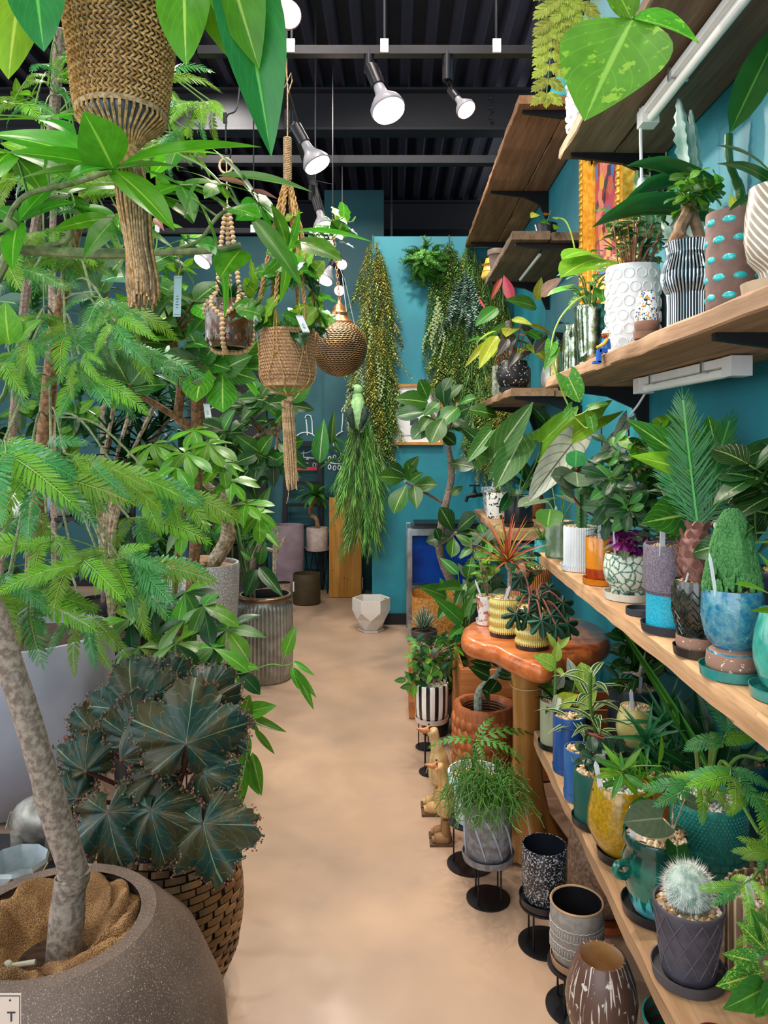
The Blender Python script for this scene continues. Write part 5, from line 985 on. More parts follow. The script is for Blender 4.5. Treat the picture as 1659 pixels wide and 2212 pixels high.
t = thing('price_tag', 'small white price tag leaning inside the open wooden crate', 'tag', (.40, 3.32, .44)); MB().box((0, 0, 0), (.05, .002, .035), rot=Matrix.Rotation(.4, 3, 'Y')).build('card', labelm, t)
crate('shorter wooden crate behind the table column', .72, .98, 3.0, 3.24, .42, 4)
# wire stands with pots near the aisle
r0 = wirestand('black wire stand with a round base under the striped pot', (.178, 3.38, 0), .235, .058, n=4)
r1 = wirestand('lower black wire stand standing just behind the striped pot', (.165, 3.66, 0), .15, .052, n=3)
r = pot('black and white vertically striped pot with a bushy green plant on a wire stand', (.178, 3.38, .235), .077, .165, 'cup', stripem('zebra', 'ece6e0', '1b1a1d', 12, 0, .25, .4, .55), 'g', plain('pinkish_saucer', 'd8c2b4', .4), fillm=gravg, sr=1.0)
p = top(r); rr = random.Random(64); pts = pxcloud(895, 1378, 990, 1450, 3.3, 3.6, 34, rr)+[P(880, 1468, 3.3), P(893, 1480, 3.3), P(902, 1462, 3.3), P(930, 1455, 3.25), P(950, 1445, 3.25)]
crown(r, pts, [M('ovate', L_mid, .5, .5), M('ovate', L_dark, .5, .5), M('ovate', L_bright, .5, .6)], .06, 5, rr, barkm, [p, p+V((0, 0, .1)), p+V((-.03, 0, .08))], .003); marker(r, p+V((-.06, -.02, 0)), (-.1, 0, 1), .06)
r0 = wirestand('black wire stand under the pale blue-white rimmed pot', (.276, 2.64, 0), .16, .082, n=3)
r = pot('pale blue-white rimmed terracotta-shaped pot with pebbles and a small feathery plant', (.29, 2.64, .16), .094, .175, 'rimmed', plain('chalk_blue', 'bccbd8', .7, 0, 'd8dfe4', 60, .3), 'g', None, fd=.14)
p = top(r); MB().ball(p-r.location, (.035, .03, .025), 10, 6).build('rootstock', plain('black_bark', '241d18', .9, bump=.8), r); tp = P(1028, 1600, 2.62)
stems(r, [(bez([p, p+V((.0, 0, .06)), tp], 6), .006)], plain('dark_stem', '3a2c20', .7)); fp = pinnate(L_mid, 7, .22, .9, 60, .42, 1, .25)
for d, L in (((-1, -.2, .35), .145), ((1, .1, .5), .19), ((.9, -.5, .25), .15), ((.5, .4, .8), .11), ((.2, -.9, -.1), .09), ((.9, -.2, .0), .15), ((-.2, -.6, -.9), .09)): put(r, fp, tp, d, (0, -.3, 1), L)
wirestand('black wire stand in front, under the grey swirl-pattern pot', (.315, 2.44, 0), .135, .072, n=4)
gs = plain('grey_swirl', '85868a', .6, 0, '6a6264', 50, .4, bump=.3)
r = pot('grey stone-look pot with raised swirls and a mop of stringy green cactus', (.315, 2.44, .135), .078, .185, 'cup', gs, 'g', gs, sr=1.12, fd=.05)
for a0 in (-2.6, -1.9, -1.2, -.4, .6, 1.6, 2.6):
    m = MB(); m.tube([(math.cos(a0+k*.09)*.0785, math.sin(a0+k*.09)*.0785, .16-.13*(k/9)**1.6) for k in range(10)], [.001, .003, .004, .004, .003, .001], 5); m.build('raised_swirl', plain('swirl_light', 'a9b0b6', .5), r)
strands(r, top(r), 170, .035, .145, G('rhipsalis', '4a7a2c', '7aa048', 1, 0, tr=0), .0015, random.Random(65), .085, 8, fork=True, r0=.055, jt=.013)
# ceramics on stands beside the low shelf
dais = NT('black_daisy'); co = dais.coord(); vo = dais.n('TexVoronoi'); vo.inputs['Scale'].default_value = 85; dais.l(co, vo.inputs[0]); d1 = vo.outputs['Distance']; f = dais.math('MULTIPLY', dais.ramp(d1, .30, .36), dais.ramp(dais.noise(co, 190, 2), .52, .60)); dais.col(dais.mix(f, lin('18191f'), lin('a9adb4'))); dais.bump(f, .5, .003); dais.set(.25, 0, .5, .4)
wirestand('black wire stand with an offset disc under the black floral pot', (.455, 2.22, 0), .125, .078)
r = pot('empty black pot covered in embossed white daisies, on a wire stand', (.455, 2.22, .125), .068, .165, 'barrel' if False else 'cup', dais.m, None, blkcer, inner=plain('dark_blue_inside', '20252f', .25, coat=.5), cat='pot', name='plant_pot')
wirestand('black wire stand under the grey carved-band pot', (.49, 1.97, 0), .12, .082)
gb = plain('grey_stoneware', '9c958e', .65, 0, '8a827a', 60, .4); r = pot('empty grey pot with tan rim and stamped bands, on a wire stand', (.49, 1.97, .12), .070, .155, 'cup', gb, None, plain('tan_rim', 'b08a66', .5), inner=plain('black_inside', '1c1c20', .4), cat='pot', name='plant_pot', sr=1.0)
MB().tube([(math.cos(a)*.068, math.sin(a)*.068, .164) for a in [k*PI/20 for k in range(41)]], .0032, 6).build('rim', MC['tan_rim'], r)
st = MB().box((0, 0, 0), (.004, .0028, .013)).mesh('stamped_bar', plain('stamp_light', 'b8b2aa', .6))
for z in (.06, .105):
    for j in range(56): a = j*2*PI/56; o = link('stamped_bar', st, None, r, (math.cos(a)*.0695, math.sin(a)*.0695, z)); o.rotation_euler = (0, 0, a)
    for dz in (-.013, .013): MB().tube([(math.cos(a)*.0697, math.sin(a)*.0697, z+dz+.0012*math.cos(a*28)) for a in [k*PI/56 for k in range(113)]], .0014, 4).build('stamped_line', MC['stamp_light'], r)
n = NT('brown_drip'); co = n.coord(); s = n.n('SeparateXYZ'); n.l(co, s.inputs[0]); at = n.math('ARCTAN2', s.outputs[1], s.outputs[0]); cb = n.n('CombineXYZ'); n.l(n.math('MULTIPLY', at, 9), cb.inputs[0]); n.l(n.math('MULTIPLY', s.outputs[2], 9), cb.inputs[2]); f = n.noise(cb.outputs[0], 1.2, 2, .5)
f2 = n.noise(co, 55, 3); n.col(n.mix(n.ramp(f, .60, .63), n.mix(n.ramp(f2, .64, .67, 0, .9), lin('5a3f34'), lin('d8cfc8')), lin('cfc4bc'))); n.set(.35, 0, .5, .2)
wirestand('black wire stand under the brown drip-glazed pot', (.492, 1.745, 0), .115, .088)
r = pot('empty brown egg-shaped pot with cream drips and splatter, orange inside', (.492, 1.745, .115), .084, .17, 'drip', n.m, None, plain('umber_saucer', '3c3030', .4), inner=plain('amber_inside', 'c99a5c', .3, 0, 'd8c4a8', 12, .3), cat='pot', name='plant_pot', sr=.9)
n = NT('half_dip'); s = n.n('SeparateXYZ'); n.l(n.coord(), s.inputs[0]); n.col(n.mix(n.ramp(s.outputs[2], .135, .139), lin('202228'), lin('b89a84'))); n.set(.3, coat=.3)
r = pot('tall beige-over-black two-tone pot standing under the low shelf', (.75, 2.71, 0), .085, .30, 'cyl', n.m, None, plain('beige_sauc', 'c4a48c', .4), cat='pot', name='plant_pot')
r = pot('large brown brushed-texture urn under the low shelf', (.67, 2.37, 0), .11, .36, 'belly', plain('brushed_brown', '8a6a54', .8, 0, 'b59a84', 90, .5, bump=.5), None, plain('terracotta', 'b5673a', .7), cat='pot', name='plant_pot')
r = pot('teal and brown banded pot under the near end of the low shelf', (.62, 1.6, 0), .08, .26, 'cyl', stripem('t_', '2a7a74', '6a4a3a', 1, 40), None, cat='pot', name='plant_pot')
# wooden ducks in boots
def duck(label, x, y, s, boots, tm):
    t = thing('wooden_duck', label, 'figurine', (x, y, 0)); w_ = wood('duck_wood'+str(boots), *tm, 2, 1.2, .5, 0, .2)
    b = MB(); b.tube(bez([(0, 0, .10*s), (.005, 0, .17*s), (.0, 0, .25*s), (-.01, 0, .31*s), (-.02, 0, .36*s), (-.03, 0, .385*s)], 5), [v*s for v in (.02, .04, .052, .055, .054, .050, .045, .04, .034, .030, .027, .025, .024, .026, .028, .028, .026, .02)], 14); b.build('body', w_, t)
    b = MB(); b.tube([(-.04*s, 0, .385*s), (-.07*s, 0, .378*s), (-.105*s, 0, .388*s)], [.019*s, .013*s, .004*s], 10); b.build('beak', plain('beak_wood', 'c07a44', .4), t)
    for e in (-1, 1): MB().ball((-.045*s, e*.022*s, .40*s), .005*s, 8, 6).build('eye', blackp, t)
    for e in (-1, 1):
        bm = plain('boot_brown' if boots else 'boot_tan', '8a6238' if boots else 'c09a60', .6); m = MB(); m.tube([(0, e*.035*s, .012), (0, e*.035*s, .12*s)], [.026*s, .02*s], 12); m.tube(bez([(.01*s, e*.035*s, .028*s), (-.03*s, e*.035*s, .028*s), (-.07*s, e*.037*s, .022*s)], 4), [.028*s, .030*s, .027*s, .018*s], 12); m.build('boot', bm, t)
        m = MB(); m.box((-.025*s, e*.036*s, .006*s), (.115*s, .06*s, .012*s)); m.build('boot_sole', plain('sole', '5a4028', .8), t)
    m = MB(); rr = random.Random(4)
    for k in range(90): a = rr.uniform(0, 6.28); z = (.17+.13*rr.random())*s; q = .053*s; m.add([V((math.cos(a)*q, math.sin(a)*q, z)), V((math.cos(a)*q*1.02, math.sin(a)*q+.003, z)), V((math.cos(a)*q*1.22, math.sin(a)*q*1.22, z-.012))], [(0, 1, 2)])
    m.build('jute_wrap', plain('jute_wrap', 'a9825a', .95), t, kind='stuff', smooth=False)
duck('front carved wooden duck in brown boots with jute-wrapped body, beside the wire stands', .20, 2.80, .74, True, ('c9a06a', 'a07844', '7a5530'))
duck('taller pale wooden duck behind, its beak raised beside the carved stump', .188, 3.03, .86, False, ('d8b884', 'b89460', '96703f'))
# orange rattan cabinet and plants at the aisle corner
t = thing('rattan_stand', 'honey-coloured rattan plant stand at the corner of the aisle, full of plants', 'plant stand', (.30, 4.60, 0)); m = rat = plain('rattan', 'c88a3c', .6, 0, '9a6424', 90, .4, bump=.6)
for sx in (-.18, .18):
    for sy in (-.17, .17): MB().box((sx, sy, .10), (.03, .03, .20)).build('leg', crate_w, t)
MB().box((0, 0, .07), (.33, .31, .02)).build('lower_rail', crate_w, t)
prism([(math.copysign(abs(math.cos(a))**.5, math.cos(a))*.20, math.copysign(abs(math.sin(a))**.5, math.sin(a))*.19) for a in [k*PI/16 for k in range(32)]], .20, .24, .01, crate_w, 'tray', t)
o_ = [(math.copysign(abs(math.cos(a))**.5, math.cos(a))*.18, math.copysign(abs(math.sin(a))**.5, math.sin(a))*.17) for a in [k*PI/16 for k in range(33)]]; b = MB(); b.add([V((x, y, .24)) for x, y in o_]+[V((x, y, .57)) for x, y in o_], [(i, i+1, 34+i, 33+i) for i in range(32)]); b.build('rattan_wall', rat, t)
r = pot('dark grey tapered pot with a white-edged spiky agave at the aisle corner', (.175, 4.12, .31), .075, .155, 'taper', plain('dk_taupe', '4a4444', .6), 's'); rosette(r, top(r)+V((0, 0, .01)), 60, M('spike', L_agave, .17, -.25, .5, nu=6), .13, 1.5, .15)
crate('small wooden box carrying the agave pot at the aisle corner', .09, .26, 4.03, 4.21, .31, 2)
rr = random.Random(66); r = pot('bushy plant with large pale-veined green leaves beside the burl table', (.40, 4.1, 0), .12, .3, 'taper', plain('mottled_stone', '6a6260', .8, 0, '4a4442', 20, .4), 's'); p = top(r)
for a, t_, wd in (((998, 1345, 3.6), (935, 1290, 3.5), .35), ((1000, 1335, 3.6), (1025, 1280, 3.6), .35), ((1000, 1355, 3.6), (968, 1380, 3.5), .4), ((995, 1350, 3.7), (985, 1310, 3.7), .45), ((1000, 1272, 3.9), (938, 1275, 3.7), .3), ((1005, 1262, 3.9), (980, 1315, 3.8), .35), ((1000, 1290, 3.9), (1040, 1250, 3.9), .4), ((965, 1290, 4.2), (905, 1268, 4.1), .5), ((960, 1270, 4.2), (950, 1248, 4.2), .6), ((975, 1300, 4.2), (945, 1340, 4.1), .5), ((1010, 1300, 3.8), (1050, 1290, 3.8), .4), ((1030, 1255, 4.0), (1070, 1240, 4.0), .5), ((1010, 1250, 4.0), (1020, 1200, 4.0), .5), ((990, 1240, 4.0), (950, 1205, 4.0), .45)):
    putpx(r, leafmesh('ovate', [L_white, L_ficus, L_mid][R.randrange(3)], 1, .4, .2, nu=8), a, t_, (-.2, -1, .6), wd); stems(r, [(bez([p, (p+P(*a))/2+V((0, 0, .06)), P(*a)], 5), .004)], stemg)
r = pot('small upright fig with pale green leaves between the tank and the burl table', (.62, 4.32, 0), .10, .35, 'taper', blkcer, 's'); rr = random.Random(67); crown(r, pxcloud(1015, 1150, 1090, 1300, 4.1, 4.5, 20, rr), [M('ovate', L_ficus, .5, .4), M('ovate', L_grey, .5)], .12, 6, rr, barkg, [top(r), P(1045, 1290, 4.35), P(1050, 1230, 4.35)], .004)
r = pot('mass of small dark foliage spilling behind the striped pot', (.22, 3.84, 0), .09, .22, 'taper', blkcer, 's'); rr = random.Random(68); crown(r, pxcloud(935, 1370, 1000, 1490, 3.7, 4.0, 55, rr), [M('ovate', L_dark, .55, .5), M('ovate', L_mid, .5, .5)], .07, 5, rr, stemg, [top(r), top(r)+V((.0, 0, .1))], .002)
r = pot('trailing plant with large grey-green round leaves under the burl table', (.87, 3.75, 0), .11, .35, 'taper', blkcer, 's'); rr = random.Random(69); crown(r, pxcloud(1160, 1370, 1260, 1560, 3.2, 3.6, 16, rr), [M('ovate', L_mid, .5), M('heart', L_silv, .7)], .12, 5, rr, stemg, [top(r), top(r)+V((0, 0, .15))], .003)
r = pot('climbing plant with a speckled yellow-green leaf rising in front of the table column', (.66, 2.66, .0), .07, .30, 'tall', plain('dk_teal_pot', '1e3c42', .4), 's') if False else None
r = pot('leafy stem with speckled yellow-green leaves beside the sage pot on the low shelf', (.64, 2.55, ZL), .05, .12, 'taper', blkcer, 'g'); p = top(r)
for a, t_, wd in (((1198, 1440, 2.4), (1150, 1415, 2.35), .5), ((1200, 1430, 2.4), (1205, 1385, 2.4), .5), ((1202, 1445, 2.4), (1220, 1462, 2.35), .4), ((1200, 1400, 2.45), (1180, 1365, 2.45), .35), ((1205, 1400, 2.45), (1232, 1375, 2.45), .4), ((1205, 1500, 2.4), (1195, 1545, 2.35), .4), ((1205, 1520, 2.4), (1250, 1500, 2.35), .6), ((1240, 1470, 2.4), (1225, 1420, 2.4), .5), ((1255, 1430, 2.4), (1265, 1510, 2.4), .6), ((1250, 1530, 2.35), (1290, 1490, 2.35), .6)): putpx(r, leafmesh('ovate', [G('speck_leaf', '7fae3c', 'c8d870', 5, .4, c2='b8d05c', vthr=.5, vscale=30), L_silv, L_yel][R.randrange(3) if a[1] > 1445 else 0], 1, .4, .2, nu=8), a, t_, (0, -1, .5), wd)
stems(r, [(bez([p, P(1203, 1530, 2.45), P(1200, 1460, 2.42), P(1200, 1390, 2.45)], 6), .005), (bez([p, P(1235, 1520, 2.45), P(1250, 1440, 2.42)], 6), .004)], stemg)
# steel-framed tank
steel = plain('polished_steel', 'b8bcc0', .22, .9, '8a9094', 8, .2); t = thing('steel_tank', 'chrome-framed blue-backed glass tank on legs against the teal wall', 'tank', (.42, 5.82, 0)); q = t.location
for sx in (-.29, .29):
    for sy in (-.22, .22): MB().box((sx, sy, .43), (.035, .035, .86)).build('leg', steel, t)
for z in (.83, .42):
    for sy in (-.22, .22): MB().box((0, sy, z), (.545, .03, .05 if z > .5 else .02)).build('rail', steel, t)
    for sx in (-.29, .29): MB().box((sx, 0, z), (.03, .405, .05 if z > .5 else .02)).build('rail', steel, t)
MB().box((0, -.20, .62), (.54, .008, .36)).build('blue_panel', plain('cobalt_glass', '0c3f96', .08, 0, '0a2f74', 6, .5), t); MB().box((0, 0, .6), (.53, .36, .3)).build('basin', plain('basin_dark', '14263a', .3), t); MB().box((0, .02, .875), (.5, .3, .02)).build('grating', blackm, t)
t = thing('wall_tap', 'old black brass garden tap on the teal wall above the tank', 'tap', (.575, 5.2, 1.14)); m = MB(); m.tube(bez([(.10, .02, 0), (.04, 0, 0), (0, -.0, -.002), (-.045, 0, -.012), (-.06, 0, -.05)], 6), [.011, .014, .018, .014, .011], 12); m.lathe([(.012, 0), (.014, .015), (.008, .03), (.007, .05)], 12, (.0, 0, .01)); m.box((0, 0, .065), (.06, .012, .01)); m.box((0, 0, .065), (.012, .06, .01)); [m.ball(c, .008, 6, 5) for c in ((.03, 0, .065), (-.03, 0, .065))]; m.build('tap_body', blackm, t)
MB().box((.115, .02, 0), (.03, .05, .05)).build('wall_flange', blackm, t)
# the mid-room fig tree
t = r = pot('tall fig tree with broad glossy leaves in front of the framed print', (.47, 5.15, 0), .13, .4, 'taper', plain('grey_stone2', '6f6a68', .8), 's')
tk = bez([top(r), P(975, 1255, 5.1), P(950, 1190, 5.05), P(958, 1110, 5.0), P(975, 1030, 5.0), P(968, 960, 4.95), P(960, 910, 4.95)], 6); stems(r, [(tk, [.034]*10+[.028]*10+[.024]*8+[.018]*9)], barkg, 'trunk', 10); stems(r, [(bez([P(968, 960, 4.95), P(945, 915, 4.9), P(930, 890, 4.9)], 5), .014), (bez([P(965, 930, 4.95), P(985, 890, 4.9), P(990, 870, 4.9)], 5), .014), (bez([P(955, 1085, 5.0), P(910, 1060, 4.9), P(875, 1040, 4.8)], 5), .010), (bez([P(940, 1180, 5.0), P(970, 1165, 4.9), P(985, 1150, 4.8)], 5), .01)], barkg, 'branch', 8)
rr = random.Random(70); bf = [M('obovate', L_rub, .62, .35, .2, nu=9), M('ovate', L_ficus, .6, .4, .2, nu=9), M('obovate', L_ficus, .62, .5, .25, nu=9)]
for a, t_ in (((925, 870), (850, 862)), ((925, 865), (905, 820)), ((960, 880), (958, 820)), ((990, 880), (940, 930)), ((955, 850), (975, 815)), ((990, 875), (1030, 860)), ((940, 905), (890, 950)), ((925, 885), (860, 880)), ((925, 890), (855, 900)), ((975, 900), (1015, 880)), ((975, 910), (1020, 940)), ((930, 900), (905, 935)), ((1000, 885), (1075, 900)), ((960, 900), (930, 960)), ((975, 880), (975, 930)), ((950, 870), (915, 900)), ((990, 920), (1040, 960)), ((965, 860), (1000, 830)), ((945, 930), (985, 960)), ((880, 1030), (840, 1008)), ((875, 1020), (905, 985)), ((875, 1035), (818, 1030)), ((880, 1045), (850, 1110)), ((885, 1040), (915, 1020)), ((890, 1050), (945, 1048)), ((895, 1045), (880, 1000)), ((895, 1050), (900, 1100)), ((980, 1150), (950, 1095)), ((985, 1150), (1030, 1110)), ((975, 1160), (920, 1170)), ((980, 1160), (975, 1205)), ((985, 1155), (1030, 1150)), ((950, 1170), (940, 1140)), ((975, 1070), (1000, 1050)), ((968, 1000), (1025, 1010))):
    d0 = 4.9+rr.uniform(-.12, .1); L = ((a[0]-t_[0])**2+(a[1]-t_[1])**2)**.5; putpx(r, bf[rr.randrange(3)], (*a, d0), (*t_, d0-rr.uniform(-.02, .12)), (rr.uniform(-.4, .4), -1, rr.uniform(.2, 1)))
# framed print and bird ornament on the back wall
t = thing('framed_print', 'oak-framed white botanical print hanging on the teal back wall', 'picture', (.19, 6.13, 1.74)); fm = plain('oak_frame', 'c58a3e', .45)
MB().box((0, 0, 0), (.41, .015, .46)).build('mat_board', plain('paper_white', 'ece8ea', .6, amt=.02), t)
for c, d in (((0, -.012, .24), (.45, .03, .022)), ((0, -.012, -.24), (.45, .03, .022)), ((-.214, -.012, 0), (.022, .03, .458)), ((.214, -.012, 0), (.022, .03, .458))): MB().box(c, d).build('frame_side', fm, t)
m = MB(); 
for k in range(9): a = PI*k/8; m.add([V((-.02+math.cos(a)*.01, -.0095, -.02)), V((-.02+math.cos(a)*.09-.01, -.0095, .0+math.sin(a)*.10)), V((-.02+math.cos(a)*.09+.012, -.0095, .01+math.sin(a)*.09))], [(0, 1, 2)])
m.build('printed_leaves', plain('print_green', '4a6a4c', .7), t, smooth=False); MB().box((-.01, -.0095, -.06), (.07, .001, .06)).build('printed_pot', plain('print_grey', '3a3e48', .7), t)
def text(s, size, m, parent, loc, rot=(PI/2, 0, 0), name='lettering', ext=.0006):
    c = bpy.data.curves.new(name, 'FONT'); c.body = s; c.size = size; c.align_x = 'CENTER'; c.align_y = 'CENTER'; c.extrude = ext; c.resolution_u = 3; o = bpy.data.objects.new(name, c)
    dg = None; COL.objects.link(o); bpy.context.view_layer.update(); me = bpy.data.meshes.new_from_object(o.evaluated_get(bpy.context.evaluated_depsgraph_get())); bpy.data.objects.remove(o); me.materials.clear(); me.materials.append(m)
    k = link(name, me, None, parent, loc); k.rotation_euler = rot; return k
text('WELCOME TO WONDERLAND', .017, inkm, t, (.0, -.0095, -.175))
t = thing('bird_ornament', 'tiny black and orange bird ornament perched on top of the framed print', 'ornament', (.25, 6.112, 1.991)); MB().ball((-.012, 0, .02), (.012, .01, .02), 10, 8).build('body', blackp, t); MB().ball((.014, 0, .02), (.012, .01, .02), 10, 8).build('body', blackp, t); MB().tube([(.0, -.008, .04), (-.01, -.02, .038)], [.006, .001], 6).build('beak', plain('orange_beak', 'd8602a', .5), t)
# hanging greenery: every bunch is a thing, every strand a part
def strandmesh(kind, mat, seed=1, n=150, ll=.085, curl=.09):
    rr = random.Random(seed); ph = rr.uniform(0, 6); pts = [V((curl*math.sin(ph+u*5)*u, curl*math.cos(ph*2+u*4)*u-.05*math.sin(u*3), -u)) for u in [i/24 for i in range(25)]]
    b = MB(); b.tube(pts, lambda u: .008*(1-.6*u), 4, False)
    if kind == 'bead': n = 34
    if kind == 'fine': n = 110
    for i in range(n):
        u = (i+.5)/n; p = pts[min(24, int(u*24))].lerp(pts[min(24, int(u*24)+1)], u*24-int(u*24)); a = i*2.4+rr.uniform(-.3, .3); q = V((math.cos(a), math.sin(a), 0)); l = ll*(.6+.6*math.sin(PI*min(1, u*1.1+.1)))*rr.uniform(.7, 1.2)
        if kind == 'needle': d = (q+V((0, 0, -.35+rr.uniform(-.3, .3)))).normalized(); s = d.cross(V((0, 0, 1))).normalized()*l*.16; e = p+d*l; b.add([p, p+d*l*.5+s, e+V((0, 0, -l*.15)), p+d*l*.5-s], [(0, 1, 2, 3)])
        elif kind == 'bead': b.ball(p+q*l*.30, ll*.26, 6, 5)
        elif kind == 'fine': d = (q*.4+V((0, 0, -1))).normalized(); s = q.cross(V((0, 0, 1)))*l*.07; b.add([p, p+d*l*2+s, p+d*l*3.5, p+d*l*2-s], [(0, 1, 2, 3)])
        else: d = (q+V((0, 0, -.5))).normalized(); s = d.cross(V((0, 0, 1))).normalized()*l*.34; b.add([p, p+d*l*.5+s, p+d*l, p+d*l*.5-s], [(0, 1, 2, 3)])
    return b.mesh('strand', mat, kind == 'bead')
SM = {}
def bunch(label, x, y, z, L, w, kinds, n, seed, hook=True, dp=.06, ball=False):
    t = thing('hanging_greenery', label, 'hanging plant', (x, y, z)); rr = random.Random(seed)
    MB().tube(bez([(0, .03, .03), (0, 0, .045), (0, -.02, .02), (0, -.01, -.06)], 5), .005, 6).build('hook', plain('green_hook', '3c5a34', .5), t)
    ms = []
    for kd in kinds:
        for j in range(3):
            key = (kd[0], kd[1].name, j)
            if key not in SM: SM[key] = strandmesh(kd[0], kd[1], seed=j*7+len(SM))
            ms.append(SM[key])
    for i in range(n):
        f = i/n; me = ms[rr.randrange(len(ms))]; l = min(L*.75, rr.uniform(.26, .5)); zt = -(L-l)*f-.02; wd = w*min(1, .25+3.0*f); xo = rr.uniform(-1, 1)*wd; yo = -rr.uniform(.02, dp+.03)
        if ball: d = rdir(rr, -1.4, .9); xo = d.x*.02; l = w*rr.uniform(.5, .95); zt = -w*.9+d.z*.02; yo = -.10
        o = link('strand', me, None, t, (xo*.8, yo, zt)); 
        if ball: o.rotation_euler = V((0, 0, -1)).rotation_difference(V((d.x, min(d.y, .1)*.5, d.z))).to_euler(); o.scale = (l*2.1, l*2.1, l)
        else: o.scale = (l, l*.8, l); o.rotation_euler = (rr.uniform(-.02, .18), -(xo/w)*.28+rr.uniform(-.12, .12), rr.uniform(-.5, .5))
    return t
gold_ = gravelmat('gold_fern', ['8f8c38', 'a8a246', '6c7230', 'bcb25a']); gd = gravelmat('olive_fern', ['6f8236', '93a044', '4f6628', 'b0b858']); gdk = gravelmat('deep_fern', ['43702e', '5f8c3a', '2f5424', '86a850']); gbl = gravelmat('grey_blue_foliage', ['5c7c6a', '86a692', '45604f', 'a4c0a8']); gbe = plain('pearl_green', '7a8f5c', .5, 0, 'a9b886', 30, .3); ggr = gravelmat('bright_fern', ['4a8c34', '6aac44', '35702a', '8cc45c'])
ya = 6.13
def GX(px, y=ya): return (px-CX)/F*y
def GZ(py, y=ya): return H-(py-CY)/F*y
bunch('upper olive and gold bunch of trailing ferns at the left end of the teal wall', GX(806), ya, GZ(520), 1.35, .16, [('needle', gd, 1), ('needle', gold_, 1)], 60, 101)
bunch('long golden bunch of ferns falling beside the woven globe lamp', GX(793), ya-.04, GZ(650), 1.5, .11, [('needle', gold_, 1), ('needle', gold_, 1), ('needle', gd, 1), ('bead', gbe, 1)], 60, 102)
bunch('right-hand dark green fern bunch falling past the framed print', GX(828), ya, GZ(700), 1.35, .09, [('needle', gdk, 1), ('needle', gd, 1)], 60, 103)
bunch('lowest grassy bunch trailing behind the parrot down to the wooden plinth', GX(782), ya-.07, GZ(860), 1.32, .13, [('fine', ggr, 1), ('fine', gdk, 1)], 80, 104)
bunch('rounded bright green fern ball at the left of the right-hand garlands', GX(918), ya, GZ(520), .62, .22, [('leafy', ggr, 1), ('needle', ggr, 1)], 110, 105, ball=True)
bunch('string of pale round bead leaves hanging under the fern ball', GX(945), ya-.03, GZ(640), .52, .035, [('bead', gbe, 1)], 16, 106)
bunch('dark fern bunch hanging right of the bead-leaf string', GX(970), ya, GZ(520), 1.45, .14, [('needle', gdk, 1), ('needle', gdk, 1), ('needle', gd, 1)], 120, 107)
bunch('grey-blue leafy bunch hanging between dark ferns', GX(1003), ya-.05, GZ(585), .62, .07, [('leafy', gbl, 1)], 20, 108)
bunch('dense dark garland hanging just left of the short far high shelf', GX(1012), ya, GZ(525), 1.65, .16, [('needle', gd, 1), ('needle', gdk, 1), ('needle', gdk, 1), ('fine', gdk, 1)], 150, 109)
bunch('garland of dark ferns reaching the wall corner behind the shelves', GX(1055), ya, GZ(540), 1.9, .2, [('needle', gd, 1), ('needle', gdk, 1), ('fine', gdk, 1)], 140, 110)
bunch('lower garland of olive fern behind the small far shelf', GX(1075), ya-.05, GZ(760), 1.15, .16, [('needle', gd, 1), ('needle', gold_, 1)], 60, 111)
# parrot
pg = plain('parrot_green', '7ab87a', .7, 0, 'a8cc8a', 40, .3); t = thing('parrot_figure', 'pale green parrot figure perched among the hanging ferns', 'figurine', P(773, 890, 5.9)); 
b = MB(); b.tube(bez([(.03, 0, -.16), (.02, -.01, -.10), (.0, -.02, 0), (.0, -.02, .09), (-.005, -.015, .14)], 6), [.02, .03, .045, .055, .062, .066, .068, .066, .062, .055, .048, .043, .04, .038], 14); b.ball((-.005, -.02, .175), (.045, .042, .045), 14, 10); b.build('body', pg, t)
m = MB(); m.tube([(-.035, -.05, .18), (-.062, -.06, .165), (-.055, -.06, .14)], [.014, .011, .003], 8); m.build('beak', blackp, t); MB().ball((-.03, -.055, .19), .005, 6, 5).build('eye', blackp, t)
for s_ in (-1, 1): MB().tube(bez([(s_*.05, -.045, .06), (s_*.055, -.065, -.03), (s_*.02-.01, -.05, -.16)], 6), [.015, .03, .034, .03, .02, .006], 10).build('wing', plain('wing_dark', '2a4a34', .7, 0, '1a2420', 30, .4), t)
m = MB(); [m.beam((.01+k*.01, -.01, -.12), (-.005+k*.012, -.01, -.36-.03*k), .016, .004) for k in (-1, 0, 1)]; m.build('tail', blackp, t); m = MB(); [m.tube([(s_*.02, -.02, -.08), (s_*.02, .0, -.12), (s_*.02, .05, -.12)], .006, 6) for s_ in (-1, 1)]; m.build('foot', blackp, t)
# things by the far wall
t = thing('wooden_plinth', 'tall orange pine board plinth standing by the far wall', 'plinth', (-.46, 7.38, 0)); 
for k in range(3): MB().box((-.105+k*.105, -.165, .49), (.103, .018, .97)).build('plank', pinew, t, smooth=False)
MB().box((0, 0, .48), (.30, .31, .95)).build('core', pinew, t); MB().box((.165, -.06, .12), (.006, .05, .12)).build('hinge', silver, t)
for k in range(14): MB().lathe([(.005, 0), (.001, .001)], 8, (R.uniform(-.14, .14), -.1745, R.uniform(.1, .9)), rot=Matrix.Rotation(PI/2, 3, 'X')).build('knot', plain('knot_brown', '4a2a10', .8), t)
r = pot('root-trailing plant in a basket on top of the wooden plinth', (-.44, 7.38, .975), .08, .05, 'taper', plain('wicker_brown', 'a8703c', .8), 's'); p = top(r)
for k in range(12): a = k*.52; stems(r, [(bez([P(754, 1010, 7.35), P(754, 1035, 7.35)+V((math.cos(a)*.02, math.sin(a)*.02, 0)), P(756, 1068, 7.35)+V((math.cos(a)*.06, math.sin(a)*.06, 0))], 5), .004)], barko, 'root')
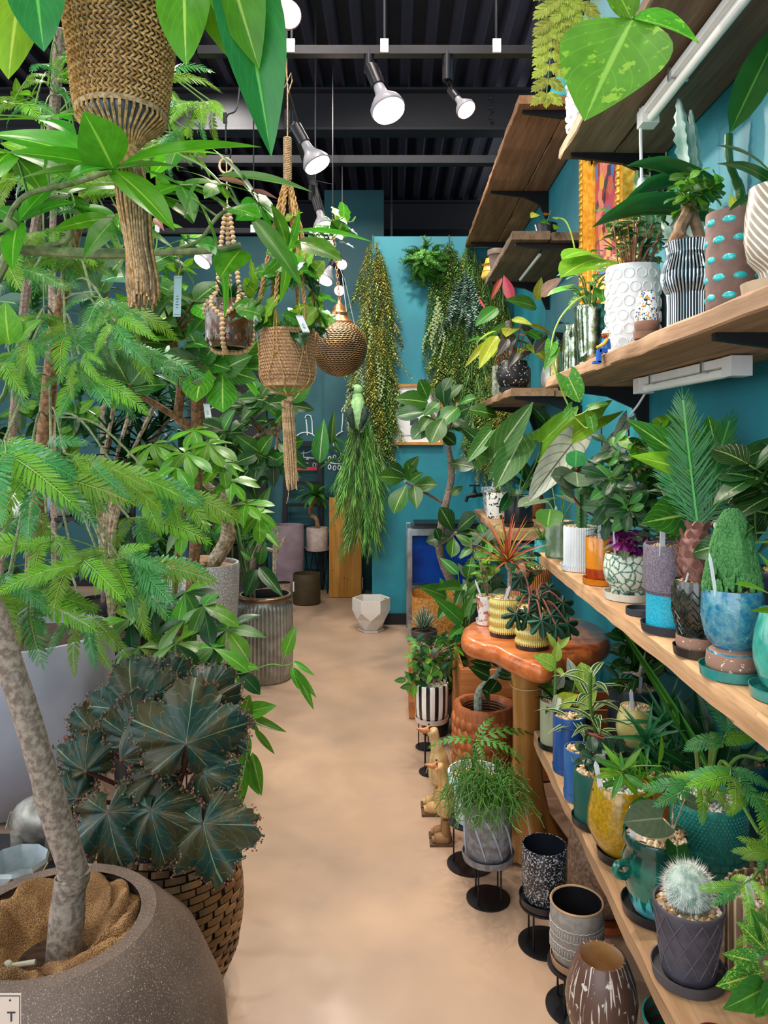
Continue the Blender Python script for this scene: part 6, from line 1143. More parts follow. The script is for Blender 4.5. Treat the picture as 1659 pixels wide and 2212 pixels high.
stems(r, [(bez([P(754, 1010, 7.35), P(757, 985, 7.3), P(750, 950, 7.3)], 5), [.03]*5+[.015]*7)], barko); [put(r, M('strap', L_mid, .12, .8), P(752, 960+k*4, 7.3), V((math.cos(k*2.4), math.sin(k*2.4)*.6, .8-.1*k)), (0, -.4, 1), .38) for k in range(9)]
for a, t_, wd in (((716, 960, 7.2), (722, 885, 7.1), .25), ((690, 1000, 7.2), (700, 905, 7.15), .4), ((735, 975, 7.2), (712, 935, 7.2), .2)): putpx(r, leafmesh('ovate', L_white, 1, .4, .2, nu=9), a, t_, (0, -1, .3), wd)
stems(r, [(bez([P(752, 1000, 7.3), P(735, 975, 7.2)], 5), .006), (bez([P(754, 1010, 7.3), P(725, 990, 7.2), P(690, 1000, 7.2)], 5), .006), (bez([P(752, 1000, 7.3), P(716, 960, 7.2)], 5), .006)], stemg)
r = pot('tall lilac concrete planter near the ladder', (-1.03, 7.3, 0), .155, .70, [(.84, 0), (.9, .01), (.97, .3), (1, .6), (1, .98), (.98, 1)], plain('lilac_concrete', 'a08c98', .8, 0, '8d7a86', 8, .2), None, cat='planter', name='tall_planter')
r = pot('olive-brown cylinder pot with a small tag on the floor near the plinth', (-.805, 6.95, 0), .128, .285, 'cyl', plain('olive_brown', '4a3c24', .7), None, inner=plain('olive_brown', '4a3c24'), cat='pot', name='plant_pot'); MB().box((-.115, -.066, .17), (.012, .006, .09)).build('tag', labelm, r)
t = thing('plant_stand', 'black geometric wire plant stand carrying the pinkish pot', 'plant stand', (-.76, 7.45, 0)); m = MB()
for k in range(4):
    a, a2 = k*PI/2+.4, k*PI/2+PI/4+.4; m.tube([(math.cos(a)*.12, math.sin(a)*.12, .42), (math.cos(a2)*.12, math.sin(a2)*.12, .0), (math.cos(a+PI/2)*.12, math.sin(a+PI/2)*.12, .42)], .005, 5); m.tube([(math.cos(a)*.12, math.sin(a)*.12, .42), (math.cos(a+PI/2)*.12, math.sin(a+PI/2)*.12, .42)], .005, 5)
m.build('wire_frame', blackm, t); MB().lathe([(.12, .42), (.12, .427), (.001, .427)], 24).build('top_plate', blackm, t)
r = pot('pinkish-white pot with a bent-trunk dragon tree on the geometric wire stand', (-.76, 7.45, .427), .11, .22, 'cyl', plain('pink_white', 'd8c4be', .6), 'g', plain('pink_white', 'd8c4be')); p = top(r)
tk = bez([p, P(686, 1140, 7.4), P(684, 1122, 7.4), P(672, 1112, 7.4), P(672, 1095, 7.35), P(681, 1075, 7.35)], 5); stems(r, [(tk, .022)], barkm, 'trunk', 8); rosette(r, P(682, 1072, 7.35), 22, M('strap', L_mid, .22, 1.2), .27, 1.3, -.1)
r = pot('textured pinkish stone pot with a dry white branching cactus', (-.98, 6.6, 0), .09, .26, 'barrel', plain('pink_stone', 'a08a78', .9, 0, '7a6656', 60, .5, bump=.7), 's', inner=blkcer); p = top(r)
for a, t_ in (((592, 1240), (595, 1155)), ((594, 1200), (615, 1160)), ((594, 1190), (558, 1180)), ((594, 1210), (600, 1150))): column(r, P(*a, 6.6), P(*t_, 6.5), .017, 4, plain('bone_white', 'd8cdb4', .8, 0, 'a89a7c', 40), 18)
r = thing('faceted_pot', 'white faceted hexagonal pot with matching saucer in the middle of the aisle end', 'pot', on(801, 1369, 0)+V((0, .11, 0))); wm = plain('matte_white', 'd9d3cd', .6, amt=.04); b = MB(); vs = []
for q, z, da in ((.085, .014, 0), (.128, .10, .5), (.152, .165, 0), (.153, .262, 0), (.141, .262, 0), (.135, .16, 0), (.08, .04, 0)): vs += [V((math.cos((k+da)*PI/3)*q, math.sin((k+da)*PI/3)*q, z)) for k in range(6)]
fs = [tuple(range(6))[::-1], tuple(36+k for k in range(6))]
for k in range(6):
    j = (k+1) % 6; fs += [(k, j, 6+k), (6+k, j, 6+j), (6+k, 12+j, 12+k), (6+k, 6+j, 12+j)]; fs += [(a+k, a+j, a+6+j, a+6+k) for a in (12, 18, 24, 30)]
b.add(vs, fs); b.build('pot', wm, r, smooth=False); MB().lathe([(.095, 0), (.105, .002), (.108, .016), (.09, .012), (.001, .012)], 6).build('saucer', wm, r, smooth=False)
m = MB(); m.tube(bez([(.07, -.05, .20), (.10, -.03, .25), (.12, -.05, .27)], 5), .006, 6); m.add([V((.04, -.06, .2)), V((.12, -.06, .27)), V((.13, .0, .25)), V((.06, 0, .19))], [(0, 1, 2, 3)]); m.build('paper_packing', plain('kraft', 'b89a78', .9), r)
# ladder
t = thing('step_ladder', 'black folding step ladder leaning by the door, one red rung', 'ladder', (-.93, 7.70, 0)); m = MB()
top_z = P(0, 955, 7.7).z
for s_ in (-1, 1): MB().beam((s_*.20, -.09, 0), (s_*.17, .0, top_z-.03), .03, .05).build('side_rail', blackm, t); MB().beam((s_*.20, .06, 0), (s_*.17, .03, top_z-.03), .03, .03).build('rear_leg', blackm, t)
MB().box((0, .0, top_z-.015), (.42, .12, .05)).build('top_cap', blackm, t)
for k in range(6): f = .12+.15*k; MB().box((0, -.09*(1-f), top_z*f), (.37-.06*f, .07, .03)).build('step', blackm, t)
MB().box((0, -.03, P(0, 1012, 7.7).z), (.30, .03, .035)).build('red_bar', plain('red_plastic', 'c8202c', .4), t)
# chalk drawings
chalk = plain('chalk_white', 'e8eef0', .9, amt=.05)
def draw(label, lines, y=7.79):
    t = thing('chalk_drawing', label, 'drawing', P(lines[0][0][0], lines[0][0][1], y)); b = MB()
    for l in lines: b.tube([P(a, c, y)-t.location for a, c in l], .006, 5)
    b.build('chalk_line', chalk, t); return t
def ell(cx, cy, rx, ry, a0=0, a1=360, n=16): return [(cx+rx*math.cos(math.radians(a0+(a1-a0)*k/n)), cy+ry*math.sin(math.radians(a0+(a1-a0)*k/n))) for k in range(n+1)]
fl = lambda x, y: ell(x, y, 3, 5, 0, 360, 8)
draw('white chalk drawing of a kettle-like flask over leaf marks, right of the ladder', [[(659, 903), (661, 898), (664, 896), (671, 898), (674, 908), (675, 938)], [(661, 905), (663, 920), (664, 940)], ell(660, 958, 26, 24, -150, 60), [(634, 980), (665, 978), (680, 970)], [(656, 974), (656, 990)], [(634, 990), (660, 988), (698, 992)], fl(664, 996), fl(679, 1005), fl(688, 1002), fl(695, 985), fl(647, 998)], 7.79)
draw('white chalk drawing of a long-necked flask over leaf marks, on the wall column', [[(738, 890), (740, 882), (745, 879), (750, 884), (752, 900), (753, 933)], [(741, 892), (740, 912), (738, 932)], ell(752, 957, 32, 27, -110, -320), [(703, 998), (725, 1002), (752, 1001)], fl(712, 991), fl(723, 988), fl(734, 992), fl(712, 1009), fl(723, 1011), fl(733, 1010)], 7.59)
draw('white chalk loops on the dark teal wall seen through the fig branches', [[(424, 875), (418, 880), (414, 900), (412, 918)], ell(420, 945, 26, 32, -100, 60)], 7.79)
# ================================================================ left side: hanging planters
jute = plain('jute', 'd4aa70', .95, 0, 'a0763e', 130, .5, bump=.6); jutel = plain('pale_jute', 'd3b48c', .95, 0, 'a5835a', 160, .5, bump=.5); juteg = plain('grey_jute', 'b89c78', .95, 0, '7d6044', 90, .5, bump=.5)
def rope(b, pts, r, m=6): b.tube(pts, r, m)
def Lp(root, pts): return [V(p)-root.location for p in pts]
# --- near knotted planter
c0 = P(262, 150, 1.1); t = thing('macrame_planter', 'near knotted jute planter with a long tassel hanging at the top left', 'hanging planter', c0); k = 1.1/F
prof = [(108, -150), (118, -100), (121, -50), (119, 0), (113, 60), (104, 130), (97, 200), (90, 250), (70, 285), (45, 305), (22, 318)]
prof = [(r_*k, (150-y)*k) for r_, y in prof]
MB().lathe([(r_*.9, z) for r_, z in prof][::-1], 32).build('inner_pot', plain('blue_grey_glaze', '5a6470', .25, coat=.4), t)
b = MB(); rr = random.Random(1)
for row in range(42):
    y = -140+row*9.2; z = (150-y)*k
    R_ = None
    for (ra, za), (rb_, zb) in zip(prof, prof[1:]):
        if zb <= z <= za: R_ = rb_+(ra-rb_)*(z-zb)/(za-zb+1e-9)
    if R_ is None: continue
    nk = 54
    for j in range(nk):
        a = (j+.5*(row % 2))*2*PI/nk; s = 1 if row % 2 else -1
        if row in (9, 10, 11, 12) and (j % 11) in (0, 1, 2): continue
        p = V((math.cos(a)*R_, math.sin(a)*R_, z)); tg = V((-math.sin(a), math.cos(a), 0)); d = (tg*s*.8+V((0, 0, .6))).normalized()*.0056; o = V((math.cos(a), math.sin(a), 0))*.0028
        b.tube([p-d-o*.4, p+o, p+d-o*.4], [.0015, .0024, .0015], 5)
for j in range(40): a = j*2*PI/40; q = 90*k; b.tube([V((math.cos(a)*q, math.sin(a)*q, (150-245)*k)), V((math.cos(a)*q*1.02, math.sin(a)*q*1.02, (150-262)*k)), V((math.cos(a)*q*.6, math.sin(a)*q*.6, (150-292)*k)), V((math.cos(a)*q*.16+.008, math.sin(a)*q*.16, (150-330)*k))], .0022, 5)
b.build('knotwork', jute, t, kind='stuff')
b = MB(); b.lathe([(91*k, 0), (96*k, -.004), (91*k, -.009)], 40, (0, 0, (150-240)*k), cap=False); b.build('rim_cord', jutel, t)
cord = [MB().tube(bez([(0, 0, 0), (.002+i*.001, .002, -.06), (-.001, 0, -.13), (.003-i*.002, .001, -.19), (.0, .0, -.215)], 4), .0017, 5).mesh('tassel_cord', m_) for i, m_ in enumerate((juteg, jute, jutel))]
for j in range(110): a = j*2.4; q = .034*math.sqrt((j+1)/110); o = link('tassel_cord', cord[(j*7//3) % 3], None, t, (.010+math.cos(a)*q*.62, math.sin(a)*q*.62, (150-350)*k)); o.rotation_euler = (-math.sin(a)*.12*q/.034, -math.cos(a)*.14*q/.034, a); o.scale = (1, 1, rr.uniform(.85, 1.02))
MB().tube([(.01, 0, -.11), (.010, 0, -.125), (.010, 0, -.15)], [.012, .021, .022], 20).build('tassel_wrap', jute, t)
b = MB()
for j in range(4): a = j*PI/2+.5; b.tube([(math.cos(a)*.075, math.sin(a)*.075, .19), (0, 0, .6), (0, 0, 4.36-c0.z)], .003, 5)
b.build('hanging_cord', jute, t)
phm = G('philodendron_leaf', '57a022', 'b0d860', 9, .28, tr=.45, vw=.06, rough=.28); phd = G('philodendron_dark', '2a7a2e', '6ab050', 9, .3, tr=.25, vw=.06, rough=.25); phy = G('philodendron_lime', '8cc018', 'cfe45a', 7, .3, tr=.5, vw=.06)
r = thing('philodendron', 'broad-leaved philodendron growing out of the near knotted jute planter, top left', 'hanging plant', c0+V((0, 0, .20)))
lf = lambda a, b_, m_, wd, up=(0, -1, .3), kd='heart', lb=.35, bd=.25, fo=.12: putpx(r, leafmesh(kd, m_, 1, bd, fo, nu=12, nv=3, lobe=lb), a, b_, up, wd)
lf((500, -130, 1.02), (586, 340, 1.0), phd, .30, (.3, -1, .2), 'ovate', 0); lf((475, -130, 1.0), (560, 150, .99), phm, .42, (0, -1, .2), 'ovate', 0); lf((440, -120, 1.05), (500, 132, 1.04), phm, .42, (-.2, -1, .2), 'ovate', 0); lf((400, -90, 1.02), (402, 142, 1.0), phm, .5, (0, -1, .1))
lf((60, -90, .98), (18, 172, .96), phy, .5, (.1, -1, .3)); lf((70, -120, .95), (95, 112, .93), phd, .52, (.2, -1, .1)); lf((300, -160, 1.0), (230, -20, .98), phm, .5)
for x in (60, 70, 300, 400, 440, 475, 500): stems(r, [(bez([r.location+V((0, 0, -.02)), P((x+262)/2, -250, 1.05), P(x, -110, 1.0)], 6), .003)], stemg)
# --- variegated arrow leaf plant hanging at the top right, and a fine fern beside it
r = thing('syngonium', 'arrow-shaped speckled leaf of a plant hanging near the camera at the top right', 'hanging plant', P(1390, -160, 1.25)); sy = G('syngonium_leaf', '5aa028', '8cc850', 6, .3, c2='8cc23c', vthr=.58, vscale=7, tr=.35, rough=.55, spec=.25)
putpx(r, leafmesh('ovate', sy, 1, .35, .15, nu=12, nv=3), (1370, 40, 1.2), (1262, 262, 1.18), (-.3, -1, .3), .92); putpx(r, leafmesh('ovate', sy, 1, .5, .2, nu=10), (1365, 40, 1.2), (1512, 96, 1.2), (.1, -1, .5), .42); putpx(r, leafmesh('ovate', sy, 1, .4, .15, nu=8), (1365, 45, 1.2), (1305, -60, 1.2), (0, -1, .1), .6)
stems(r, [(bez([r.location, P(1375, -60, 1.22), P(1366, 42, 1.2)], 6), .003), ([r.location, r.location+V((0, 0, 4.36-r.location.z))], .002)], stemg)
r = thing('hanging_fern', 'lacy yellow-green fern sprays dangling at the top edge left of the shelves', 'hanging plant', P(1190, -80, 1.9)); lac = [pinnate(G('lace_fern', '97a238', 'c0c85c', 1, 0), 12, .55, .3, 55, .26, .6, .1), pinnate(G('lace_fern', '97a238', 'c0c85c', 1, 0), 11, .5, .6, 55, .28, .6, .1, seedv=2)]
for pts, in (([(1205, -80), (1196, 40), (1190, 110), (1181, 200)],), ([(1215, -80), (1222, 20), (1230, 70)],), ([(1240, -80), (1258, 40), (1262, 100)],)):
    v = bez([P(x, y, 1.9) for x, y in pts], 6); stems(r, [(v, .0015)], stemg); N = len(v)
    for i in range(2, N, 2): 
        for s in (-1, 1): put(r, lac[i % 2], v[i], V((s, -.2, -.75)), (0, -1, .2), .050*(1-.4*i/N)+.010)
    put(r, lac[0], v[-1], (0, 0, -1), (0, -1, 0), .03)
stems(r, [([r.location, r.location+V((0, 0, 4.36-r.location.z))], .002)], stemg)
# --- beaded hanger
d = 2.5; c0 = P(493, 700, d); k = d/F; t = thing('beaded_planter', 'brown embossed pot hung in strings of pale wooden beads', 'hanging planter', c0)
bp = NT('brown_lustre'); co = bp.coord(); bp.col(bp.mix(bp.ramp(bp.noise(co, 9, 2), .4, .6), lin('4a4230'), lin('663a24'))); bp.set(.2, 0, .6, .8); bpm = bp.m
MB().lathe([(34*k, -52*k), (40*k, -50*k), (48*k, -30*k), (50*k, 0), (47*k, 30*k), (44*k, 50*k), (41*k, 50*k), (42*k, 30*k), (.001, 28*k)], 40, cap=False).build('pot', bpm, t)
sc_ = MB().ball((0, 0, 0), (.0065, .0135, .018), 10, 6).mesh('embossed_scale', bpm)
for i in range(4):
    for j in range(14): a = (j+.5*(i % 2))*2*PI/14; o = link('embossed_scale', sc_, None, t, (math.cos(a)*45.4*k, math.sin(a)*45.4*k, (-32+20*i)*k)); o.rotation_euler = (0, 0, a)
MB().lathe([(41*k, 34*k), (.001, 36*k)], 20, cap=False).build('soil', soilm, t)
beadm = plain('beech_bead', 'e0c4a0', .6, 0, 'cba67c', 60, .3); bm = MB().ball((0, 0, 0), .0088, 10, 7, .88).mesh('bead', beadm)
def beads(path, step=.0158):
    pts = path; acc = 0; n = 0
    for a, b_ in zip(pts, pts[1:]):
        L = (b_-a).length
        while acc < L: link('bead', bm, None, t, a.lerp(b_, acc/L)-t.location); acc += step; n += 1
        acc -= L
for px, side in ((480, -1), (493, 0), (503, 1)):
    s = V((side, 0, 0)); apex = P(491+side*4, 452, d); kn = P(470 if side < 0 else (497 if side == 0 else 517), 628, d+(.08 if side == 0 else -.02)); beads(bez([apex, P(px+side*4, 540, d+(.04 if side == 0 else 0)), kn], 10))
cc = c0
def around(a, z, q=51): return cc+V((math.cos(a)*q*k, math.sin(a)*q*k, z*k))
for a0, kn in ((-2.6, P(470, 628, d-.02)), (-.55, P(517, 628, d-.02)), (1.57, P(497, 628, d+.08))):
    for s in (-1, 1): e = a0+s*1.0; beads(bez([kn, around(a0+s*.45, 35, 50), around(e, 5, 53), around(e+s*.02, -35, 52), around(e, -58, 34), cc+V((0, 0, -62*k))], 8))
m = MB(); m.tube(Lp(t, [P(491, 452, d), P(490, 400, d), P(489, 340, d)]), .0025, 5); m.tube(Lp(t, [P(488+math.cos(a)*14, 358+math.sin(a)*16, d) for a in [j*PI/8 for j in range(17)]]), .004, 6); m.build('wooden_ring', beadm, t)
m = MB(); m.tube(Lp(t, bez([P(496, 345, d), P(499, 325, d), P(492, 318, d), P(488, 330, d), P(488, 270, d), P(492, 248, d), P(512, 232, d), P(520, 150, d+.1)], 5)+[P(520, 150, d+.1)*1.0+V((0, 0, 4.38-P(520, 150, d+.1).z))]), .0028, 5); m.box(P(486, 255, d)-t.location, (.012, .008, .035)); m.build('hook_chain', blackm, t)
r = thing('hanging_succulent', 'dark spiky leafy plant inside the beaded brown pot', 'hanging plant', c0+V((0, 0, 36*k))); rosette(r, c0+V((0, 0, 38*k)), 40, M('lance', L_dark, .2, .6), .10, 1.4, .1)
# --- jute rope pot in macrame sling
d = 2.4; c0 = P(621, 775, d); k = d/F; t = thing('rope_planter', 'cream woven rope pot in a knotted jute sling with long tassel', 'hanging planter', c0)
b = MB(); rows = 17
for i in range(rows):
    z = (58-i*7.2)*k; q = (53 if i < rows-4 else 53-(i-rows+4)**2*1.6-1)*k; b.tube([V((math.cos(a)*q, math.sin(a)*q, z)) for a in [j*2*PI/40 for j in range(41)]], .0058, 6)
b.lathe([(48*k, -60*k), (52*k, 40*k), (52*k, 60*k), (47*k, 60*k), (47*k, 45*k)], 30); b.build('woven_wall', plain('rope_cream', 'd4b08a', .95, 0, 'b08458', 180, .5, bump=.9), t)
b = MB()
for i in range(rows):
    for j in range(52): a = (j+.5*(i % 2))*2*PI/52; q = (57.4 if i < rows-3 else 55-(i-rows+4)**2*1.6)*k; z = (58-i*7.2)*k; b.tube([V((math.cos(a-.035)*q, math.sin(a-.035)*q, z+.0034)), V((math.cos(a)*(q+.0012), math.sin(a)*(q+.0012), z)), V((math.cos(a+.035)*q, math.sin(a+.035)*q, z-.0034))], .0024, 4)
b.build('rope_twist', MC['rope_cream'], t, kind='stuff')
b = MB(); ring_ = V((0, 0, -76*k))
for j in range(6):
    a = j*PI/3+.25
    for s in (-1, 1):
        b.tube(bez([(math.cos(a)*61*k, math.sin(a)*61*k, 110*k), (math.cos(a+s*.05)*65*k, math.sin(a+s*.05)*59.5*k, 60*k), (math.cos(a+s*.08)*60.5*k, math.sin(a+s*.08)*60.5*k, 10*k), (math.cos(a+s*.28)*60*k, math.sin(a+s*.28)*60*k, -40*k), (math.cos(a+s*.3)*40*k, math.sin(a+s*.3)*40*k, -66*k), (.0, 0, -80*k)], 5), .0019, 5)
    b.ball((math.cos(a)*61*k, math.sin(a)*61*k, 8*k), .006, 6, 5)
b.build('sling_cord', jute, t)
b = MB()
for j in range(6):
    a = j*PI/3+.25; pts = bez([(math.cos(a)*61*k, math.sin(a)*61*k, 110*k), (math.cos(a)*45*k, math.sin(a)*45*k, 200*k), (math.cos(a)*16*k, math.sin(a)*16*k, 340*k), (0, 0, 395*k)], 10)
    for ph in (0, 2.1, 4.2): b.tube([p+V((math.cos(ph+i*1.3)*.005, math.sin(ph+i*1.3)*.005, 0)) for i, p in enumerate(pts)], .0032, 5)
b.build('braided_strap', jute, t)
b = MB(); b.tube([(0, 0, 385*k), (0, 0, 430*k), (0, 0, 478*k)], .0115, 10)
for i in range(24): b.tube([V((math.cos(a)*.0125, math.sin(a)*.0125, (388+i*3.8)*k+.001*math.sin(a*2))) for a in [j*PI/6 for j in range(13)]], .0022, 4)
b.build('wrapped_neck', jutel, t)
b = MB(); b.tube([(0, 0, 478*k), (0, 0, 590*k), (-.006, .01, 640*k), (-.02, 0, 2.93-c0.z)], .0022, 5); b.tube([(0, 0, 570*k), (.015, 0, 600*k), (.012, 0, 618*k), (-.01, 0, 585*k), (-.022, 0, 610*k), (-.02, 0, 628*k)], .002, 5); b.build('hanging_cord', jutel, t)
b = MB(); [b.ball((math.cos(j)*.012, math.sin(j)*.010, (-86-j*3.2)*k), .011, 7, 5) for j in range(9)]; b.build('tassel_knot', jutel, t)
cord2 = [MB().tube(bez([(0, 0, 0), (.002, 0, -.09), (-.002+i*.003, .001, -.19), (.001, 0, -.255)], 5), .0021, 5).mesh('tassel_cord', jutel) for i in range(3)]
for j in range(46): a = j*2.4; q = math.sqrt((j+1)/46); o = link('tassel_cord', cord2[j % 3], None, t, (math.cos(a)*q*.018, math.sin(a)*q*.016, -108*k)); o.rotation_euler = (-math.sin(a)*.07*q, -math.cos(a)*.07*q, a); o.scale[2] = rr.uniform(.9, 1.06)
MB().tube(bez([(0, 0, -.40), (.003, 0, -.44), (-.003, 0, -.47)], 4), .0012, 4).build('loose_thread', jutel, t)
r = thing('hanging_vine', 'toothed-leaf grape ivy filling the cream rope pot', 'hanging plant', c0+V((0, 0, 50*k))); rr = random.Random(5); iv = [M('heart', G('ivy_leaf', '3f8a24', '7ab84a', 6, .3, rough=.3, tr=.35), .8, .5, .15, wave=.15, lobe=.3, nu=10), M('heart', L_lime, .75, .5, .15, wave=.15, lobe=.3, nu=10), M('ovate', L_dark, .6, .5, .15, wave=.12, nu=10)]
crown(r, pxcloud(540, 560, 700, 710, 2.3, 2.5, 17, rr)+pxcloud(600, 470, 700, 600, 2.35, 2.45, 7, rr)+[P(742, 640-170, 2.4), P(730, 505, 2.4)], iv, .085, 4, rr, stemg, [c0+V((0, 0, 50*k)), P(640, 600, 2.4)], .002)
stems(r, [(bez([P(700, 500, 2.4), P(735, 468, 2.4), P(755, 480, 2.4), P(768, 468, 2.4), P(762, 480, 2.4)], 6), .0014)], MC['vine_stem'], 'tendril')
def tagcard(label, a, b_, d, w, m=labelm, ink=True):
    t = thing('price_tag', label, 'tag', P((a[0]+b_[0])/2, (a[1]+b_[1])/2, d)); p, q = P(*a, d)-t.location, P(*b_, d)-t.location; s = V((w/2, 0, 0)); n = V((0, .0008, 0)); MB().add
    b = MB(); b.add([p-s-n, p+s-n, q+s-n, q-s-n, p-s+n, p+s+n, q+s+n, q-s+n], [(0, 1, 2, 3), (7, 6, 5, 4), (0, 4, 5, 1), (1, 5, 6, 2), (2, 6, 7, 3), (3, 7, 4, 0)]); b.build('card', m, t, smooth=False)
    MB().tube([p, p+V((.004, .004, .02)), p+V((-.002, .006, .045))], .0016, 5).build('twine', jute, t)
    m_ = MB(); u = (q-p); [m_.box(p+u*(.5+.07*i)+V((0, -.0012, 0)), (w*(.4 if i % 2 else .25), .0004, u.length*.018)) for i in range(5)]; m_.box(p+u*.05+V((0, -.0012, 0)), (w*.85, .0004, u.length*.008)); m_.box(p+u*.95+V((0, -.0012, 0)), (w*.85, .0004, u.length*.008)); m_.build('lettering', inkm, t, smooth=False); return t
tagcard('long pale blue price tag tied to the branch left of the beaded planter', (385, 596), (382, 684), 1.55, .016, plain('pale_blue_card', 'b8d6e2', .5, amt=.04))
tagcard('white price tag tied near the rim of the cream rope pot', (646, 682), (662, 718), 2.28, .022)
tagcard('white price tag hanging on the fig trunk below the beaded planter', (446, 872), (450, 902), 3.0, .026)
tagcard('white price tag on the strap above the rope pot, among vine leaves', (656, 566), (632, 590), 2.3, .02)
# --- pierced metal globe lamp on chains
d = 4.0; c0 = P(733, 752, d); k = d/F; t = thing('globe_pendant', 'pierced brass globe pendant lamp hanging on a chain in front of the ferns', 'pendant lamp', c0)
n = NT('pierced_brass'); co = n.coord(); s = n.n('SeparateXYZ'); n.l(co, s.inputs[0]); at = n.math('ARCTAN2', s.outputs[1], s.outputs[0]); u = n.math('MULTIPLY', at, 14); 
n.col(n.mix(n.ramp(n.noise(co, 8, 3), .35, .65), lin('c09468'), lin('94784e'))); n.set(.45, .35)
gm = n.m; b = MB(); q = 60*k
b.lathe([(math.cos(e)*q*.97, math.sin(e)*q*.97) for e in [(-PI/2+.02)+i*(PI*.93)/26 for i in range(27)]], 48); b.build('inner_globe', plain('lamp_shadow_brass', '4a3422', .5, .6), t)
b = MB()
for i in range(38):
    e = -PI/2+.06+i*(PI*.88)/37; rc = math.cos(e)*q; nz = max(6, int(84*math.cos(e)))
    b.tube([V((math.cos(a)*rc*(1+.004*math.sin(a*nz+i*PI)), math.sin(a)*rc*(1+.004*math.sin(a*nz)), math.sin(e)*q+.0022*math.sin(a*nz/2+(i % 2)*PI))) for a in [j*2*PI/168 for j in range(169)]], .0022, 4)
b.build('pierced_mesh', gm, t, kind='stuff')
b = MB(); b.lathe([(30*k, 51*k), (32*k, 55*k), (30*k, 57*k), (26*k, 61*k), (20*k, 66*k), (17*k, 70*k), (18*k, 76*k), (13*k, 82*k), (12*k, 90*k), (6*k, 96*k), (3*k, 104*k)], 28); b.build('brass_cap', plain('copper_brass', 'c98a5a', .25, .85, amt=.2), t)
lk = MB().tube([V((math.cos(a)*.006, 0, math.sin(a)*.013)) for a in [j*PI/7 for j in range(15)]], .0022, 5).mesh('chain_link', MC['copper_brass']); a_, b_ = c0+V((0, 0, 106*k)), P(718, 470, d)
Ln = int((b_-a_).length/.021)
for i in range(Ln+1): o = link('chain_link', lk, None, t, a_.lerp(b_, i/Ln)-c0); o.rotation_euler = (0, 0, PI/2*(i % 2))
MB().tube([b_-c0, V((b_.x-c0.x, .0, 2.9-c0.z)), V((-.42-c0.x, .0, 2.92-c0.z))], .003, 5).build('power_cord', blackm, t)
t2 = thing('hanging_chain', 'thin silver chains hanging beside the globe lamp from the upper track', 'chain', P(745, 640, 4.3)); b = MB()
for x0_, x1_ in ((740, 752), (744, 766)): b.tube(Lp(t2, [P(x0_, 600, 4.3), P(x1_, 700, 4.3)]), .0025, 4)
b.tube(Lp(t2, [P(742, 600, 4.3), V((-.435, 4.3, 2.9))]), .002, 4); b.build('chain', silver, t2)

# ================================================================ left side: foreground pots
n = NT('speckled_concrete'); co = n.coord(); f = n.noise(co, 380, 3, .6); c = n.mix(n.ramp(n.noise(co, 6, 3), .35, .65), lin('58483f'), lin('6e5c52')); c = n.mix(n.ramp(n.noise(co, 300, 3, .6), .55, .6, 0, .4), c, lin('3a2e2a')); c = n.mix(n.ramp(f, .60, .64), c, lin('b59c86')); n.col(c); n.bump(n.noise(co, 220, 3), .25, .002); n.set(.55); spc = n.m
def urn(label, x, y, prof, mat, soil=True, cat='potted plant', name='potted_plant', segs=64, **k):
    return pot(label, (x, y, 0), 1, 1, prof, mat, 's' if soil else None, None, segs=segs, cat=cat, name=name, **k)
UX, UY = -.675, 1.47
r = big = pot('huge speckled brown concrete globe planter lined with burlap, bottom left', (UX, UY, 0), .345, .555, 'globe', spc, 's', None, t=.03, segs=72, fd=.14); p = top(r)
bur = NT('burlap'); co = bur.coord('UV', (90, 90, 1)); wv1 = bur.n('TexChecker'); wv1.inputs['Scale'].default_value = 1; bur.l(co, wv1.inputs[0]); bur.col(bur.mix(bur.ramp(bur.noise(bur.coord(), 11, 3), .38, .62), lin('8a6238'), lin('c29462'))); bv = bur.n('TexVoronoi'); bv.inputs['Scale'].default_value = 330; bur.l(bur.coord(), bv.inputs[0]); bur.col(bur.mix(bur.ramp(bv.outputs[0], .3, .7, 0, .65), bur.b.inputs['Base Color'].links[0].from_socket, lin('5c3f22'))); bur.bump(bv.outputs[0], .9, .003); bur.set(.95)
b = MB(); rr = random.Random(9); NA, NR = 140, 26; vs = []
for i in range(NR+1):
    f = i/NR
    for j in range(NA):
        a = j*2*PI/NA; w1 = noise.noise(V((math.cos(a)*1.6, math.sin(a)*1.6, f*1.5))); g = w1*.7+.9*(abs(math.sin(a*3.5+f*6+4*w1))-.6)+.35*noise.noise(V((math.cos(a)*4, math.sin(a)*4, f*6)))
        q = .182-.13*f+.010*g*(1+f); z = .525+.030*math.sin(PI*min(1, f*1.15))+.036*g*math.sin(PI*(.08+.84*f))-.055*f*f
        vs.append(V((math.cos(a)*q, math.sin(a)*q, z)))
b.add(vs, [(i*NA+j, i*NA+(j+1) % NA, (i+1)*NA+(j+1) % NA, (i+1)*NA+j) for i in range(NR) for j in range(NA)]); b.build('burlap_lining', bur.m, r)
m = MB(); m.tube([(-.09, -.09, .50), (-.05, -.075, .515)], .006, 8); m.tube([(-.05, -.075, .515), (.0, -.07, .52)], .005, 8); m.ball((-.05, -.075, .516), .010, 8, 6); m.build('white_cable_tie', plain('ivory_plastic', 'd8d2b8', .4), r)
tr = bez([p+V((.02, 0, -.02)), P(150, 1925, 1.47), P(158, 1880, 1.45), P(120, 1760, 1.42), P(62, 1560, 1.40), P(10, 1400, 1.40), P(-60, 1150, 1.42), P(-80, 850, 1.42), P(-60, 640, 1.40)], 7)
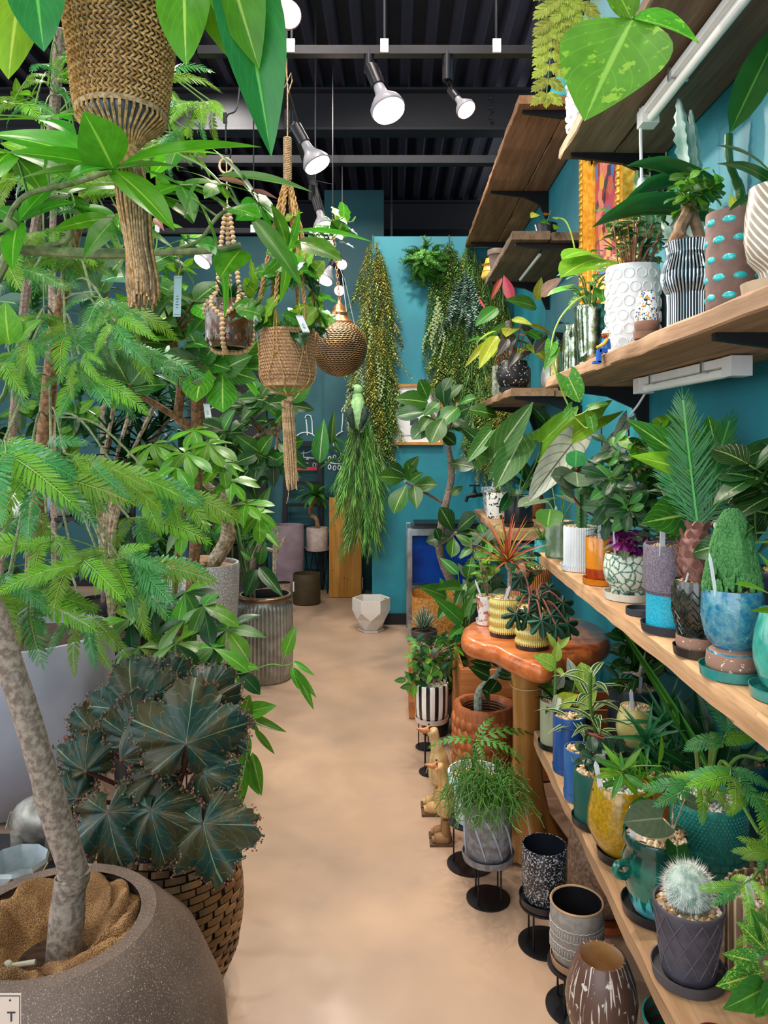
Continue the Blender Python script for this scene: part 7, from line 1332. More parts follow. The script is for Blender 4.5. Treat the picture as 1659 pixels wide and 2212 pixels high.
stems(r, [(tr, [.034]*6+[.031]*8+[.027]*12+[.024]*16+[.02]*21)], barkg, 'trunk', 14); MB().tube([V((math.cos(a)*.032, math.sin(a)*.032, .006*math.cos(a)))+P(157, 1888, 1.455)-r.location for a in [j*PI/10 for j in range(21)]], .0028, 6).build('bark_ring', barkg, r)
br1 = bez([P(-80, 700, 1.42), P(0, 545, 1.40), P(60, 540, 1.38), P(200, 548, 1.36), P(360, 545, 1.35), P(470, 540, 1.35), P(520, 530, 1.36)], 6); br2 = bez([P(60, 540, 1.38), P(140, 520, 1.36), P(165, 480, 1.35), P(250, 470, 1.35)], 6); br3 = bez([P(-60, 700, 1.40), P(30, 520, 1.35), P(20, 470, 1.33), P(60, 420, 1.3), P(160, 395, 1.3), P(245, 366, 1.28)], 6)
br4 = bez([P(360, 545, 1.35), P(430, 520, 1.4), P(480, 460, 1.45), P(560, 440, 1.5)], 6); grk = plain('green_bark', '7d8a5c', .7, 0, '5a6a40', 60, .4)
stems(r, [(br1, [.013]*8+[.010]*14+[.006]*14), (br2, .006), (br3, [.01]*12+[.005]*20), (br4, .004)], grk, 'branch', 8)
pac = [leafmesh('ovate', G('pachira_leaf', '54a51c', '97d246', 8, .28, tr=.5, vw=.06, rough=.28), .40, .35, .1, nu=10, nv=3), leafmesh('lance', G('pachira_dark', '3f8f1e', '7abf3c', 8, .28, tr=.45, vw=.06), .34, .45, .12, nu=10, nv=3)]
for c, n_, L, ax in (((245, 366, 1.03), 5, .13, (.1, -.5, .8)), ((560, 440, 1.5), 6, .13, (.6, -.2, .4)), ((250, 470, 1.35), 6, .13, (.3, -.4, .5)), ((470, 540, 1.35), 5, .12, (.6, 0, .2)), ((20, 330, 1.3), 6, .17, (0, -.3, .8)), ((90, 260, 1.35), 5, .14, (0, -.3, .7)), ((150, 420, 1.4), 6, .13, (0, -.3, .6)), ((390, 400, 1.5), 6, .14, (.2, -.3, .7)), ((470, 400, 1.5), 4, .11, (.4, -.3, .9)), ((330, 420, 1.5), 6, .14, (.1, -.3, .8)), ((40, 480, 1.35), 5, .14, (-.2, -.5, .4)), ((620, 540, 1.55), 5, .12, (.6, -.2, -.2)), ((380, 330, 1.6), 5, .12, (.2, -.2, .8))):
    q = P(*c); whorl(r, q, ax, n_, pac, L, .12, R, .4, .1); src = min(br1+br2+br3+br4, key=lambda v: (v-q).length)
    if (src-q).length > .02: stems(r, [(bez([src, src*.5+q*.5+V((0, 0, .02)), q], 5), .0025)], stemg, 'petiole')
lf2 = lambda a, b_, i, wd, up=(0, -.7, .7): putpx(r, leafmesh('ovate', pac[i].materials[0], 1, .3, .08, nu=12, nv=3), a, b_, up, wd)
lf2((245, 366, 1.03), (180, 240, .98), 0, .95, (.2, -1, .5)); lf2((243, 366, 1.03), (10, 330, 1.0), 0, .36); lf2((262, 356, 1.03), (566, 318, 1.05), 0, .2); lf2((243, 362, 1.05), (-30, 290, 1.1), 0, .3); lf2((640, 520, 1.55), (740, 565, 1.5), 0, .5); lf2((520, 540, 1.36), (475, 602, 1.3), 0, .75); lf2((500, 450, 1.4), (560, 470, 1.35), 0, .6); lf2((640, 500, 1.5), (805, 523, 1.5), 0, .13); lf2((545, 470, 1.45), (655, 625, 1.4), 1, .22)
lf2((400, 470, 1.4), (432, 385, 1.35), 1, .8); lf2((470, 380, 1.5), (675, 415, 1.5), 1, .18)
for a, t_ in (((470, 385, 1.5), (545, 405, 1.5)), ((540, 410, 1.5), (600, 430, 1.5)), ((335, 470, 1.35), (355, 500, 1.3)), ((290, 480, 1.35), (240, 440, 1.3))): putpx(r, leafmesh('lance', G('pink_new_leaf', 'c98a7c', 'e0b0a0', 7, .3), 1, .4, .1), a, t_, (0, -1, .4), .22)
t = thing('name_tag', 'square beige price tag with the letter T on the globe planter', 'tag', P(14, 2185, 1.155)); b = MB(); b.box((0, 0, 0), (.046, .0015, .056)); b.build('card', plain('beige_card', 'd8c4b4', .6, amt=.03), t, smooth=False)
fr = MB(); [fr.box(c_, d_) for c_, d_ in (((0, -.001, .025), (.042, .0004, .0012)), ((.021, -.001, 0), (.0012, .0004, .05)))]; fr.build('border_line', inkm, t, smooth=False); text('T', .022, inkm, t, (.008, -.0012, -.008)); MB().ball((.006, -.0005, .018), (.002, .001, .002), 8, 5).build('punch_hole', inkm, t)
# woven bamboo basket with begonia
r = bsk = thing('basket_planter', 'woven bamboo strip basket with a dark ruffled begonia, standing by the aisle', 'potted plant', (-.615, 2.02, 0)); bprof = [(.115, 0), (.155, .05), (.19, .13), (.205, .22), (.203, .30), (.188, .38), (.16, .445), (.15, .455)]
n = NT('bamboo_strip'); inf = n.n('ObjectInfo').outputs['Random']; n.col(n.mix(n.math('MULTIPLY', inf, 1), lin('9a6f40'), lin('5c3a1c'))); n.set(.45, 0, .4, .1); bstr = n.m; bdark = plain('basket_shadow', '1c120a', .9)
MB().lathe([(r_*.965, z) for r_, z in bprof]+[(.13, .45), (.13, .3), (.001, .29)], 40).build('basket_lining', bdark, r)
def brad(z):
    for (ra, za), (rb_, zb) in zip(bprof, bprof[1:]):
        if za <= z <= zb: return ra+(rb_-ra)*(z-za)/(zb-za), math.atan2(rb_-ra, zb-za)
    return bprof[-1][0], -.5
sm = MB()
vs = []
for i in range(5): x = -1+i*.5; vs += [(-.045*(x*x), x*.5, -.42), (-.045*(x*x), x*.5, .42), (-.045*(x*x)+.10-.05*x*x*1.6, x*.5, .42), (-.045*(x*x)+.10-.05*x*x*1.6, x*.5, -.42)]
sm.add([V(v) for v in vs], [(i*4+k2, i*4+(k2+1) % 4, i*4+4+(k2+1) % 4, i*4+4+k2) for i in range(4) for k2 in range(4)]+[(0, 1, 2, 3), (19, 18, 17, 16)]); strip = sm.mesh('bamboo_strip', bstr, False)
rr = random.Random(2); cnt = 0; rest = MB()
for row in range(25):
    z = .01+row*.0178; q, tl = brad(z); nn = 20
    for j in range(nn):
        a = (j+(row % 3)/3.0)*2*PI/nn+rr.uniform(-.02, .02); L = 2*PI*q/nn*rr.uniform(.78, .92); m_ = Matrix.Translation((math.cos(a)*q*.985, math.sin(a)*q*.985, z))@Matrix.Rotation(a, 4, 'Z')@Matrix.Rotation(tl, 4, 'Y')@Matrix.Diagonal((.05, L, .0178, 1))
        front = math.sin(a) < .35 and (math.cos(a) > -.75)
        if front and cnt < 290: o = link('bamboo_strip', strip, None, r); o.matrix_local = m_; cnt += 1
        else: rest.add([m_@V(v) for v in vs], [(i*4+k2, i*4+(k2+1) % 4, i*4+4+(k2+1) % 4, i*4+4+k2) for i in range(4) for k2 in range(4)])
rest.build('far_side_strips', bstr, r, kind='stuff', smooth=False)
MB().tube([(math.cos(a)*.148, math.sin(a)*.148, .458) for a in [j*PI/20 for j in range(41)]], .008, 6).build('basket_rim', bstr, r)
bl = [lobed(L_beg, 6, .085, .3, cut=.20, seg=12, W=1.05), lobed(L_beg, 7, .09, .42, cut=.16, seg=10), lobed(L_beg, 5, .08, .2, cut=.26, seg=14, W=1.1)]; base = r.location+V((0, 0, .42)); redst = plain('begonia_stalk', '5c2a24', .6, 0, '3a2018', 30)
frl = gravelmat('ruffle_red', ['96524a', '6a4234', '4a2c22', '7a7450', '55603c', 'a8685e', '3c4430']); rr = random.Random(33)
for c, tip, s in (((233, 1754, 1.75), (245, 1830, 1.72), .21), ((327, 1750, 1.72), (335, 1830, 1.68), .185), ((439, 1779, 1.72), (460, 1880, 1.68), .215), ((402, 1606, 1.8), (415, 1500, 1.85), .265), ((290, 1535, 1.95), (275, 1450, 1.98), .23), ((185, 1665, 1.9), (150, 1610, 1.9), .155), ((262, 1640, 1.85), (300, 1620, 1.8), .15), ((478, 1575, 1.9), (510, 1610, 1.88), .13), ((440, 1668, 1.8), (475, 1690, 1.78), .13), ((350, 1510, 2.0), (350, 1440, 2.02), .20), ((165, 1725, 1.88), (130, 1705, 1.88), .12), ((435, 1520, 1.95), (470, 1460, 1.97), .17), ((350, 1668, 1.82), (330, 1700, 1.78), .14), ((215, 1590, 1.95), (180, 1560, 1.95), .16), ((300, 1600, 1.9), (290, 1560, 1.9), .18)):
    a, b_ = P(*c), P(*tip); o = put(r, bl[rr.randrange(3)], a, b_-a, (rr.uniform(-.2, .2), -1, .45), s, roll=rr.uniform(-.2, .2)); stems(r, [(bez([base+V((rr.uniform(-.05, .05), rr.uniform(-.05, .05), 0)), (base+a)/2+V((0, .03, .02)), a], 6), .006)], redst, 'leaf_stalk'); mm = LAST[0]; fb = MB()
    for i, ve in enumerate(o.data.vertices):
        if i and (i-1) % 4 == 3:
            for _ in range(5): fb.ball(mm@ve.co+V((rr.uniform(-1, 1), rr.uniform(-1, 1), rr.uniform(-1, 1)))*.007, rr.uniform(.0012, .0034), 4, 3)
    fb.build('ruffled_edge', frl, r, kind='stuff', smooth=False)
# grey-blue pot with silk tree
r = silk = pot('large smooth blue-grey planter at the left edge under a feathery silk tree', (-1.57, 3.15, 0), .365, .70, [(.62, 0), (.72, .03), (.90, .25), (1, .55), (1.0, .8), (.98, .97), (.97, 1)], plain('blue_grey_planter', 'a2a5b2', .5, 0, '9598a6', 4, .1), 's', None, segs=64); p = top(r)
tk = bez([p, P(70, 1280, 3.1), P(80, 1120, 3.05), P(100, 900, 3.0), P(125, 700, 2.95), P(160, 520, 2.9), P(200, 350, 2.85)], 7); stems(r, [(tk, [.036]*14+[.03]*14+[.022]*14)], barko, 'trunk', 10); org = [tk[i] for i in range(3, len(tk), 3)]
rr = random.Random(44); FR = []
for c, dd, dirs, npair, pl in (((235, 1205), 2.05, (.7, -.1, .05), 3, .22), ((215, 1200), 2.0, (-.2, -.8, .1), 2, .20), ((60, 1260), 2.05, (.4, -.6, .0), 3, .22), ((20, 1240), 1.9, (-.2, -.6, -.1), 3, .22), ((150, 1170), 2.2, (-.4, -.6, .2), 3, .22), ((60, 1010), 2.0, (.6, -.5, .0), 3, .24), ((10, 950), 1.95, (.4, -.7, -.1), 3, .24), ((140, 980), 2.1, (.8, -.3, -.1), 3, .24), ((250, 1010), 2.3, (.8, -.3, -.1), 3, .22), ((340, 1040), 2.4, (.9, -.2, -.15), 3, .20), ((280, 1120), 2.4, (.6, -.3, .1), 3, .2), ((100, 1110), 2.3, (-.5, -.5, .1), 3, .22),
    ((165, 800), 2.3, (.5, -.5, -.1), 3, .22), ((60, 760), 2.3, (-.3, -.6, -.2), 3, .22), ((200, 640), 2.3, (.6, -.4, -.1), 3, .20), ((250, 730), 2.4, (.8, -.3, -.2), 3, .2), ((60, 600), 2.3, (0, -.6, .1), 3, .22), ((140, 700), 2.4, (.3, -.6, -.2), 3, .2)):
    c = P(*c, dd); frond(r, c, dirs, .10, npair, pl, rr, sr=.0025, pins=pind if c.z > 1.62 or rr.random() < .25 else pin); o = min(org, key=lambda v: (v-c).length); stems(r, [(bez([o, (o+c)/2+V((0, 0, .08)), c], 6), .004)], grk, 'branch')
r = pot('broad bright-leaved rubber plant at the left edge, its round leaves catching the light', (-1.5, 2.42, 0), .12, .3, 'taper', blkcer, 's'); p = top(r); q = P(22, 770, 2.3); stems(r, [(bez([p, P(-60, 1000, 2.4), P(10, 850, 2.3), q], 6), .007)], stemg)
for a, b_, wd in (((20, 745, 2.28), (12, 650, 2.25), .8), ((30, 740, 2.28), (90, 690, 2.25), .45), ((25, 760, 2.28), (-10, 830, 2.25), .6), ((28, 755, 2.28), (70, 820, 2.25), .35), ((15, 740, 2.3), (-40, 700, 2.25), .6)): putpx(r, leafmesh('ovate', L_bright, 1, .3, .1, nu=9), a, b_, (0, -1, .3), wd); stems(r, [([q, P(*a)], .003)], stemg)
SP = silk
for lst, dd in (((((235, 1195), (172, 1258)), ((245, 1205), (205, 1290)), ((250, 1213), (240, 1312)), ((262, 1222), (262, 1335)), ((275, 1230), (300, 1352)), ((290, 1222), (325, 1388)), ((287, 1216), (380, 1352)), ((292, 1210), (386, 1310)), ((275, 1196), (372, 1242)), ((255, 1192), (330, 1180)), ((235, 1190), (150, 1200))), 1.98), ((((170, 1335), (163, 1465)), ((185, 1335), (208, 1452)), ((195, 1335), (250, 1455)), ((200, 1330), (288, 1430)), ((160, 1335), (102, 1420)), ((190, 1325), (265, 1385))), 2.2), ((((0, 1240), (60, 1365)), ((15, 1265), (18, 1392)), ((45, 1290), (98, 1372)), ((85, 1300), (112, 1385)), ((-5, 1300), (46, 1402)), ((10, 1240), (90, 1300))), 2.0), ((((15, 955), (12, 1070)), ((30, 958), (58, 1085)), ((65, 962), (122, 1068)), ((110, 972), (192, 1088)), ((160, 985), (236, 1078)), ((200, 1000), (290, 1080)), ((100, 960), (200, 960)), ((240, 1010), (330, 1060))), 1.95), ((((170, 770), (108, 800)), ((165, 772), (125, 835)), ((168, 775), (160, 870)), ((172, 775), (195, 860)), ((178, 770), (225, 835)), ((180, 765), (225, 790)), ((60, 730), (10, 800)), ((62, 732), (45, 830)), ((66, 735), (80, 820)), ((70, 730), (118, 790)), ((250, 700), (330, 800)), ((255, 690), (345, 740)), ((245, 705), (250, 790)), ((240, 700), (205, 770))), 2.15)):
    for a, b_ in lst: putpx(silk, (pind if a[1] < 900 else pin)[R.randrange(3)], (*a, dd+.03), (*b_, dd-.02), (R.uniform(-.4, .4), -1, .35), .68)
for c, dd in (((262, 1212), 2.02), ((185, 1330), 2.24), ((20, 1260), 2.05), ((110, 965), 1.99), ((172, 768), 2.19), ((62, 728), 2.19), ((250, 695), 2.19)):
    c_ = P(*c, dd); o = min(tk, key=lambda v: (v-c_).length); stems(silk, [(bez([o, (o+c_)/2+V((0, 0, .08)), c_], 6), .004)], grk, 'branch')
# second silk tree, further back, fills the top left
r = pot('tall feathery silk tree behind, its pale fronds filling the top left corner', (-2.1, 3.9, 0), .25, .5, 'taper', plain('charcoal_pot', '3a3a3e', .6), 's'); p = top(r); tk = bez([p, P(20, 1000, 3.8), P(60, 600, 3.4), P(110, 300, 3.0), P(130, 60, 2.8)], 8); stems(r, [(tk, .022)], barkg, 'trunk', 8); org = tk[6::3]; rr = random.Random(45)
for i in range(26):
    x, y = rr.uniform(-20, 330), rr.uniform(60, 700); dd = rr.uniform(2.4, 3.0)
    if i > 20: x, y = rr.uniform(330, 470), rr.uniform(60, 330)
    c = P(x, y, dd); frond(r, c, (rr.uniform(-.8, .8), rr.uniform(-.8, -.1), rr.uniform(-.3, .3)), .08, 3, .19, rr, pins=pin, sr=.002); o = min(org, key=lambda v: (v-c).length); stems(r, [(bez([o, (o+c)/2+V((0, 0, .1)), c], 5), .003)], stemg, 'branch')
# fig tree under the beaded planter
r = pot('rubber fig with rounded light-veined leaves and forked tan trunk, below the beaded planter', (-1.0, 3.45, 0), .17, .4, 'taper', plain('charcoal_pot', '3a3a3e'), 's'); p = top(r)
tk = bez([p, P(420, 1200, 3.4), P(425, 1000, 3.3), P(426, 850, 3.2), P(430, 835, 3.2)], 6); t2_ = bez([P(432, 960, 3.3), P(400, 915, 3.25), P(385, 900, 3.25), P(392, 820, 3.2), P(382, 770, 3.2), P(375, 740, 3.2)], 6); t3 = bez([P(395, 910, 3.25), P(330, 870, 3.2), P(285, 845, 3.2)], 5); t4 = bez([P(430, 835, 3.2), P(410, 800, 3.2), P(440, 790, 3.15), P(480, 770, 3.1)], 5)
stems(r, [(tk, .026), (t2_, .02), (t3, .014), (t4, .012)], barko, 'trunk', 8); rr = random.Random(46); fic = [M('obovate', L_ficus, .72, .4, .25, nu=9), M('ovate', L_ficus, .65, .4, .2, nu=9), M('obovate', G('fig_bright', '4f9a20', 'b8e070', 7, .6, tr=.4, rough=.3), .75, .3, .2, nu=9)]
crown(r, [P(x, y, rr.uniform(3.0, 3.3)) for x, y in ((375, 700), (330, 690), (420, 680), (350, 650), (400, 730), (300, 710), (460, 740), (500, 760), (440, 780), (480, 800), (420, 650), (360, 740), (510, 800), (280, 830), (330, 800))], fic, .19, 5, rr, barko, t2_+t3+t4, .006, spread=.02)
# umbrella trees
um = [M('obovate', L_sch, .42, .45, .15, nu=8), M('obovate', L_bright, .42, .4, .15, nu=8), M('ovate', L_sch, .4, .6, .15, nu=8)]
def umbrella(root, c, n_, L, pet, tgt, rr, ms=um):
    """one umbrella leaf: a whorl of leaflets on a petiole"""
    c = P(*c); whorl(root, c, (rr.uniform(-.3, .3), -.45, .8), n_, ms, L, -.15, rr, .3, .12); stems(root, [(bez([tgt, (tgt+c)/2+V((0, 0, -.02)), c], 5), pet)], stemg, 'petiole')
r = pot('umbrella tree with glossy light green leaflets in the middle left, behind the silk tree', (-.98, 2.95, 0), .14, .4, 'taper', blkcer, 's'); p = top(r); tk = bez([p, P(370, 1330, 2.9), P(385, 1180, 2.85), P(400, 1050, 2.8)], 6); stems(r, [(tk, .012)], barkm, 'trunk'); rr = random.Random(47)
for c in ((330, 960, 2.8), (400, 980, 2.7), (450, 960, 2.8), (380, 1010, 2.65), (500, 1040, 2.8), (350, 1060, 2.7), (440, 1090, 2.7), (300, 1000, 2.9), (530, 1090, 2.8), (480, 1000, 2.8), (420, 930, 2.9), (560, 1110, 2.9), (400, 1130, 2.7)): umbrella(r, c, 8, .12, .002, min(tk, key=lambda v: (v-P(*c)).length), rr)
r = pot('low umbrella tree reaching out over the aisle in front of the ribbed metal barrel', (-.80, 2.62, .36), .13, .22, 'taper', blkcer, 's'); p = top(r); rr = random.Random(48); tk = bez([p, P(400, 1500, 2.55), P(380, 1400, 2.5), P(400, 1330, 2.5)], 6); tk2 = bez([p, P(430, 1530, 2.5), P(450, 1500, 2.4), P(420, 1460, 2.4)], 6); stems(r, [(tk, .013), (tk2, .012)], barko, 'trunk')
umd = [M('obovate', L_sch, .42, .5, .15, nu=8), M('obovate', L_dark, .42, .5, .15, nu=8), M('ovate', L_mid, .4, .6, .15, nu=8)]
for c in ((330, 1300, 2.5), (400, 1280, 2.5), (440, 1310, 2.4), (300, 1400, 2.4), (380, 1390, 2.3), (460, 1400, 2.3), (350, 1440, 2.3), (430, 1450, 2.25), (490, 1360, 2.4), (280, 1340, 2.5), (400, 1340, 2.4), (500, 1440, 2.3), (330, 1480, 2.3)): umbrella(r, c, 7, .13, .0022, min(tk+tk2, key=lambda v: (v-P(*c)).length), rr, umd)
def hl(a, b_, wd=.34, dd=2.2, m_=None): putpx(r, leafmesh('ovate', m_ or L_sch, 1, .5, .15, nu=9), (*a, dd), (*b_, dd-.01), (.1, -1, .5), wd)
h1, h2_ = P(610, 1438, 2.2), P(530, 1560, 2.15); stems(r, [(bez([tk2[-1], P(520, 1455, 2.25), P(580, 1436, 2.2), h1], 6), .0022), (bez([h1, P(612, 1428, 2.2), P(616, 1416, 2.2)], 4), .002), (bez([h1, P(625, 1436, 2.2), P(636, 1432, 2.2)], 4), .002), (bez([tk2[8], P(500, 1500, 2.2), h2_], 6), .0025), (bez([h2_, P(535, 1620, 2.15), P(520, 1700, 2.1)], 5), .0025)], stemg)
for a, b_, wd in (((615, 1415), (640, 1350), .42), ((632, 1428), (680, 1460), .22), ((630, 1440), (645, 1490), .32), ((636, 1442), (678, 1534), .2), ((634, 1445), (684, 1508), .2), ((525, 1548), (540, 1500), .7), ((528, 1540), (598, 1524), .5), ((530, 1545), (620, 1582), .2), ((532, 1555), (560, 1580), .4), ((550, 1575), (594, 1630), .22), ((528, 1580), (538, 1640), .4), ((545, 1625), (565, 1720), .3), ((530, 1650), (560, 1718), .35), ((515, 1620), (512, 1760), .38), ((525, 1610), (552, 1688), .2), ((500, 1660), (490, 1750), .5), ((510, 1530), (480, 1470), .4)): hl(a, b_, wd)
for sx in (-.09, .09):
    pass
wirestand('tall black wire stand hidden under the low umbrella tree, by the aisle', (-.80, 2.62, 0), .36, .11)
# ribbed barrel, granite pot
galv = plain('galvanised', 'a8a8a2', .35, .6, '8d8d86', 14, .5)
r = pot('ribbed galvanised metal barrel planter with bronze rolled rim, beside the aisle', (-.815, 4.74, 0), .17, .54, [(.94, 0), (.98, .02), (1.0, .3), (1.0, .6), (.98, .85), (.95, .93), (.95, 1)], galv, None, fn=lambda a, z: 1+(.05*abs(math.sin(a*20)) if .02 < z < .9 else 0), segs=200, zsub=3, inner=blackp, cat='planter', name='metal_barrel')
MB().tube([(math.cos(a)*.165, math.sin(a)*.165, .525) for a in [j*PI/24 for j in range(49)]], .014, 10).build('rolled_rim', plain('bronze_rim', '8a6a4a', .3, .85), r)
stems(r, [(bez([r.location+V((-.06, 0, .06)), P(545, 1240, 4.7), P(560, 1180, 4.7), P(575, 1140, 4.7), P(560, 1090, 4.7)], 6), .02)], barkg, 'trunk', 8); rr = random.Random(49)
for a, b_, wd, mt in (((555, 1230, 4.6), (530, 1290, 4.5), .6, L_dark), ((560, 1225, 4.6), (612, 1290, 4.5), .35, L_rub), ((560, 1220, 4.7), (570, 1160, 4.7), .5, L_mid), ((545, 1210, 4.7), (520, 1190, 4.7), .5, L_ficus), ((560, 1100, 4.7), (585, 1050, 4.7), .4, L_mid), ((560, 1095, 4.7), (540, 1050, 4.7), .4, L_dark), ((570, 1140, 4.7), (605, 1185, 4.6), .3, L_sch)): putpx(r, leafmesh('ovate', mt, 1, .4, .2, nu=9), a, b_, (.1, -1, .4), wd)
gran = speckle('granite_white', 'a9a9aa', ['dededf', '7d7a7c'], 170, .55, .8, bump=.4)
r = pot('tall pale granite-textured planter holding the thick-trunked fig', (-1.12, 4.36, 0), .215, .80, [(.60, 0), (.65, .01), (.80, .25), (.92, .5), (.98, .75), (1, .98), (.98, 1)], gran, 's', None, fillm=barkm, segs=56, fd=.03); p = top(r)
tk = bez([p+V((.05, 0, 0)), P(492, 1160, 4.3), P(485, 1100, 4.25), P(500, 1030, 4.2), P(520, 990, 4.2), P(560, 945, 4.15), P(600, 930, 4.1)], 6); tk2 = bez([P(500, 1030, 4.2), P(470, 1060, 4.15), P(430, 1030, 4.1), P(405, 990, 4.1)], 5); tk3 = bez([P(600, 930, 4.1), P(612, 890, 4.1), P(615, 860, 4.1)], 4); stems(r, [(tk, [.045]*7+[.036]*12+[.026]*14), (tk2, .02), (tk3, .014)], barkp, 'trunk', 9)
for k2 in range(7): MB().ball((.03*math.cos(k2*2), .12*math.sin(k2*2.2), .80), (.07, .05, .03), 8, 5).build('bark_chunk', barkm, r)
rr = random.Random(50); alt = [M('ovate', L_rub, .55, .4, .2, nu=9), M('ovate', L_ficus, .55, .4, .2, nu=9)]
crown(r, [P(x, y, rr.uniform(3.9, 4.2)) for x, y in ((520, 870), (560, 860), (600, 850), (480, 930), (540, 900), (600, 900), (630, 870), (500, 960), (460, 980), (560, 980), (590, 1000), (540, 1010), (610, 970))], alt, .17, 6, rr, barkm, tk+tk3, .006)
# dark dracaena with pale slim trunks
r = pot('bushy dark green dracaena with slender pale trunks in the middle of the left side', (-1.62, 4.3, 0), .16, .4, 'taper', blkcer, 's'); p = top(r); rr = random.Random(51); dl = M('strap', G('compacta_leaf', '123d20', '2a5a30', 1, 0, rough=.25), .17, .5, .3)
for x, y in ((250, 850), (300, 820), (340, 860), (290, 900), (350, 920), (240, 940), (310, 960), (380, 880), (390, 990), (330, 1010), (270, 990)):
    c = P(x, y, rr.uniform(4.0, 4.3)); rosette(r, c, 18, dl, .22, 1.4, -.3, ax=(rr.uniform(-.3, .3), -.2, 1)); stems(r, [(bez([p, P(200+(x-200)*.3, 1100, 4.2), c], 6), .012)], barkp, 'trunk')
# things on a rack at the far left
t = thing('display_rack', 'black slatted display rack at the far left behind the silk tree', 'rack', (-2.2, 4.55, 0)); 
for sx in (-.55, .55):
    for sy in (-.15, .15): MB().box((sx, sy, .61), (.03, .03, 1.22)).build('upright', blackm, t)
for z in (.4, 1.05):
    for k2 in range(5): MB().box((0, -.14+k2*.07, z), (1.07, .045, .02)).build('slat', blackm, t, smooth=False)
for lab, px, c, h_, rr_ in (('pale blue footed pot on the display rack at the far left', 90, '9cc0d8', .15, .07), ('coral and brown two-part pot on the display rack at the far left', -2, 'd8786a', .16, .07), ('white pot with a card on the display rack at the far left', 45, 'e6e6e6', .14, .05), ('small grey pot on the display rack beside the grass pot', 140, '8a8a8a', .1, .05)):
    r = pot(lab, ((px-CX)/F*4.5, 4.5, 1.06), rr_, h_, 'cup', plain('c_'+c, c, .3, coat=.3), 's', zsub=1)
    if px == 90:
        for k2 in range(3): a = k2*2.1-.5; MB().tube([(math.cos(a)*.045, math.sin(a)*.045, .02), (math.cos(a)*.06, math.sin(a)*.06, .0)], [.014, .008], 8).build('foot', r.children[0].data.materials[0], r)
r = pot('green grassy tuft in a low pot on the display rack', ((190-CX)/F*4.5, 4.5, 1.06), .06, .05, 'cyl', blkcer, 's'); rosette(r, top(r), 40, M('blade', L_bright, .05, .3), .10, 1.5, .8)
# elephant figurine and wire bowl between the pots
t = thing('low_table', 'low black table between the globe planter and the blue-grey planter, far left', 'table', (-1.12, 2.2, 0)); MB().box((0, 0, .21), (.40, .46, .02)).build('tabletop', blackp, t)
for sx in (-.18, .18):
    for sy in (-.21, .21): MB().box((sx, sy, .1), (.025, .025, .2)).build('leg', blackp, t)
t = thing('elephant_figurine', 'silver-grey elephant figurine on the low black table at the left edge', 'figurine', (-1.10, 2.33, .22)); em = plain('silver_grey', 'a8a49c', .4, .4, '7a766e', 20, .3)
b = MB(); b.ball((0, 0, .10), (.10, .07, .075), 16, 10); b.ball((.11, -.01, .14), (.055, .05, .055), 14, 9); b.tube(bez([(.15, -.01, .14), (.19, -.01, .09), (.185, -.01, .03), (.20, -.01, .015)], 5), [.025, .018, .013, .01], 10)
for x_ in (-.055, .05):
    for y_ in (-.035, .035): b.tube([(x_, y_, .08), (x_, y_, .0)], [.028, .024], 10)
b.build('body', em, t); [MB().ball((.095, s*.055, .14), (.035, .008, .042), 10, 7).build('ear', em, t) for s in (-1, 1)]; [MB().tube([(.15, s*.02-.01, .115), (.18, s*.025-.01, .11)], [.006, .002], 6).build('tusk', plain('ivory', 'e0d8c4', .4), t) for s in (-1, 1)]; MB().tube([(-.10, 0, .12), (-.115, 0, .07)], .004, 5).build('tail', em, t)
t = thing('geometric_bowl', 'pale geometric-faceted bowl with gold wires on the low black table at the left edge', 'bowl', (-1.05, 2.07, .22)); N = 10
MB().lathe([(.04, 0), (.07, .05), (.085, .11), (.08, .12), (.065, .055), (.001, .02)], N).build('bowl', plain('pale_blue_grey', 'a9b4b8', .4), t, smooth=False); b = MB()
for j in range(N):
    a, a2 = j*2*PI/N, (j+.5)*2*PI/N; c = lambda q, z, a_: V((math.cos(a_)*q, math.sin(a_)*q, z)); b.tube([c(.042, 0, a), c(.072, .05, a), c(.087, .11, a)], .0022, 4); b.tube([c(.072, .05, a), c(.087, .11, a+2*PI/N)], .0022, 4); b.tube([c(.042, 0, a), c(.072, .05, a+2*PI/N)], .0022, 4)
b.build('gold_wire', plain('gold_wire', '8a7a5a', .3, .8), t)
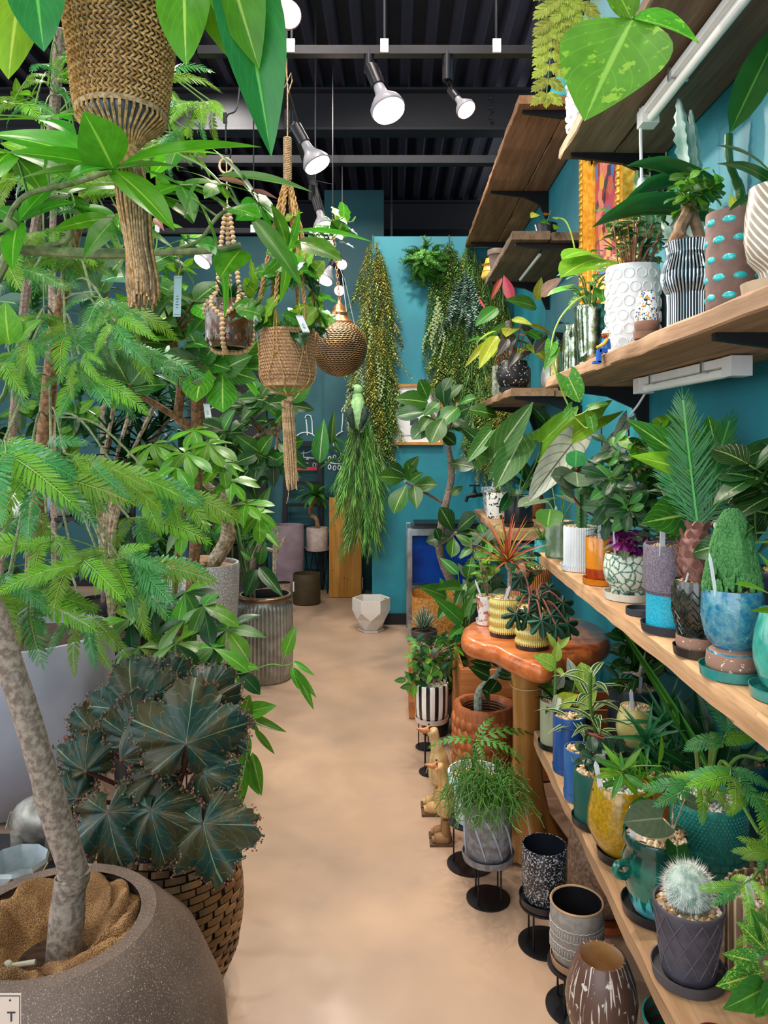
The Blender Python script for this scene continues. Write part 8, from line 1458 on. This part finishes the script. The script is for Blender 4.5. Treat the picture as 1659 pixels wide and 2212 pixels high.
# background trees on the left
def bgtree(label, x, y, px, h0, clusters, mesh, L, per, d0, seed, trunk=barkg, r_=.18, tr_=.02):
    r = pot(label, (x, y, 0), r_, .45, 'taper', plain('charcoal_pot', '3a3a3e'), 's'); rr = random.Random(seed); p = top(r); tk = bez([p, P(px+rr.uniform(-20, 20), (h0+1200)/2, y), P(px, h0, y-.1)], 8); stems(r, [(tk, tr_)], trunk, 'trunk', 8)
    pts = [P(rr.uniform(c[0], c[2]), rr.uniform(c[1], c[3]), y+rr.uniform(-d0, d0)) for c in clusters for _ in range(c[4])]; crown(r, pts, mesh, L, per, rr, stemg, tk[8:], .004); return r
bgtree('tree with banana-like broad dark leaves rising behind the silk tree', -1.95, 5.0, 230, 620, [(190, 560, 330, 760, 9), (20, 600, 150, 760, 5)], [M('ovate', G('banana_leaf', '2f6044', '8ab070', 12, .3), .4, .4, .2), M('ovate', L_ficus, .45)], .36, 4, .3, 71)
bgtree('leafy green tree behind the tassel at the centre left', -1.55, 5.6, 330, 560, [(240, 480, 440, 700, 16)], [M('ovate', L_mid, .5), M('ovate', L_bright, .5)], .16, 6, .3, 72)
bgtree('pale-leaved small tree behind the near knotted planter, top left', -2.0, 4.4, 120, 250, [(0, 180, 330, 420, 18), (330, 240, 440, 420, 6)], [M('ovate', L_bright, .45), M('ovate', L_lime, .5)], .15, 6, .3, 73)
bgtree('dense dark shrub between the dracaena and the black door', -1.42, 6.07, 420, 950, [(370, 940, 520, 1150, 16), (560, 980, 640, 1040, 3)], [M('ovate', L_dark, .5), M('ovate', L_rub, .5)], .15, 6, .3, 74)
bgtree('broad shrub low behind the granite planter', -1.5, 5.1, 350, 1150, [(260, 1050, 420, 1250, 18), (420, 1080, 480, 1180, 5)], [M('ovate', L_dark, .5), M('lance', L_mid, .4), M('ovate', L_ficus, .5)], .15, 6, .3, 75)
bgtree('shrub at the far left behind the display rack', -2.75, 5.2, 30, 800, [(-40, 780, 200, 1010, 20)], [M('ovate', L_mid, .5), M('ovate', L_bright, .5), M('ovate', L_dark, .5)], .17, 6, .3, 76)
bgtree('low leafy shrub between the blue-grey planter and the granite planter', -1.65, 4.77, 290, 1250, [(230, 1150, 360, 1400, 18), (0, 1100, 200, 1250, 8)], [M('ovate', L_dark, .5), M('ovate', L_mid, .5)], .14, 6, .2, 77)
bgtree('upright stripy-leaved shrub beside the black door', -1.34, 6.8, 560, 1080, [(530, 1040, 580, 1180, 8)], [M('lance', L_mid, .25), M('lance', L_dark, .3)], .22, 7, .2, 78)
r = pot('thin drooping stringy plant hanging left of the barrel trunk', (-1.26, 5.45, 0), .13, .75, 'taper', blkcer, 's'); strands(r, top(r)+V((0, 0, .02)), 120, .6, .22, G('string_green', '4a6a34', '6a8a44', 1, 0, tr=0), .003, random.Random(8), .28)
